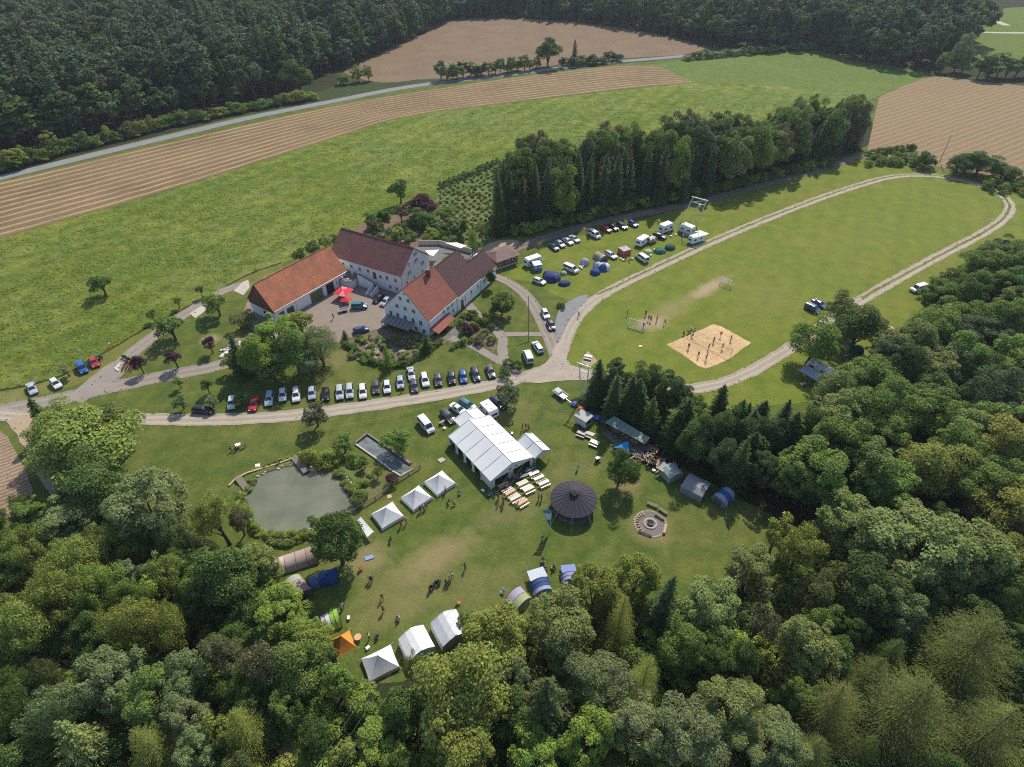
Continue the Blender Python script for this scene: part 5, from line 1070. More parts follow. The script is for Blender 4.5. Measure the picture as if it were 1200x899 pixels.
tunnel(Zr(712,365),Zr(702,315),3.0,1.6,[(.30,.32,.48),(.26,.29,.48)],'violet-blue tunnel tent right of the one with a pale canopy',taper=.95,canopy=((.22,.26,.48),1.5))
Zs=lambda X,Y:(640+X/5.,540+Y/5.)
ft_axis(Zs(720,20),Zs(770,75),3.2,'small grey-green frame tent nearest the woodpile',GGR,1.5,2.2); shade_roof('tent_canopy','grey-green awning roof beside the small frame tent',[Zs(648,42),Zs(690,5),Zs(722,22),Zs(685,65)],(1.6,1.9,1.9,1.6),GGR,posts=True)
ft_axis(Zs(825,95),Zs(945,155),4.2,'long grey frame tent between the small frame tent and the blue-topped dome',(.30,.29,.29),1.6,2.4)
tunnel(Zs(1075,175),Zs(1005,235),3.4,1.9,[(.42,.44,.50),(.03,.16,.42),(.44,.44,.50)],'grey dome tent with a blue top band at the end of the tent row',taper=.85)
# camper field tents
Zc=lambda X,Y:(590+X/4.61,220+Y/4.61); Zd=lambda X,Y:(650+X/6.,220+Y/6.)
dome(Zc(262,492),2.5,2.0,[NV,(.05,.06,.17),NV,(.07,.075,.18)],'big navy dome tent beside a white hatchback on the camper field',.4,1.1)
dome(Zc(238,478),1.5,1.7,[(.06,.065,.16)]*2,'navy side dome joined to the big navy tent',.2)
dome(Zc(328,522),1.5,1.1,[(.03,.05,.14)]*2,'low dark blue dome tent in front of the white transporter',.3,1.25)
dome(Zc(325,467),1.1,1.,[(.35,.42,.28)]*2,'small pale green dome tent behind the white transporter',.1)
dome(Zc(438,412),1.5,1.9,[(.33,.35,.40),(.40,.42,.46)],'slim grey pod tent right of the white transporter',.2)
dome(Zd(347,570),1.85,1.9,[BLU,(.62,.64,.68),(.06,.1,.28),(.62,.64,.68)],'blue and white striped family dome tent, highest of three linked domes',.3,1.05)
dome(Zd(284,602),1.6,1.4,[(.04,.07,.25)]*4,'low blue dome linked to the striped family tent',.3)
dome(Zd(300,555),1.4,1.6,[BLU,(.5,.52,.56)],'blue dome with white bands at the back of the striped family tent',.3)
tunnel(Zd(295,465),Zd(350,500),3.4,1.9,[TAN,(.30,.25,.21),(.40,.35,.30)],'tan brown tunnel tent left of the silver estate',taper=.9)
dome(Zd(738,452),1.7,1.3,[(.03,.13,.11),(.04,.16,.13)],'dark green dome tent, left one of two on the camper field',.2,1.2)
dome(Zd(810,428),1.6,1.3,[(.015,.07,.055),(.02,.085,.065)],'dark green dome tent, right one of two on the camper field',.2,1.1)
dome(Zd(655,455),1.4,1.,[(.40,.50,.16),(.46,.55,.22)],'yellow-green dome tent behind the camper bus',.3)
pyramid_tent(P(*Zd(488,462)),.5,2.9,2.9,2.7,1.7,'red and white pavilion tent on the camper field',(.62,.13,.08),None); 
for o in list(C.objects):
    if o.name.startswith('roof_panel') and o.parent and o.parent.get('label','').startswith('red and white'): o.color=(.78,.72,.68,1)
# right side camp
Ze=lambda X,Y:(900+X/5.714,330+Y/5.714)
shade_roof('tent_canopy','grey awning roof under the dark trees beside the loop track',[Ze(480,410),Ze(520,385),Ze(590,415),Ze(545,440)],(2.1,2.1,2.0,2.0),(.30,.29,.31)); dome(Ze(590,465),1.6,1.5,[(.03,.12,.12)]*2,'dark green dome tent under the dark trees by the loop track',.2,1.2)
dome(Ze(808,335),1.6,1.3,[(.65,.32,.20),(.7,.6,.5)],'orange and white dome tent at the wood edge beyond the dark trees',.2)
# ---------------------------------------------------------------- cars
def car_proto(kind_):
    """stations along x (front = +x): x, belt height, roof height, roof half width"""
    spec={
     'hatch':(4.05,1.74,1.50,[(-2.02,.80,.80,.70),(-1.95,.98,1.02,.66),(-1.55,1.0,1.44,.55),(-.9,.99,1.50,.58),(.25,.97,1.47,.57),(1.02,.94,.99,.66),(1.75,.80,.82,.66),(2.02,.62,.62,.62)],[2,3,4]),
     'estate':(4.65,1.78,1.48,[(-2.32,.80,.80,.72),(-2.25,1.0,1.04,.66),(-1.95,1.0,1.44,.56),(-1.0,1.0,1.48,.59),(.3,.98,1.46,.58),(1.2,.95,.99,.68),(2.05,.80,.82,.68),(2.32,.60,.60,.62)],[2,3,4]),
     'sedan':(4.5,1.76,1.43,[(-2.25,.78,.78,.70),(-2.18,.97,.98,.70),(-1.45,.99,1.01,.66),(-.75,.99,1.42,.54),(.3,.96,1.41,.55),(1.12,.93,.97,.67),(2.0,.80,.82,.67),(2.25,.60,.60,.62)],[3,4]),
     'suv':(4.5,1.84,1.68,[(-2.25,.9,.9,.76),(-2.18,1.12,1.16,.70),(-1.85,1.12,1.62,.60),(-.9,1.12,1.68,.62),(.35,1.10,1.66,.61),(1.05,1.08,1.12,.72),(2.0,.95,.97,.72),(2.25,.7,.7,.68)],[2,3,4]),
     'van':(5.0,1.90,1.98,[(-2.5,.9,.9,.86),(-2.46,1.2,1.85,.80),(-2.3,1.2,1.96,.78),(-.5,1.2,1.98,.78),(1.0,1.18,1.92,.76),(1.75,1.12,1.16,.80),(2.3,.92,.95,.78),(2.5,.6,.6,.74)],[1,2,3,4]),
     'minivan':(4.3,1.80,1.78,[(-2.15,.9,.9,.78),(-2.1,1.1,1.16,.74),(-1.95,1.1,1.72,.66),(-.8,1.1,1.78,.68),(.5,1.08,1.74,.66),(1.2,1.04,1.1,.74),(1.95,.86,.88,.72),(2.15,.6,.6,.68)],[2,3,4]),
    }[kind_]
    L,W,H,stn,top=spec; t=thing('car','car','car'); w=W/2
    def ring(q):
        x,zb,zt,wt=q; e=abs(x)/(L/2); ww=w*(1-.10*e**5); return [(x,-ww*.86,.24),(x,-ww,.34),(x,-ww*1.0,.62),(x,-ww*.96,zb),(x,-wt,zt-.03),(x,-wt*.55,zt+.015),(x,0,zt+.03),(x,wt*.55,zt+.015),(x,wt,zt-.03),(x,ww*.96,zb),(x,ww,.62),(x,ww,.34),(x,ww*.86,.24)]
    Mesh().loft([ring(q) for q in stn]).obj('body','car_paint',t)
    f,r=top[-1],top[0]
    def glass(name,quad,off):
        q=[Vector(p) for p in quad]; c=sum(q,Vector())/4; q=[c+(p-c)*.9 for p in q]; n=(q[1]-q[0]).cross(q[3]-q[0]).normalized()
        if n.dot(Vector(off))<0: n=-n
        q=[p+n*.035 for p in q]; lo=[p-n*.05 for p in q]
        Mesh().add(q+lo,[(0,1,2,3),(7,6,5,4)]+[(i,4+i,4+(i+1)%4,(i+1)%4) for i in range(4)]).obj(name,'car_glass',t)
    A,Bq=stn[f],stn[f+1]; glass('windscreen',[(A[0]+.02,-A[3]*.98,A[2]-.02),(A[0]+.02,A[3]*.98,A[2]-.02),(Bq[0],w*.84,Bq[2]),(Bq[0],-w*.84,Bq[2])],(1,0,1))
    A,Bq=stn[r],stn[r-1]; glass('rear_window',[(A[0],-A[3]*.95,A[2]-.03),(A[0],A[3]*.95,A[2]-.03),(Bq[0],Bq[3],max(Bq[2],Bq[1])+.03),(Bq[0],-Bq[3],max(Bq[2],Bq[1])+.03)] ,(-1,0,.4))
    for sg in (-1,1):
        for a,b in zip(top,top[1:]):
            A,Bq=stn[a],stn[b]
            if kind_=='van' and b<4: 
                if b!=3: continue
            glass('side_window',[(A[0]+.05,sg*w*.97,A[1]+.04),(Bq[0]-.03,sg*w*.97,Bq[1]+.04),(Bq[0]-.03,sg*(Bq[3]+.02),Bq[2]-.06),(A[0]+.05,sg*(A[3]+.02),A[2]-.06)],(0,sg,.3))
    if 'wheel' not in KIDS:
        wm=Mesh(); wm.lathe([(.0,-.1),(.31,-.1),(.32,-.05),(.32,.05),(.31,.1),(.0,.1)],12); wm=wm.data('wheel','rubber'); hm=Mesh().lathe([(.19,-.115),(.19,.115)],10); hm.f+= [tuple(range(10))[::-1],tuple(range(10,20))]; hm=hm.data('rim','hub'); KIDS['wheel']=(wm,hm)
    for x in (-L*.30,L*.31):
        for sg in (-1,1):
            o=link('wheel',KIDS['wheel'][0],t,loc=(x,sg*(w-.06),.32)); o.rotation_euler=(math.pi/2,0,0); link('rim',KIDS['wheel'][1],o)
    zf=stn[-2][1]
    for sg in (-1,1):
        Mesh().box((L/2-.10,sg*w*.68,zf*.80),(.16,.36,.15)).obj('headlight','lamp_clear',t); Mesh().box((-L/2+.06,sg*w*.80,.86),(.12,.18,.20)).obj('taillight','lamp_red',t); Mesh().box((stn[f+1][0]-.05,sg*(w+.08),zf*1.18),(.12,.18,.13)).obj('mirror','trim_black',t)
    Mesh().box((L/2-.03,0,.36),(.10,W*.84,.18)).obj('front_bumper','trim_black',t); Mesh().box((-L/2+.03,0,.36),(.10,W*.84,.18)).obj('rear_bumper','trim_black',t)
    return t
CARP={k:car_proto(k) for k in ('hatch','estate','sedan','suv','van','minivan')}; USED=set()
WH=(.68,.68,.67); SI=(.42,.45,.48); SB=(.36,.42,.50); BK=(.012,.012,.014); DN=(.018,.022,.045); DGY=(.06,.062,.068); BL=(.02,.10,.36); RD=(.45,.02,.025); TE=(.03,.16,.19); BE=(.72,.68,.62); DPU=(.06,.05,.075); DB=(.03,.06,.16)
def car(k,a,b,col,label,group=None,cat='car',z=.75,flip=False,name=None,scale=1.):
    """a = rear end, b = front end as seen in the photograph"""
    c,ang,_=seg(a,b,z)
    if flip: ang+=math.pi
    pr=CARP[k]
    if k in USED: o=dup(pr,(c.x,c.y,0),ang,label,group)
    else: USED.add(k); o=pr; o.location=(c.x,c.y,0); o.rotation_euler=(0,0,ang); o['label']=label; (o.__setitem__('group',group) if group else None)
    o['category']=cat; o.scale=(scale,)*3
    if name: o.name=name
    for ch in o.children:
        if ch.name.startswith('body'): ch.color=(*col,1)
    TREES.append((c.x,c.y,1.5)); return o
Zr5=lambda X,Y:(360+X/5,390+Y/5)
G1='cars parked in the row along the lower drive'
row=[('hatch',(25,318),(28,386),SB,'silver-blue hatchback under the grove, left of the small black car'),('hatch',(107,332),(107,384),BK,'small black car in the row, in the shade of the grove'),('estate',(188,310),(192,384),SI,'silver estate right of the small black car'),('estate',(247,300),(250,378),SI,'silver car left of the pale beige one in the row'),('estate',(322,305),(328,378),BE,'pale beige car with a light roof in the middle of the row'),('hatch',(400,287),(405,348),DGY,'dark grey hatchback right of the pale beige car'),('hatch',(467,282),(470,348),WH,'white hatchback right of the dark grey hatchback'),('hatch',(543,256),(548,322),SB,'silver-blue hatchback beside a standing person'),('sedan',(603,206),(615,268),SI,'silver car in the second rank behind the dark purple one'),('hatch',(622,278),(632,343),DPU,'dark purple car in front of the silver one in the row'),('estate',(683,242),(697,304),WH,'white estate right of the dark purple car'),('hatch',(763,242),(772,306),DGY,'dark grey hatchback second right of the white estate'),('hatch',(842,232),(852,292),DN,'navy hatchback left of the bright blue one'),('hatch',(908,220),(920,288),BL,'bright blue hatchback in the row'),('estate',(975,206),(998,275),DN,'long navy estate right of the bright blue hatchback'),('sedan',(1062,196),(1085,252),DGY,'dark sedan at the right end of the row')]
row[11]=row[11][:4]+('dark grey hatchback between the white estate and the navy hatchback',)
for k,a,b,c,l in row: car(k,Zr5(*a),Zr5(*b),c,l,G1)
Zq=lambda X,Y:(200+X/5,380+Y/5)
car('estate',Zq(130,494),Zq(246,506),BK,'black estate parked sideways under the silver-leaved trees'); car('hatch',Zq(363,418),Zq(352,498),(.50,.58,.58),'pale silver-green hatchback left of the red car',G1); car('sedan',Zq(497,425),Zq(476,503),RD,'red car in the row below the grove',G1); car('estate',Zq(582,387),Zq(572,480),SB,'silver-blue estate right of the red car',G1); car('hatch',Zq(657,374),Zq(655,450),WH,'white hatchback, left one of the two white cars below the grove',G1); car('estate',Zq(735,366),Zq(735,455),WH,'white estate with dark roof rails, right one of the two white cars below the grove',G1)
Zl=lambda X,Y:(10+X/4.8,380+Y/4.8)
car('sedan',Zl(115,327),Zl(147,392),SI,'silver sedan at the far left end of the meadow edge'); car('hatch',Zl(240,303),Zl(290,360),WH,'white hatchback at the meadow edge between silver sedan and blue car'); car('minivan',Zl(397,214),Zl(430,274),BL,'blue compact van at the meadow edge beside the red car'); car('hatch',Zl(465,186),Zl(495,238),RD,'red hatchback at the meadow edge beside the blue one')
Zy=lambda X,Y:(370+X/6,340+Y/6)
car('minivan',Zy(258,112),Zy(355,108),TE,'teal small van with a trailer in the yard'); car('hatch',Zy(255,292),Zy(380,262),DB,'blue hatchback at the yard edge beside the cottage garden',z=.7); car('hatch',Zy(462,38),Zy(418,75),BK,'black car in the farmhouse shade of the yard'); car('hatch',Zy(512,57),Zy(470,98),SI,'silver car beside the black one in the yard')
Zj=lambda X,Y:(580+X/7.49,360+Y/7.49)
car('hatch',Zj(425,20),Zj(462,92),WH,'white hatchback on the grass between field path and asphalt patch'); car('hatch',Zj(472,112),Zj(512,198),DN,'navy hatchback behind the white one beside the asphalt patch'); car('estate',Zj(405,388),Zj(348,302),WH,'white estate at the inside of the junction curve'); car('van',Zj(315,485),Zj(265,365),WH,'white bus parked beside the dark shrubs at the junction',cat='van',name='camper_bus',z=1.)
# camper field
car('sedan',Zc(258,306),Zc(288,330),DB,'dark blue car at the left end of the rear parking row'); car('hatch',Zc(282,284),Zc(332,320),SI,'silver hatchback, left one of three in the rear parking row'); car('sedan',Zc(325,272),Zc(372,302),WH,'white sedan, middle one of three in the rear parking row'); car('sedan',Zc(360,258),Zc(408,290),SI,'silver sedan, right one of three in the rear parking row')
car('van',Zd(232,295),Zd(328,352),WH,'white panel van in the rear row, left of the red car',cat='van',name='panel_van',z=1.); car('hatch',Zd(325,272),Zd(402,308),RD,'dark red car beside the white panel van'); car('hatch',Zd(383,258),Zd(447,298),BK,'black car between the red and the dark estate in the rear row'); car('estate',Zd(438,242),Zd(512,290),DGY,'dark estate left of the bright blue car in the rear row'); car('hatch',Zd(515,228),Zd(592,275),BL,'bright blue car at the right end of the rear row')
car('hatch',Zc(160,490),Zc(228,516),WH,'white hatchback beside the big navy dome tent'); car('van',Zc(322,415),Zc(408,452),WH,'white transporter in the middle of the camper field',cat='van',name='transporter_van',z=1.); car('estate',Zd(360,448),Zd(432,492),SI,'silver estate left of the red and white pavilion tent'); car('van',Zd(660,518),Zd(572,455),(.70,.74,.78),'white and blue camper bus with a raised roof beside the track',cat='camper van',name='camper_bus',z=1.); car('suv',Zd(692,325),Zd(785,352),BK,'black off-roader between the caravans')
Zk=lambda X,Y:(730+X/4.615,310+Y/4.615)
car('minivan',Zk(985,212),Zk(1072,256),DB,'dark blue people carrier beside the trees of the loop track',z=.9); car('sedan',Zk(1032,190),Zk(1100,232),DB,'dark blue sedan behind the people carrier at the loop track'); car('van',(1088,334.),(1065.5,340),WH,'white van at the wood edge right of the loop track',cat='van',name='panel_van',z=1.)
Zm=lambda X,Y:(480+X/4.996,440+Y/4.996)
car('van',Zm(65,248),Zm(128,322),WH,'white minibus on the lawn behind the marquee',cat='van',name='minibus',z=1.); car('estate',Zm(195,205),Zm(255,270),DGY,'dark grey car at the back corner of the marquee'); car('sedan',Zm(248,170),Zm(322,220),WH,'white sedan behind the marquee'); car('estate',Zm(302,145),Zm(378,195),TE,'teal estate behind the marquee'); car('estate',Zm(475,122),Zm(570,190),DN,'navy estate beside the white box trailer'); car('hatch',(736,453),(752,459),RD,'red car half hidden behind the conifer belt')
# ---------------------------------------------------------------- caravans, trailers, campers
def caravan(a,b,label,col=(.78,.78,.76),W=2.2,H=2.5,z=1.3,name='caravan',stripe=None,cat='caravan',draw=True,L=None,motor=False):
    c,ang,L_=seg(a,b,z); L=L or L_; t=thing(name,label,cat,(c.x,c.y,0),ang); h,k=L/2,W/2
    prof=[(-h+.05,.5),(-h,1.0),(-h+.08,H*.8),(-h+.45,H),(h-.5,H),(h-.12,H*.78),(h,1.05),(h-.2,.5)] if not motor else [(-h+.02,.45),(-h,H*.9),(-h+.2,H),(h-1.2,H+.1),(h-.35,H*.78),(h-.55,H*.60),(h-.15,1.05),(h,.9),(h-.02,.45)]
    m=Mesh(); m.loft([[(x*(.98 if abs(y)==k else 1),y,z_+(0 if abs(y)<k else -.03)) for x,z_ in prof] for y in (-k,-k*.94,k*.94,k)]); m.obj('body','painted',t,col=col)
    for y in (-k-.005,k+.005):
        for x in (-h*.55,h*.35): Mesh().box((x,y,1.62),(L*.2,.05,.55)).obj('window','window_glass',t)
    Mesh().box((-h-.0,0,1.65),(.06,W*.55,.55)).obj('window','window_glass',t); Mesh().box((h-.10,0,1.6 if not motor else 1.35),(.12,W*.62,.5)).obj('window','window_glass',t)
    Mesh().box((L*.05,-k-.02,1.25),(.65,.04,1.5)).obj('door','white_paint',t); Mesh().box((-h*.3,0,H+.05),(.5,.5,.12)).obj('roof_vent','galvanised',t); Mesh().box((h*.4,0,H+.05),(.4,.4,.1)).obj('roof_vent','galvanised',t)
    if stripe:
        for y in (-k-.008,k+.008): Mesh().box((0,y,1.15),(L*.92,.02,.12)).obj('stripe','painted',t,col=stripe)
    for x in ((0,) if not motor else (-h*.5,h*.68)):
        for y in (-k+.08,k-.08): o=link('wheel',KIDS['wheel'][0],t,loc=(x,y,.32)); o.rotation_euler=(math.pi/2,0,0); link('rim',KIDS['wheel'][1],o)
    if draw and not motor: m=Mesh(); m.bar((h-.3,-.5,.45),(h+1.,0,.45),.07); m.bar((h-.3,.5,.45),(h+1.,0,.45),.07); m.obj('drawbar','steel',t)
    if motor: Mesh().box((h-.02,0,.5),(.08,W*.9,.2)).obj('front_bumper','trim_black',t)
    return t
caravan(Zc(118,408),Zc(200,380),'white caravan with awning tent at the left of the camper field',H=2.6,stripe=(.25,.27,.3)); ft=P(*Zc(180,442)); fr=thing('awning_tent','blue and white awning tent on the caravan beside the wooden hut','awning',(ft.x,ft.y,0),.35)
Mesh().slab([(-1.3,-1.1,2.0),(1.3,-1.1,2.0),(1.3,1.1,2.35),(-1.3,1.1,2.35)],.06).obj('roof_panel','fabric',fr,col=(.72,.73,.74))
for x,y,w_,d in ((0,-1.1,2.6,.04),(-1.3,0,.04,2.2),(1.3,0,.04,2.2)): Mesh().box((x,y,1.0),(w_,d,1.95)).obj('wall_panel','fabric',fr,col=(.16,.22,.36))
for x in (-.7,.7): Mesh().box((x,-1.14,1.3),(.7,.03,.7)).obj('window','fabric',fr,col=(.6,.64,.7))
caravan(Zd(585,392),Zd(648,352),'white rounded caravan in the middle of the camper field'); caravan(Zd(655,380),Zd(705,352),'tan folding trailer right of the white rounded caravan',col=(.36,.25,.19),H=1.5,z=.8,name='folding_trailer',cat='trailer')
caravan(Zd(745,292),Zd(828,262),'white motorhome behind the black off-roader',motor=True,H=2.9,name='motorhome',cat='motorhome',stripe=(.2,.25,.35),z=1.5); caravan(Zd(975,305),Zd(880,270),'white motorhome with sitting group before it',motor=True,H=2.9,name='motorhome',cat='motorhome',stripe=(.25,.25,.3),z=1.5)
caravan(Zd(950,372),Zd(1038,345),'white caravan nearest the loop track'); shade_roof('caravan_awning','white awning roof beside the caravan nearest the loop track',[Zd(985,308),Zd(1020,298),Zd(1088,322),Zd(1058,336)],(2.3,2.3,2.1,2.1),(.74,.74,.73))
cv=caravan(Ze(300,560),Ze(400,615),'silver-white caravan with grey awning under trees by the loop track',H=2.5,L=6.2,col=(.62,.66,.70)); shade_roof('caravan_awning','grey awning roof along the silver-white caravan',[Ze(200,592),Ze(265,562),Ze(395,640),Ze(345,678)],(1.9,2.4,2.4,1.9),(.36,.38,.42))
caravan(Zm(430,165),Zm(500,235),'white box trailer behind the marquee beside the navy estate',W=2.3,H=2.6,name='box_trailer',cat='trailer',z=1.4,col=(.72,.72,.70))
# grey trailer hut beside the conifer belt
p=P(683,497); th=thing('trailer_hut','small pale grey trailer hut with open hatch beside the conifer belt','trailer',(p.x,p.y,0),-.75)
Mesh().box((0,0,1.35),(2.9,2.2,1.9)).obj('body','painted',th,col=(.55,.55,.53)); Mesh().slab([(-1.6,-1.25,2.45),(1.6,-1.25,2.45),(1.6,1.25,2.6),(-1.6,1.25,2.6)],.1).obj('roof','concrete_grey',th); Mesh().box((1.48,0,1.5),(.04,1.7,1.0)).obj('hatch','trim_black',th)
for y in (-1.05,1.05): o=link('wheel',KIDS['wheel'][0],th,loc=(0,y,.32)); o.rotation_euler=(math.pi/2,0,0)
# flat trailer by the mast
c,ang,L=seg(Zm(850,85),Zm(930,145),.6); tr=thing('flat_trailer','long silver flat trailer at the conifer belt beside the mast','trailer',(c.x,c.y,0),ang); Mesh().box((-.4,0,.7),(L*.8,1.7,.12)).obj('bed','galvanised',tr)
for y in (-.85,.85): Mesh().box((-.4,y,.9),(L*.8,.05,.3)).obj('side_board','galvanised',tr); o=link('wheel',KIDS['wheel'][0],tr,loc=(-.4,y,.32)); o.rotation_euler=(math.pi/2,0,0)
Mesh().box((-1.2,0,1.0),(1.6,1.3,.5)).obj('cover','fabric',tr,col=(.5,.5,.5)); Mesh().bar((L*.3,0,.5),(L*.55+.6,0,.5),.09).obj('drawbar','steel',tr)
# yard trailer, parasol
c,ang,L=seg(Zy(155,148),Zy(232,128),.6); yt=thing('car_trailer','small white open trailer behind the teal van in the yard','trailer',(c.x,c.y,0),ang); Mesh().box((0,0,.55),(2.3,1.25,.08)).obj('bed','wood_grey',yt)
for y in (-.62,.62): Mesh().box((0,y,.75),(2.3,.05,.35)).obj('side_board','white_paint',yt); o=link('wheel',KIDS['wheel'][0],yt,loc=(0,y,.32)); o.rotation_euler=(math.pi/2,0,0)
for x in (-1.15,1.15): Mesh().box((x,0,.75),(.05,1.2,.35)).obj('end_board','white_paint',yt)
Mesh().bar((1.15,0,.5),(2.4,0,.5),.06).obj('drawbar','steel',yt)
def parasol(p,label,col,col2,r=2.1,h=2.6,rz=0.,n=4):
    t=thing('parasol',label,'parasol',(p.x,p.y,0),rz)
    for i in range(n*2):
        a0,a1=6.2832*i/(n*2),6.2832*(i+1)/(n*2); R0=lambda j:r*(1.18 if j%2==0 else 1.0/math.cos(0)*.86)
        m=Mesh(); m.add([(0,0,h),(R0(i)*math.cos(a0),R0(i)*math.sin(a0),h-.65),(R0(i+1)*math.cos(a1),R0(i+1)*math.sin(a1),h-.62)],[(0,1,2)]); cloth(m,'canopy_panel',col if i%4!=1 else col2,t)
    Mesh().tube([(0,0,0),(0,0,h+.05)],.04,6).obj('pole','white_paint',t); Mesh().box((0,0,.06),(.7,.7,.12)).obj('base','concrete_grey',t); return t
Zh=lambda X,Y:(380+X/9,270+Y/9)
parasol(P(*Zh(200,640),2.2),'large red parasol with white lettering panels in the yard',(.62,.035,.06),(.70,.25,.27),2.5,2.7,.4); parasol(P(*Zh(222,720),1.6),'second lower red parasol panel beside the large one in the yard',(.6,.035,.06),(.62,.05,.07),1.5,2.0,.9)
# back yard sheets
for px,l in (([(521,284.5),(535,284),(547.5,288),(540,291)],'white flat awning sheet beside the wall of the back yard'),([(498,293.5),(515,292.5),(508,300),(503,299)],'white awning roof beside the farmhouse gable')): shade_roof('awning_sheet',l,px,(2.5,2.6,2.5,2.4),WHT)
bw=thing('yard_wall','brownish low wall round the back yard behind the farmhouse','wall',P(500,284)); 
for a,b in (((492,287),(515,287)),((515,287),(553,297))): q=P(*a)-P(500,284); r_=P(*b)-P(500,284); Mesh().bar(q+Vector((0,0,.8)),r_+Vector((0,0,.8)),.25,1.6).obj('wall_panel','stone',bw)
p=P(558,304); caravan((556,303),(562,300),'small white trailer with rounded roof behind the low end wing',H=2.0,W=1.7,L=2.8,name='small_trailer',cat='trailer')
# ---------------------------------------------------------------- masts, poles, wires
def hmast(bases,tops,h,label,struts=()):
    o=(P(*bases[0])+P(*bases[1]))/2; t=thing('power_mast',label,'power mast',o); T=[]
    for b,tp in zip(bases,tops):
        p=P(*b)-o; q=P(*tp,h)-o; T.append(q); Mesh().tube([p,q],[.19,.12],8).obj('pole','galvanised',t)
    d=(T[1]-T[0]).normalized(); A=T[0]-d*.5; Bq=T[1]+d*.5
    Mesh().bar(A,Bq,.18,.22).obj('crossarm','galvanised',t); Mesh().bar(T[0]-Vector((0,0,1.6)),T[1]-Vector((0,0,1.6)),.1).obj('tie','galvanised',t)
    Mesh().bar(T[0]-Vector((0,0,1.6)),T[1]-Vector((0,0,.1)),.06).obj('brace','galvanised',t)
    for i in range(3): q=A.lerp(Bq,(.08,.5,.92)[i]); Mesh().lathe([(.05,0),(.10,.08),(.06,.14),(.10,.22),(.05,.32)],8,tuple(q+Vector((0,0,.1)))).obj('insulator','concrete_grey',t)
    return [o+A.lerp(Bq,u)+Vector((0,0,.4)) for u in (.08,.5,.92)],t
Zn=lambda X,Y:(650+X/6.,220+Y/6.)
b1=[(797,262),(816,266)]; W1,m1=hmast(b1,[(812.5,231),(828,235)],11.5,'tall two-legged power mast with crossarm behind the motorhomes')
q0=m1.location; Mesh().bar(P(*Zn(945,240))-q0,P(*Zn(1015,120),8)-q0,.16).obj('strut','galvanised',m1); Mesh().box(P(*Zn(1020,128),8.2)-q0,(.7,.6,.9)).obj('transformer','concrete_grey',m1)
W2,m2=hmast([(681,468),(686,470)],[(679,426),(690,430)],10.,'power mast at the conifer belt carrying wires over the camp lawn')
W3=[P(352+14*i,905+2*i,9.) for i in range(3)]
m3o=(P(352,905,9)+P(380,909,9))/2; m3=thing('power_mast','power mast among trees at the bottom edge of the picture','power mast',(m3o.x,m3o.y-6,0))
W3=[Vector((w_.x-(1.5),w_.y-6,9.3)) for w_ in W3]
Mesh().tube([(-1.5,0,0),(-1.5,0,9)],[.19,.12],8).obj('pole','galvanised',m3); Mesh().bar(W3[0]-m3.location-Vector((.2,0,.3)),W3[2]-m3.location+Vector((.2,0,-.3)),.14).obj('crossarm','galvanised',m3)
def wire(a,b,sag,label,group,r=.013):
    n=24; pts=[a.lerp(b,i/n)-Vector((0,0,sag*4*(i/n)*(1-i/n))) for i in range(n+1)]; tag(Mesh().tube(pts,r,4).obj('overhead_wire','wire_metal'),label,'wire',group)
for i,nm in enumerate(('left','middle','right')):
    wire(W1[i],W2[i],1.2,nm+' wire between the mast behind the motorhomes and the mast at the conifer belt','wires over the sports lawn')
    wire(W2[i],W3[i],1.5,nm+' wire over the camp lawn from the conifer belt mast to the bottom trees','wires over the camp lawn')
def pole(a,top,h,label,lamp=False,mat='wood_grey',r=.11):
    o=P(*a); q=P(*top,h)-o; t=thing('utility_pole',label,'pole',o); Mesh().tube([(0,0,0),q],[r*1.2,r*.8],7).obj('pole','bark' if mat=='bark' else mat,t); Mesh().box(q,(.5,.12,.12)).obj('crossarm','steel',t)
pole((619.5,401),(619.5,346),9.5,'dark wooden utility pole at the field path lawn'); pole((1101,190),(1115,158),11,'tall wooden utility pole before the striped field'); pole((556,300),(558,262),8,'pole beside the sandy patch behind the low end wing')
# fence strings along the lower drive
rp=thing('string_fence','thin string fence on small posts along the lawn below the lower drive','fence',P(380,505))
o=P(380,505); sp=[P(*q)-o for q in ((378,505.5),(420,498.5),(470,488),(520,474),(545,467))]
for a,b in zip(sp,sp[1:]):
    Mesh().bar(a+Vector((0,0,.75)),b+Vector((0,0,.75)),.03).obj('string','wood_light',rp); Mesh().bar(a,a+Vector((0,0,.85)),.06).obj('post','wood_light',rp)
# ---------------------------------------------------------------- shelter, wood pile, fire place
Zw=lambda X,Y:(660+X/6.915,430+Y/6.915)
sh=[P(*Zw(*q),z) for q,z in (((335,450),2.5),((410,395),2.9),((705,575),2.9),((660,625),2.5))]; c=sum(sh,Vector())/4; o=Vector((c.x,c.y,0)); t=thing('shelter','long open shelter with a greenish sheet roof under the conifers','shelter',o)
n=8
for i in range(n):
    u0,u1=i/n+.004,(i+1)/n-.004; Mesh().slab([sh[0].lerp(sh[3],u0)-o,sh[0].lerp(sh[3],u1)-o,sh[1].lerp(sh[2],u1)-o,sh[1].lerp(sh[2],u0)-o],.06).obj('roof_sheet','green_roof',t)
for u in (0.02,.25,.5,.75,.98):
    for a,b in ((0,3),(1,2)): q=sh[a].lerp(sh[b],u)-o; Mesh().bar((q.x,q.y,0),(q.x,q.y,q.z-.08),.14).obj('post','wood_brown',t)
q0,q1=sh[1]-o,sh[2]-o; Mesh().bar((q0.x,q0.y,1.0),(q1.x,q1.y,1.0),.06,2.0).obj('back_wall','wood_brown',t)
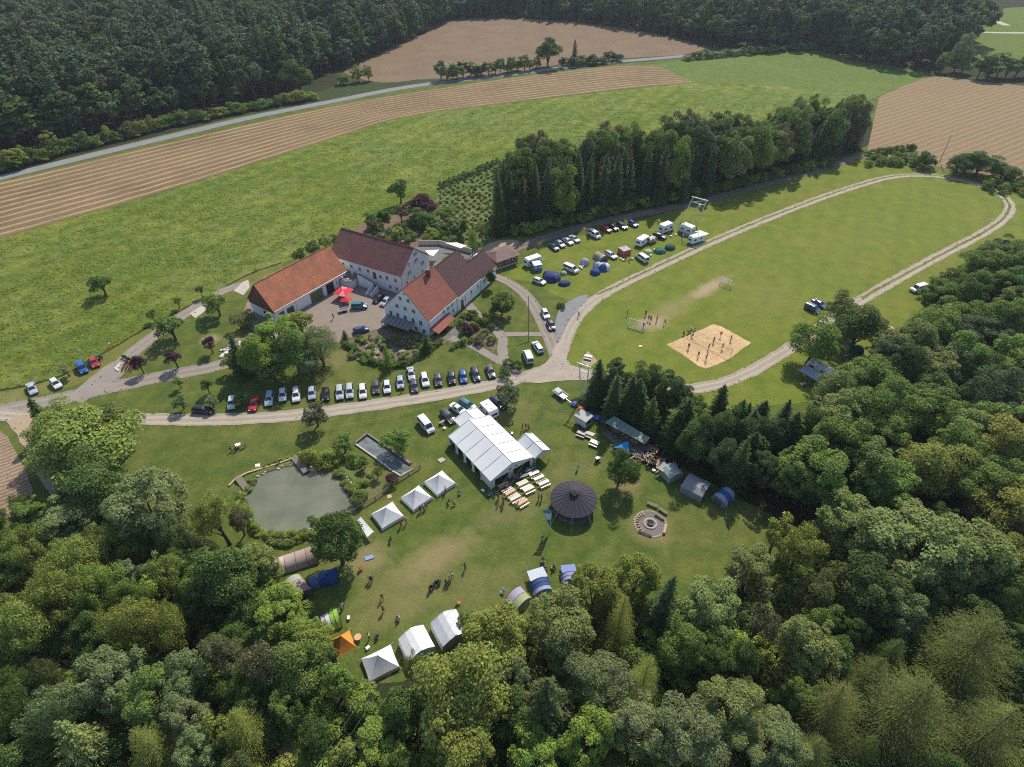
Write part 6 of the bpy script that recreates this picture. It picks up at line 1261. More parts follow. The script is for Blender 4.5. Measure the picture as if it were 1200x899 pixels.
for u in (.2,.45,.7): q=sh[0].lerp(sh[3],u).lerp(sh[1].lerp(sh[2],u),.45)-o; ang=math.atan2((q1-q0).y,(q1-q0).x); Mesh().box((q.x,q.y,.75),(1.8,.7,.06),ang).obj('counter','wood_light',t)
logm=[Mesh().tube([(-.5,0,0),(.5,0,0)],.13,6).data('log',mt) for mt in ('bark','wood_light','stone')]
wp_=P(764,541); t=thing('wood_pile','heaped pile of cut logs and boards beside the shelter','wood pile',wp_)
for i in range(110):
    a=random.gauss(0,1.); b=random.gauss(0,.5); o=link('log',logm[random.choice([0,0,1,2])],t,loc=(a*3.-b*.6,-a*1.7-b*1.6,.12+max(0,.9-abs(a)*.5)*random.random())); o.rotation_euler=(random.uniform(-.3,.3),random.uniform(-.3,.3),random.uniform(0,3.1)); o.scale=(random.uniform(.8,1.8),1,1)
bw_=P(866,676,.3); t=thing('brushwood_heap','heap of cut brown branches at the right lawn edge','brush heap',(bw_.x,bw_.y,0))
for i in range(60): a=random.uniform(-.5,.5); p=Vector((random.uniform(-.9,.9),random.uniform(-1.1,1.1),random.uniform(.1,.5))); Mesh().bar(p,p+Vector((math.cos(1.2+a),math.sin(1.2+a),random.uniform(-.1,.1)))*random.uniform(1.2,2.2),.04).obj('branch','wood_light' if i%3 else 'bark',t)
fp=P(762,614); t=thing('fire_pit','round gravel fire place with a stone ring and a fire bowl','fire pit',fp)
Mesh().lathe([(0,.05),(2.75,.05),(2.9,.0)],28).obj('gravel_bed','dark_paving',t)
sm=[]
for k in range(3): m=Mesh(); rock(m,(0,0,0),.24); sm.append(m.data('stone','stone'))
for i in range(20): a=i*6.283/20; o=link('stone',sm[i%3],t,loc=(1.05*math.cos(a),1.05*math.sin(a),.08),rz=a)
for i in range(44): a=i*6.283/44; o=link('stone',sm[i%3],t,loc=(2.85*math.cos(a),2.85*math.sin(a),.02),rz=a); o.scale=(.8,.8,.7)
Mesh().lathe([(.1,.25),(.5,.35),(.62,.5),(.56,.5),(.45,.4),(.0,.3)],14).obj('fire_bowl','trim_black',t)
for i in range(7): a=random.random()*6; Mesh().bar((.1*math.cos(a),.1*math.sin(a),.42),(.4*math.cos(a),.4*math.sin(a),.5),.07).obj('log','bark',t)
for i in range(9):
    a=2.0+i*.24; Mesh().tube([(2.0*math.cos(a),2.0*math.sin(a),.16),(2.55*math.cos(a),2.55*math.sin(a),.16)],.14,7).obj('seat_log','wood_light',t)
def bench_at(a,b,label,group,name='bench',wd=.35,mat='wood_grey',h=.46,back=False,cat='bench',col=None):
    c,ang,L=seg(a,b,h); t=thing(name,label,cat,(c.x,c.y,0),ang,group)
    for y in ((-.1,.1) if wd>.3 else (0,)): Mesh().box((0,y*wd/.35,h),(L,wd*.46 if wd>.3 else wd,.05)).obj('seat' if wd>.3 else 'seat',mat,t,col=col)
    for x in (-L*.36,L*.36): Mesh().box((x,0,h/2-.02),(.08,wd*.85,h-.04)).obj('leg',mat,t)
    if back: Mesh().box((0,wd*.6,h+.3),(L,.05,.3)).obj('backrest',mat,t)
    return t
Zf=lambda X,Y:(640+X/5.,540+Y/5.)
for a,b,l in (((592,242),(655,268),'grey bench at the fire place, farthest of the three'),((640,305),(695,340),'grey bench at the fire place, nearest the stone ring'),((662,275),(712,308),'grey bench at the fire place, behind the nearest one')): bench_at(Zf(*a),Zf(*b),l,'benches at the fire place',wd=.55,back=False)
c,ang,L=seg(Zf(690,425),Zf(702,375),.3); lg=thing('seat_trunk','thick pale log lying at the right rim of the fire place','log',(c.x,c.y,0),ang); Mesh().tube([(-L/2,0,.28),(L/2,0,.28)],.28,10).obj('trunk_piece','wood_light',lg)
bench_at(Zf(540,410),Zf(620,440),'dark log bench at the lower rim of the fire place',None,wd=.3,mat='bark',h=.3)
# ---------------------------------------------------------------- beer tables and benches
Zg=lambda X,Y:(540+X/8.99,520+Y/8.99)
def beer_table(a,b,label,col,group='beer tables before the marquee'):
    c,ang,L=seg(a,b,.76); t=thing('beer_table',label,'table',(c.x,c.y,0),ang,group); L=2.2
    Mesh().box((0,0,.76),(L,.62,.04)).obj('tabletop','painted',t,col=col)
    for x in (-.8,.8): m=Mesh(); m.bar((x,-.22,0),(x,.22,.73),.04); m.bar((x,.22,0),(x,-.22,.73),.04); m.obj('leg','galvanised',t)
    return c,ang
def beer_bench(c,ang,off,label,group='beer benches before the marquee'):
    p=Vector((c.x-math.sin(ang)*off,c.y+math.cos(ang)*off,0)); t=thing('beer_bench',label,'bench',p,ang,group); Mesh().box((0,0,.47),(2.2,.27,.035)).obj('seat','painted',t,col=(.72,.66,.58))
    for x in (-.8,.8): m=Mesh(); m.bar((x,-.11,0),(x,.11,.45),.035); m.bar((x,.11,0),(x,-.11,.45),.035); m.obj('leg','galvanised',t)
OR=(.62,.30,.16); PK=(.74,.58,.48); CR=(.76,.70,.62)
tabs=[((405,465),(515,415),(.55,.13,.07),'red table nearest the front left corner of the marquee'),((470,535),(572,478),(.62,.30,.19),'orange-brown table in the left row, behind the red one'),((515,595),(630,535),PK,'pale orange table in the left row, third from the marquee'),((600,640),(700,580),OR,'orange table at the outer end of the left row'),((600,440),(710,390),PK,'pale table of the middle row, nearer the marquee'),((655,500),(775,445),CR,'pale table of the middle row, outer one'),((715,335),(830,285),CR,'white table of the right row, nearest the marquee'),((765,380),(880,330),CR,'white table of the right row, middle one'),((815,435),(935,380),CR,'white table at the outer end of the right row'),((615,350),(680,330),(.10,.14,.20),'dark blue table close to the marquee front'),((690,285),(760,250),(.16,.20,.32),'bluish table under the marquee gable at the right')]
for i,(a,b,col,l) in enumerate(tabs):
    c,ang=beer_table(Zg(*a),Zg(*b),l,col)
    if i<9:
        for s_,w_ in ((-.72,'outer'),(.72,'marquee-side')): beer_bench(c,ang,s_,w_+' bench of the '+l)
# picnic tables, grills, loungers, chairs
def picnic(px,ang,label,col=(.62,.56,.5)):
    p=P(*px); t=thing('picnic_table',label,'picnic table',(p.x,p.y,0),ang)
    for y in (-.28,-.09,.09,.28): Mesh().box((0,y,.74),(1.9,.17,.045)).obj('plank','painted',t,col=col)
    for y in (-.75,.75): Mesh().box((0,y,.45),(1.9,.28,.045)).obj('seat','painted',t,col=col)
    for x in (-.65,.65): m=Mesh(); m.bar((x,-.8,.42),(x,.8,.42),.07); m.bar((x,-.6,0),(x,-.2,.72),.07); m.bar((x,.6,0),(x,.2,.72),.07); m.obj('leg','wood_grey',t)
picnic(Zw(250,630),-.55,'white picnic table on the lawn before the shelter',(.74,.72,.70)); picnic(Zw(145,555),-.5,'grey picnic table beside the trailer hut',(.36,.32,.30)); picnic(Zw(212,562),-.5,'second grey picnic table beside the trailer hut, right one',(.40,.37,.35)); picnic((689,420),-.35,'pale picnic table on the bare pad at the junction',(.62,.58,.56))
p=P(*Zw(275,765)); t=thing('grill','white lidded grill on a dark stand beside the single lawn tree','grill',(p.x,p.y,0),.4); Mesh().box((0,0,.95),(.8,.6,.3)).obj('lid','white_paint',t); Mesh().box((0,0,.45),(.7,.5,.6)).obj('stand','trim_black',t); Mesh().box((.7,0,.78),(.5,.5,.04)).obj('side_shelf','wood_grey',t)
p=P(*Zf(1107,575)); t=thing('satellite_dishes','pair of pale round bowls on a stand at the right lawn edge','stand',(p.x,p.y,0),.2)
for x in (-.45,.45): Mesh().lathe([(.05,1.15),(.42,1.3),(.46,1.34),(.40,1.33),(.02,1.2)],12,(x,0,0)).obj('bowl','white_paint',t)
Mesh().box((0,0,.55),(.5,.12,1.1)).obj('stand','trim_black',t); Mesh().box((0,0,1.1),(1.2,.1,.08)).obj('bar','trim_black',t)
def chair(px,ang,col,label,group='camping chairs on the lawn'):
    p=P(*px); t=thing('camping_chair',label,'chair',(p.x,p.y,0),ang,group)
    Mesh().box((0,0,.42),(.52,.5,.05)).obj('seat','fabric',t,col=col); Mesh().box((-.27,0,.72),(.05,.52,.6)).obj('backrest','fabric',t,col=col)
    for x in (-.24,.24):
        for y in (-.24,.24): Mesh().bar((x,y,0),(x,y,.60 if x>0 else .4),.03).obj('leg','steel',t)
    for y in (-.27,.27): Mesh().box((0,y,.62),(.5,.05,.03)).obj('armrest','trim_black',t)
for px,col,l in ((Z6(1155,398),(.04,.12,.35),'blue camping chair beside the uppermost pyramid tent'),(Zt(910,350),(.7,.2,.12),'orange-red camping chair at the frame tents'),(Zt(455,190),(.55,.06,.05),'red camping chair in the shade edge of the tall dark tree'),(Zt(780,285),DN,'dark camping chair, left end of the row on the lawn'),(Zt(800,262),DPU,'dark purple camping chair in the row on the lawn'),(Zt(820,250),DN,'dark camping chair next to the purple one'),(Zt(855,255),DGY,'grey camping chair at the right part of the row'),(Zg(300,555),(.05,.22,.45),'bright blue camping chair before the marquee corner'),(Zg(350,560),(.03,.12,.12),'dark green camping chair before the marquee corner'),(Zt(627,425),(.6,.6,.62),'light camping chair alone on the lawn above the frame tents'),(Zt(528,505),DGY,'dark camping chair right of the round orange table'),(Zr(585,275),(.5,.3,.2),'orange-brown lounger chair at the blue tunnel tent'),(Zr(650,290),(.45,.5,.2),'pale green camping chair between the blue tunnel tents'),(Zr(232,450),(.3,.65,.75),'turquoise and white chair beside the lilac tent')): chair(px,random.uniform(0,6.28),col,l)
def flat(name,label,px,z,th,mat,cat,col=None):
    q=[P(*p) for p in px]; c=sum(q,Vector())/len(q); t=Mesh().prism([(p.x-c.x,p.y-c.y) for p in q],z,z+th).obj(name,mat,col=col,loc=(c.x,c.y,0)); tag(t,label,cat)
flat('lying_mat','blue and white air mat lying on the lawn below the tall dark tree',[Z6(708,692),Z6(748,682),Z6(752,697),Z6(712,710)],.02,.14,'fabric','mat',(.25,.33,.55)); flat('white_board','white board lying on the lawn left of the pond',[Z6(196,258),Z6(218,254),Z6(222,276),Z6(200,280)],.02,.1,'white_paint','board'); flat('floor_hatch','pale hatch cover in the lawn between marquee and pyramid tent',[Z6(1048,237),Z6(1072,226),Z6(1090,238),Z6(1065,252)],.02,.15,'concrete','hatch')
flat('yellow_mat','yellow mat lying under the trees by the loop track',[Ze(415,540),Ze(425,535),Ze(475,560),Ze(468,568)],.02,.12,'fabric','mat',(.75,.6,.2)); flat('round_plate','small brown round plate on the lawn by the rail fence',[Z6(812,402),Z6(832,398),Z6(838,412),Z6(818,420)],.02,.1,'wood_light','plate')
flat('ball_white','white spot marker on the sports lawn left of the sand court',[(748.5,405.8),(752,405.8),(752,407),(748.5,407)],.02,.2,'white_paint','marker')
p=P(*Zt(440,515)); t=thing('round_table','small round orange table beside the large pyramid tent','table',(p.x,p.y,0)); Mesh().lathe([(0,.70),(.55,.70),(.55,.66),(0,.66)],14).obj('tabletop','painted',t,col=(.65,.35,.2)); Mesh().tube([(0,0,0),(0,0,.66)],.05,6).obj('leg','steel',t)
p=P(*Z6(118,175)); t=thing('picnic_blanket_table','small white table with a sitting group on the lawn left of the pond','table',(p.x,p.y,0),.4); Mesh().box((0,0,.7),(1.1,.8,.05)).obj('tabletop','white_paint',t)
for x in (-.45,.45):
    for y in (-.3,.3): Mesh().bar((x,y,0),(x,y,.68),.05).obj('leg','steel',t)
# flag
fo_=P(644.8,622); t=thing('beach_flag','tall blue white and green feather flag standing on the lawn by the pavilion','flag',fo_); Mesh().tube([(0,0,0),(0,0,4.0),(-.1,0,4.5),(-.5,0,4.85)],[.035,.03,.025,.02],6).obj('pole','white_paint',t)
for k,(z0,z1,col) in enumerate(((4.0,4.75,(.05,.35,.55)),(2.6,3.98,(.75,.78,.80)),(1.2,2.58,(.04,.25,.45)))): 
    t.scale=(1.2,1.2,1.25); wd=lambda z:.15+1.15*max(0,(z-1.0))/3.8; Mesh().add([(-.04,-.02,z0),(-wd(z0),.03,z0),(-wd(z1),.05,z1),(-.05,-.02,z1)],[(0,1,2,3)]).obj('cloth','fabric',t,col=col)
# goals
def goal(pl,pr,h,label):
    c,ang,L=seg(pl,pr); t=thing('football_goal',label,'goal',(c.x,c.y,0),ang); L=max(L,3.4)
    for x in (-L/2,L/2): Mesh().tube([(x,0,0),(x,0,h)],.07,8).obj('post','white_paint',t)
    Mesh().tube([(-L/2,0,h),(L/2,0,h)],.07,8).obj('crossbar','white_paint',t); Mesh().tube([(-L/2,1.2,.05),(L/2,1.2,.05)],.05,6).obj('ground_bar','white_paint',t)
    m=Mesh()
    for i in range(15): x=-L/2+L*i/14; m.bar((x,0,h),(x,1.2,.05),.018)
    for i in range(8): z=h*(1-i/8); m.bar((-L/2,1.2*i/8,z),(L/2,1.2*i/8,z),.018)
    for x in (-L/2,L/2):
        for i in range(6): m.bar((x,0,h*i/6),(x,1.2*(1-i/6),h*i/6),.018)
    m.obj('net','net_white',t)
goal((755.5,386.5),(737,381),2.1,'white football goal left of the sand court, nearer the junction'); goal((844,332.5),(856,337),2.1,'white football goal at the far end of the bare patch')
# volleyball
o=P(831,406); a=P(806,392)-o; b=P(856,418)-o; t=thing('volleyball_net','volleyball net on two posts across the sand court','net',o); d=(b-a)
for q in (a,b): Mesh().tube([q,q+Vector((0,0,2.5))],.05,6).obj('post','wood_grey',t)
m=Mesh()
for i in range(25): p=a.lerp(b,i/24); m.bar(p+Vector((0,0,1.5)),p+Vector((0,0,2.4)),.012)
for z in (1.5,1.7,1.9,2.1,2.3): m.bar(a+Vector((0,0,z)),b+Vector((0,0,z)),.012)
m.obj('net','trim_black',t); Mesh().bar(a+Vector((0,0,2.42)),b+Vector((0,0,2.42)),.05).obj('tape','net_white',t)
ct=thing('court_lines','dark marking lines on the sand court','court lines',P(831,406)); cs=[P(*q)-P(831,406) for q in ((795,404.5),(838,385),(868,403.5),(828,424.5))]
for i in range(4): Mesh().bar(cs[i]+Vector((0,0,.05)),cs[(i+1)%4]+Vector((0,0,.05)),.05,.03).obj('line','wood_light',ct)
# white rocks, clipped spiral bed
rs=[]
for k in range(4): m=Mesh(); rock(m,(0,0,0),.55,.8); rs.append(m.data('rock',plain('pale_stone',(.70,.66,.60),.9,.12,1.).name if k==0 else 'pale_stone'))
t=thing('rock_heap','heap of pale boulders at the left end of the grove','rock heap',P(272,409))
for i in range(46): u=random.gauss(0,1); v=random.gauss(0,1); o=link('rock',rs[i%4],t,loc=(u*1.0+v*.2,v*1.7+u*.4,.05+.25*random.random()*(abs(u)<.8)),rz=random.random()*6); o.scale=(random.uniform(.5,1.1),)*3
t=thing('planted_bed','small bed of pale boulders between rusty steel strips beside the lane fork','planted bed',P(148,429))
for i in range(14): o=link('rock',rs[i%4],t,loc=(-1.6+random.gauss(0,.35),random.gauss(0,1.2),.05),rz=random.random()*6); o.scale=(.6,.6,.6)
for i,(x,y0,y1) in enumerate(((-.2,-2.2,2.6),(.55,-2.0,3.0),(1.25,-1.6,2.6),(2.0,-2.2,1.0))): Mesh().bar((x+.3,y0,.35),(x-.35,y1,.35),.10,.7).obj('steel_strip','wood_brown',t)
for i in range(7): q=P(*Zl(650+i*9,190+i*7)); tree('column',q.x+.1*i,q.y,random.uniform(1.,2.2),.35,'slim dark evergreen in the small bed beside the lane fork',DG,'evergreens of the small bed',trunk=False)
# waste and small goods along the conifer belt
for i,(px,col,l) in enumerate(((Zw(95,310),(.08,.11,.30),'blue tarp bundle next to the flat trailer'),(Zw(150,350),(.65,.16,.06),'orange-red tarp bundle behind the trailer hut'),(Zw(215,395),(.12,.14,.34),'blue tarp bundle right of the orange-red one'),(Zw(270,420),(.10,.14,.42),'blue tarp bundle nearer the shelter'),(Zw(320,440),(.07,.12,.45),'bright blue tarp bundle at the shelter end'))):
    p=P(*px); m=Mesh(); rock(m,(0,0,.1),.9,.7); o=m.obj('tarp_bundle','fabric',col=col,loc=(p.x,p.y,0)); tag(o,l,'tarp')
t=None
for i,(px,l) in enumerate(((Zm(195,285),'silver motorbike at the back corner of the marquee'),(Zl(520,200),'black motorbike beside the red hatchback at the meadow edge'))):
    p=P(*px); t=thing('motorbike',l,'motorbike',(p.x,p.y,0),.6+i)
    for x in (-.7,.7): o=link('wheel',KIDS['wheel'][0],t,loc=(x,0,.32)); o.rotation_euler=(math.pi/2,0,0)
    Mesh().loft([[(x,-w_,z0),(x,w_,z0),(x,w_*.8,z1),(x,-w_*.8,z1)] for x,w_,z0,z1 in ((-.95,.06,.75,.82),(-.4,.16,.45,.86),(.1,.2,.35,.95),(.5,.12,.7,.98))]).obj('body','painted',t,col=((.5,.5,.52),BK)[i]); Mesh().bar((.45,-.4,1.1),(.45,.4,1.1),.04).obj('handlebar','trim_black',t); Mesh().bar((.7,0,.32),(.45,0,1.1),.08).obj('fork','steel',t)

# small camping goods between the tents
boxm=Mesh().box((0,0,.2),(.6,.4,.4)).data('box','painted'); lidm=Mesh().box((0,0,.42),(.64,.44,.06)).data('lid','painted')
def cool_box(px,col,label):
    p=P(*px); t=thing('cool_box',label,'box',(p.x,p.y,0),random.uniform(0,3),'camping boxes between the tents'); link('body',boxm,t,col=col); link('lid',lidm,t,col=(.7,.7,.7))
for px,cn,col in ((Zc(285,480),'white',(.7,.7,.7)),(Zc(418,432),'white',(.7,.7,.7)),(Zc(424,440),'blue',(.1,.2,.45)),(Zc(430,428),'grey',(.4,.4,.4)),(Zd(175,560),'white',(.7,.7,.7)),(Zd(465,505),'green',(.1,.25,.1)),(Zd(480,515),'grey',(.4,.4,.4)),(Zd(545,505),'blue',(.1,.2,.45)),(Zd(675,480),'white',(.7,.7,.7)),(Zd(700,440),'white',(.7,.7,.7)),(Zd(815,345),'grey',(.4,.4,.4)),(Zd(850,335),'red',(.5,.06,.05)),(Zd(905,345),'blue',(.1,.2,.45)),(Zd(925,335),'white',(.7,.7,.7)),(Zs(795,155),'white',(.7,.7,.7)),(Zs(630,62),'white',(.7,.7,.7)),(Zs(850,178),'grey',(.4,.4,.4)),(Zs(905,205),'dark blue',(.05,.07,.16)),(Zt(395,420),'grey',(.4,.4,.4)),(Zt(485,560),'white',(.7,.7,.7)),(Ze(225,695),'white',(.7,.7,.7)),(Ze(520,505),'blue',(.1,.2,.45)),(Zm(205,315),'white',(.7,.7,.7)),(Zm(600,345),'brown',(.25,.14,.08)),(Zm(430,680),'tan',(.5,.33,.18))): cool_box(px,col,cn+' camping box on the grass')
# ---------------------------------------------------------------- people
def skin_mesh(name,chains,mat,root=0,sub=1):
    """chains: lists of (x,y,z,r); points shared by coordinates; grown with a Skin modifier"""
    vs=[];ix={};rad=[];ed=[]
    for ch in chains:
        pv=None
        for x,y,z,r in ch:
            k=(round(x,3),round(y,3),round(z,3))
            if k not in ix: ix[k]=len(vs); vs.append((x,y,z)); rad.append(r)
            if pv is not None and pv!=ix[k]: ed.append((pv,ix[k]))
            pv=ix[k]
    me=bpy.data.meshes.new(name+'_chain'); me.from_pydata(vs,ed,[]); o=bpy.data.objects.new(name,me); C.objects.link(o)
    o.modifiers.new('s','SKIN'); 
    for i,sv in enumerate(me.skin_vertices[0].data): sv.radius=(rad[i],rad[i]); sv.use_root=(i==root)
    s_=o.modifiers.new('d','SUBSURF'); s_.levels=sub; s_.render_levels=sub
    bpy.context.view_layer.update(); dg=bpy.context.evaluated_depsgraph_get(); r=bpy.data.meshes.new_from_object(o.evaluated_get(dg)); r.name=name
    bpy.data.objects.remove(o); bpy.data.meshes.remove(me)
    r.materials.clear(); r.materials.append(MATS[mat]); r.polygons.foreach_set('use_smooth',[True]*len(r.polygons)); return r
def person_proto(pose):
    B={'pz':.93,'lean':0.,'L':((.0,.10,.50),(-.02,.10,.08)),'R':((.02,-.10,.50),(.0,-.10,.08)),'LA':((-.02,.25,1.14),(.06,.26,.89)),'RA':((-.02,-.25,1.14),(.06,-.26,.89))}
    if pose=='walk': B.update(L=((.17,.10,.53),(.20,.10,.09)),R=((-.06,-.10,.50),(-.33,-.10,.17)),LA=((-.14,.25,1.17),(-.08,.26,.93)),RA=((.10,-.25,1.16),(.27,-.24,.98)),lean=.03)
    if pose=='play': B.update(L=((.14,.16,.50),(.05,.24,.08)),R=((.10,-.16,.50),(-.05,-.24,.08)),LA=((.18,.32,1.52),(.30,.26,1.78)),RA=((.18,-.32,1.52),(.30,-.26,1.78)),pz=.88,lean=.06)
    if pose=='run': B.update(L=((.30,.09,.66),(.20,.09,.27)),R=((-.10,-.10,.50),(-.42,-.10,.34)),LA=((-.24,.27,1.24),(-.10,.24,1.08)),RA=((.14,-.27,1.20),(.34,-.18,1.30)),lean=.12)
    if pose=='sit': B.update(pz=.53,L=((.42,.11,.52),(.44,.11,.08)),R=((.42,-.11,.52),(.46,-.11,.08)),LA=((.04,.25,.74),(.27,.18,.66)),RA=((.04,-.25,.74),(.27,-.18,.66)),lean=-.04)
    pz=B['pz']; l=B['lean']; up=lambda h:(l*h/.5,0,pz+h)
    pel=(0,0,pz,.125); wa=(*up(.22),.112); chst=(*up(.43),.135); nk=(*up(.57),.055); h0=(up(.64)[0]+.015,0,pz+.64,.072); h1=(up(.72)[0]+.02,0,pz+.72,.095); h2=(up(.80)[0]+.01,0,pz+.80,.075)
    ch=[[pel,wa,chst,nk,h0,h1,h2],[h1,(h1[0]+.115,0,h1[2]-.01,.016)],[h1,(h1[0]-.01,.098,h1[2],.018)],[h1,(h1[0]-.01,-.098,h1[2],.018)]]
    shirt=[[(*pel[:2],pz-.02,.145),(*wa[:3],.128),(*chst[:3],.150),(*up(.50),.09)]]; trous=[[(0,0,pz+.06,.135),(0,0,pz,.14)]]
    for s_,leg,arm in ((1,B['L'],B['LA']),(-1,B['R'],B['RA'])):
        hip=(0,s_*.095,pz-.04,.088); kn=(*leg[0],.056); an=(*leg[1],.038); toe=(leg[1][0]+.17,leg[1][1]+s_*.02,max(.03,leg[1][2]-.05),.032)
        ch.append([pel,hip,kn,an,toe])
        sh=(*up(.47),) ; sh=(sh[0],s_*.175,sh[2],.062); el=(*arm[0],.041); wr=(*arm[1],.028); d=(Vector(arm[1])-Vector(arm[0])).normalized(); pm=Vector(arm[1])+d*.075; ch.append([chst,sh,el,wr,(*pm,.030)])
        sd=Vector((d.z,0,-d.x)); sd=sd.normalized() if sd.length>.1 else Vector((1,0,0))
        for f in range(4): 
            b=pm+sd*(.027-.018*f)+d*.015; m_=b+d*(.04-.006*abs(f-1))+Vector((0,-s_*.006,0)); e=m_+d*(.035-.006*abs(f-1))+Vector((0,-s_*.018,0)); ch.append([(*pm,.030),(*b,.011),(*m_,.009),(*e,.008)])
        tb=Vector(arm[1])+d*.03+sd*.03; te=tb+d*.03+sd*.03; ch.append([wr,(*tb,.012),(*te,.009)])
        shirt.append([(*chst[:3],.150),(sh[0],sh[1],sh[2],.078),(*(Vector(sh[:3]).lerp(Vector(el[:3]),.75)),.062)])
        trous.append([(0,0,pz,.14),(*hip[:3],.105),(*kn[:3],.075)]+([(an[0],an[1],an[2]+.05,.06)] if pose not in('play','run') else []))
    t=thing('person','person','person'); link('body',skin_mesh('body',ch,'skin',0,1),t,col=(.42,.25,.17)); link('shirt',skin_mesh('shirt',shirt,'clothes',1,1),t); link('trousers',skin_mesh('trousers',trous,'clothes',1,1),t)
    hm=Mesh().lathe([(.10,-.03),(.112,.03),(.095,.085),(.05,.12),(.0,.128)],10,(h1[0]-.02,0,h1[2])); link('hair',hm.data('hair','clothes',True),t,col=(.06,.035,.02)); return t
PP={k:person_proto(k) for k in ('stand','walk','play','run','sit')}; PUSED=set()
BLK=(.03,.03,.035); NAVY=(.03,.04,.10); JEAN=(.08,.11,.20); WHS=(.75,.75,.75); REDS=(.50,.04,.05); HAIRS=[(.05,.03,.02),(.02,.015,.012),(.22,.14,.07),(.35,.25,.13)]
def person(pose,px,shirt,trous,label,group=None,face=None,hair=None,h=1.0,z=0.):
    p=P(px[0],px[1],z); rz=random.uniform(0,6.28) if face is None else face
    if pose in PUSED: o=dup(PP[pose],(p.x,p.y,z),rz,label,group)
    else: PUSED.add(pose); o=PP[pose]; o.location=(p.x,p.y,z); o.rotation_euler=(0,0,rz); o['label']=label; (o.__setitem__('group',group) if group else None)
    o.scale=(h,h,h); hair=hair or random.choice(HAIRS)
    for ch in o.children:
        s_=ch.name.split('.')[0]
        if s_=='shirt': ch.color=(*shirt,1)
        if s_=='trousers': ch.color=(*trous,1)
        if s_=='hair': ch.color=(*hair,1)
        if s_=='body': ch.color=(*random.choice([(.42,.25,.17),(.5,.31,.22),(.36,.2,.13)]),1)
    return o
Zv=lambda X,Y:(740+X/7.49,330+Y/7.49)
for i,(x,y,ps,sh,tr,l) in enumerate(((498,592,'stand',BLK,BLK,'person in dark clothes at the left corner of the sand court'),(583,664,'walk',NAVY,BLK,'person in navy on the near half of the sand court, left one of two'),(650,690,'play',BLK,NAVY,'person in black reaching up on the near half of the sand court'),(672,595,'play',NAVY,BLK,'person reaching up beside the net on the sand court'),(718,538,'stand',DPU,BLK,'person in purple standing behind the net on the sand court'),(778,490,'run',REDS,NAVY,'person in a red shirt running on the far half of the sand court'),(868,522,'stand',(.3,.08,.10),BLK,'person in dark red at the far right of the sand court'),(795,592,'play',(.55,.42,.12),(.3,.2,.1),'person in ochre on the right side of the sand court'))): person(ps,Zv(x,y),sh,tr,l,'volleyball players',h=1.06)
for i,(x,y,ps,sh,tr,l) in enumerate(((122,302,'stand',BLK,BLK,'person in black standing farthest behind the near goal'),(147,345,'run',NAVY,BLK,'person in navy running before the near goal, left of a pair'),(167,355,'walk',DPU,NAVY,'person in purple walking before the near goal, right of a pair'),(220,352,'stand',BLK,NAVY,'person in black standing on the bare patch right of the pair'),(287,378,'run',NAVY,BLK,'person farthest to the right before the near goal'),(103,405,'stand',DGY,BLK,'person in grey standing at the post of the near goal'),(-38,300,'stand',BLK,BLK,'person standing left of the near goal on the grass'))): person(ps,Zv(x,y),sh,tr,l,'footballers',h=1.06)
for i,(x,y,sh,l) in enumerate(((455,470,BLK,'person in black sitting on the grass beside the sand court, leftmost of the spectators'),(490,455,GRY,'person in grey sitting on the grass beside the sand court'),(520,448,(.06,.16,.10),'person in green sitting on the grass beside the sand court'),(548,425,WHS,'person in white sitting on the grass beside the sand court, farthest one'),(535,488,BLK,'person in black sitting at the very rim of the sand court'))): person('sit',Zv(x,y),sh,BLK,l,'spectators at the sand court',z=-.38 if False else 0.)
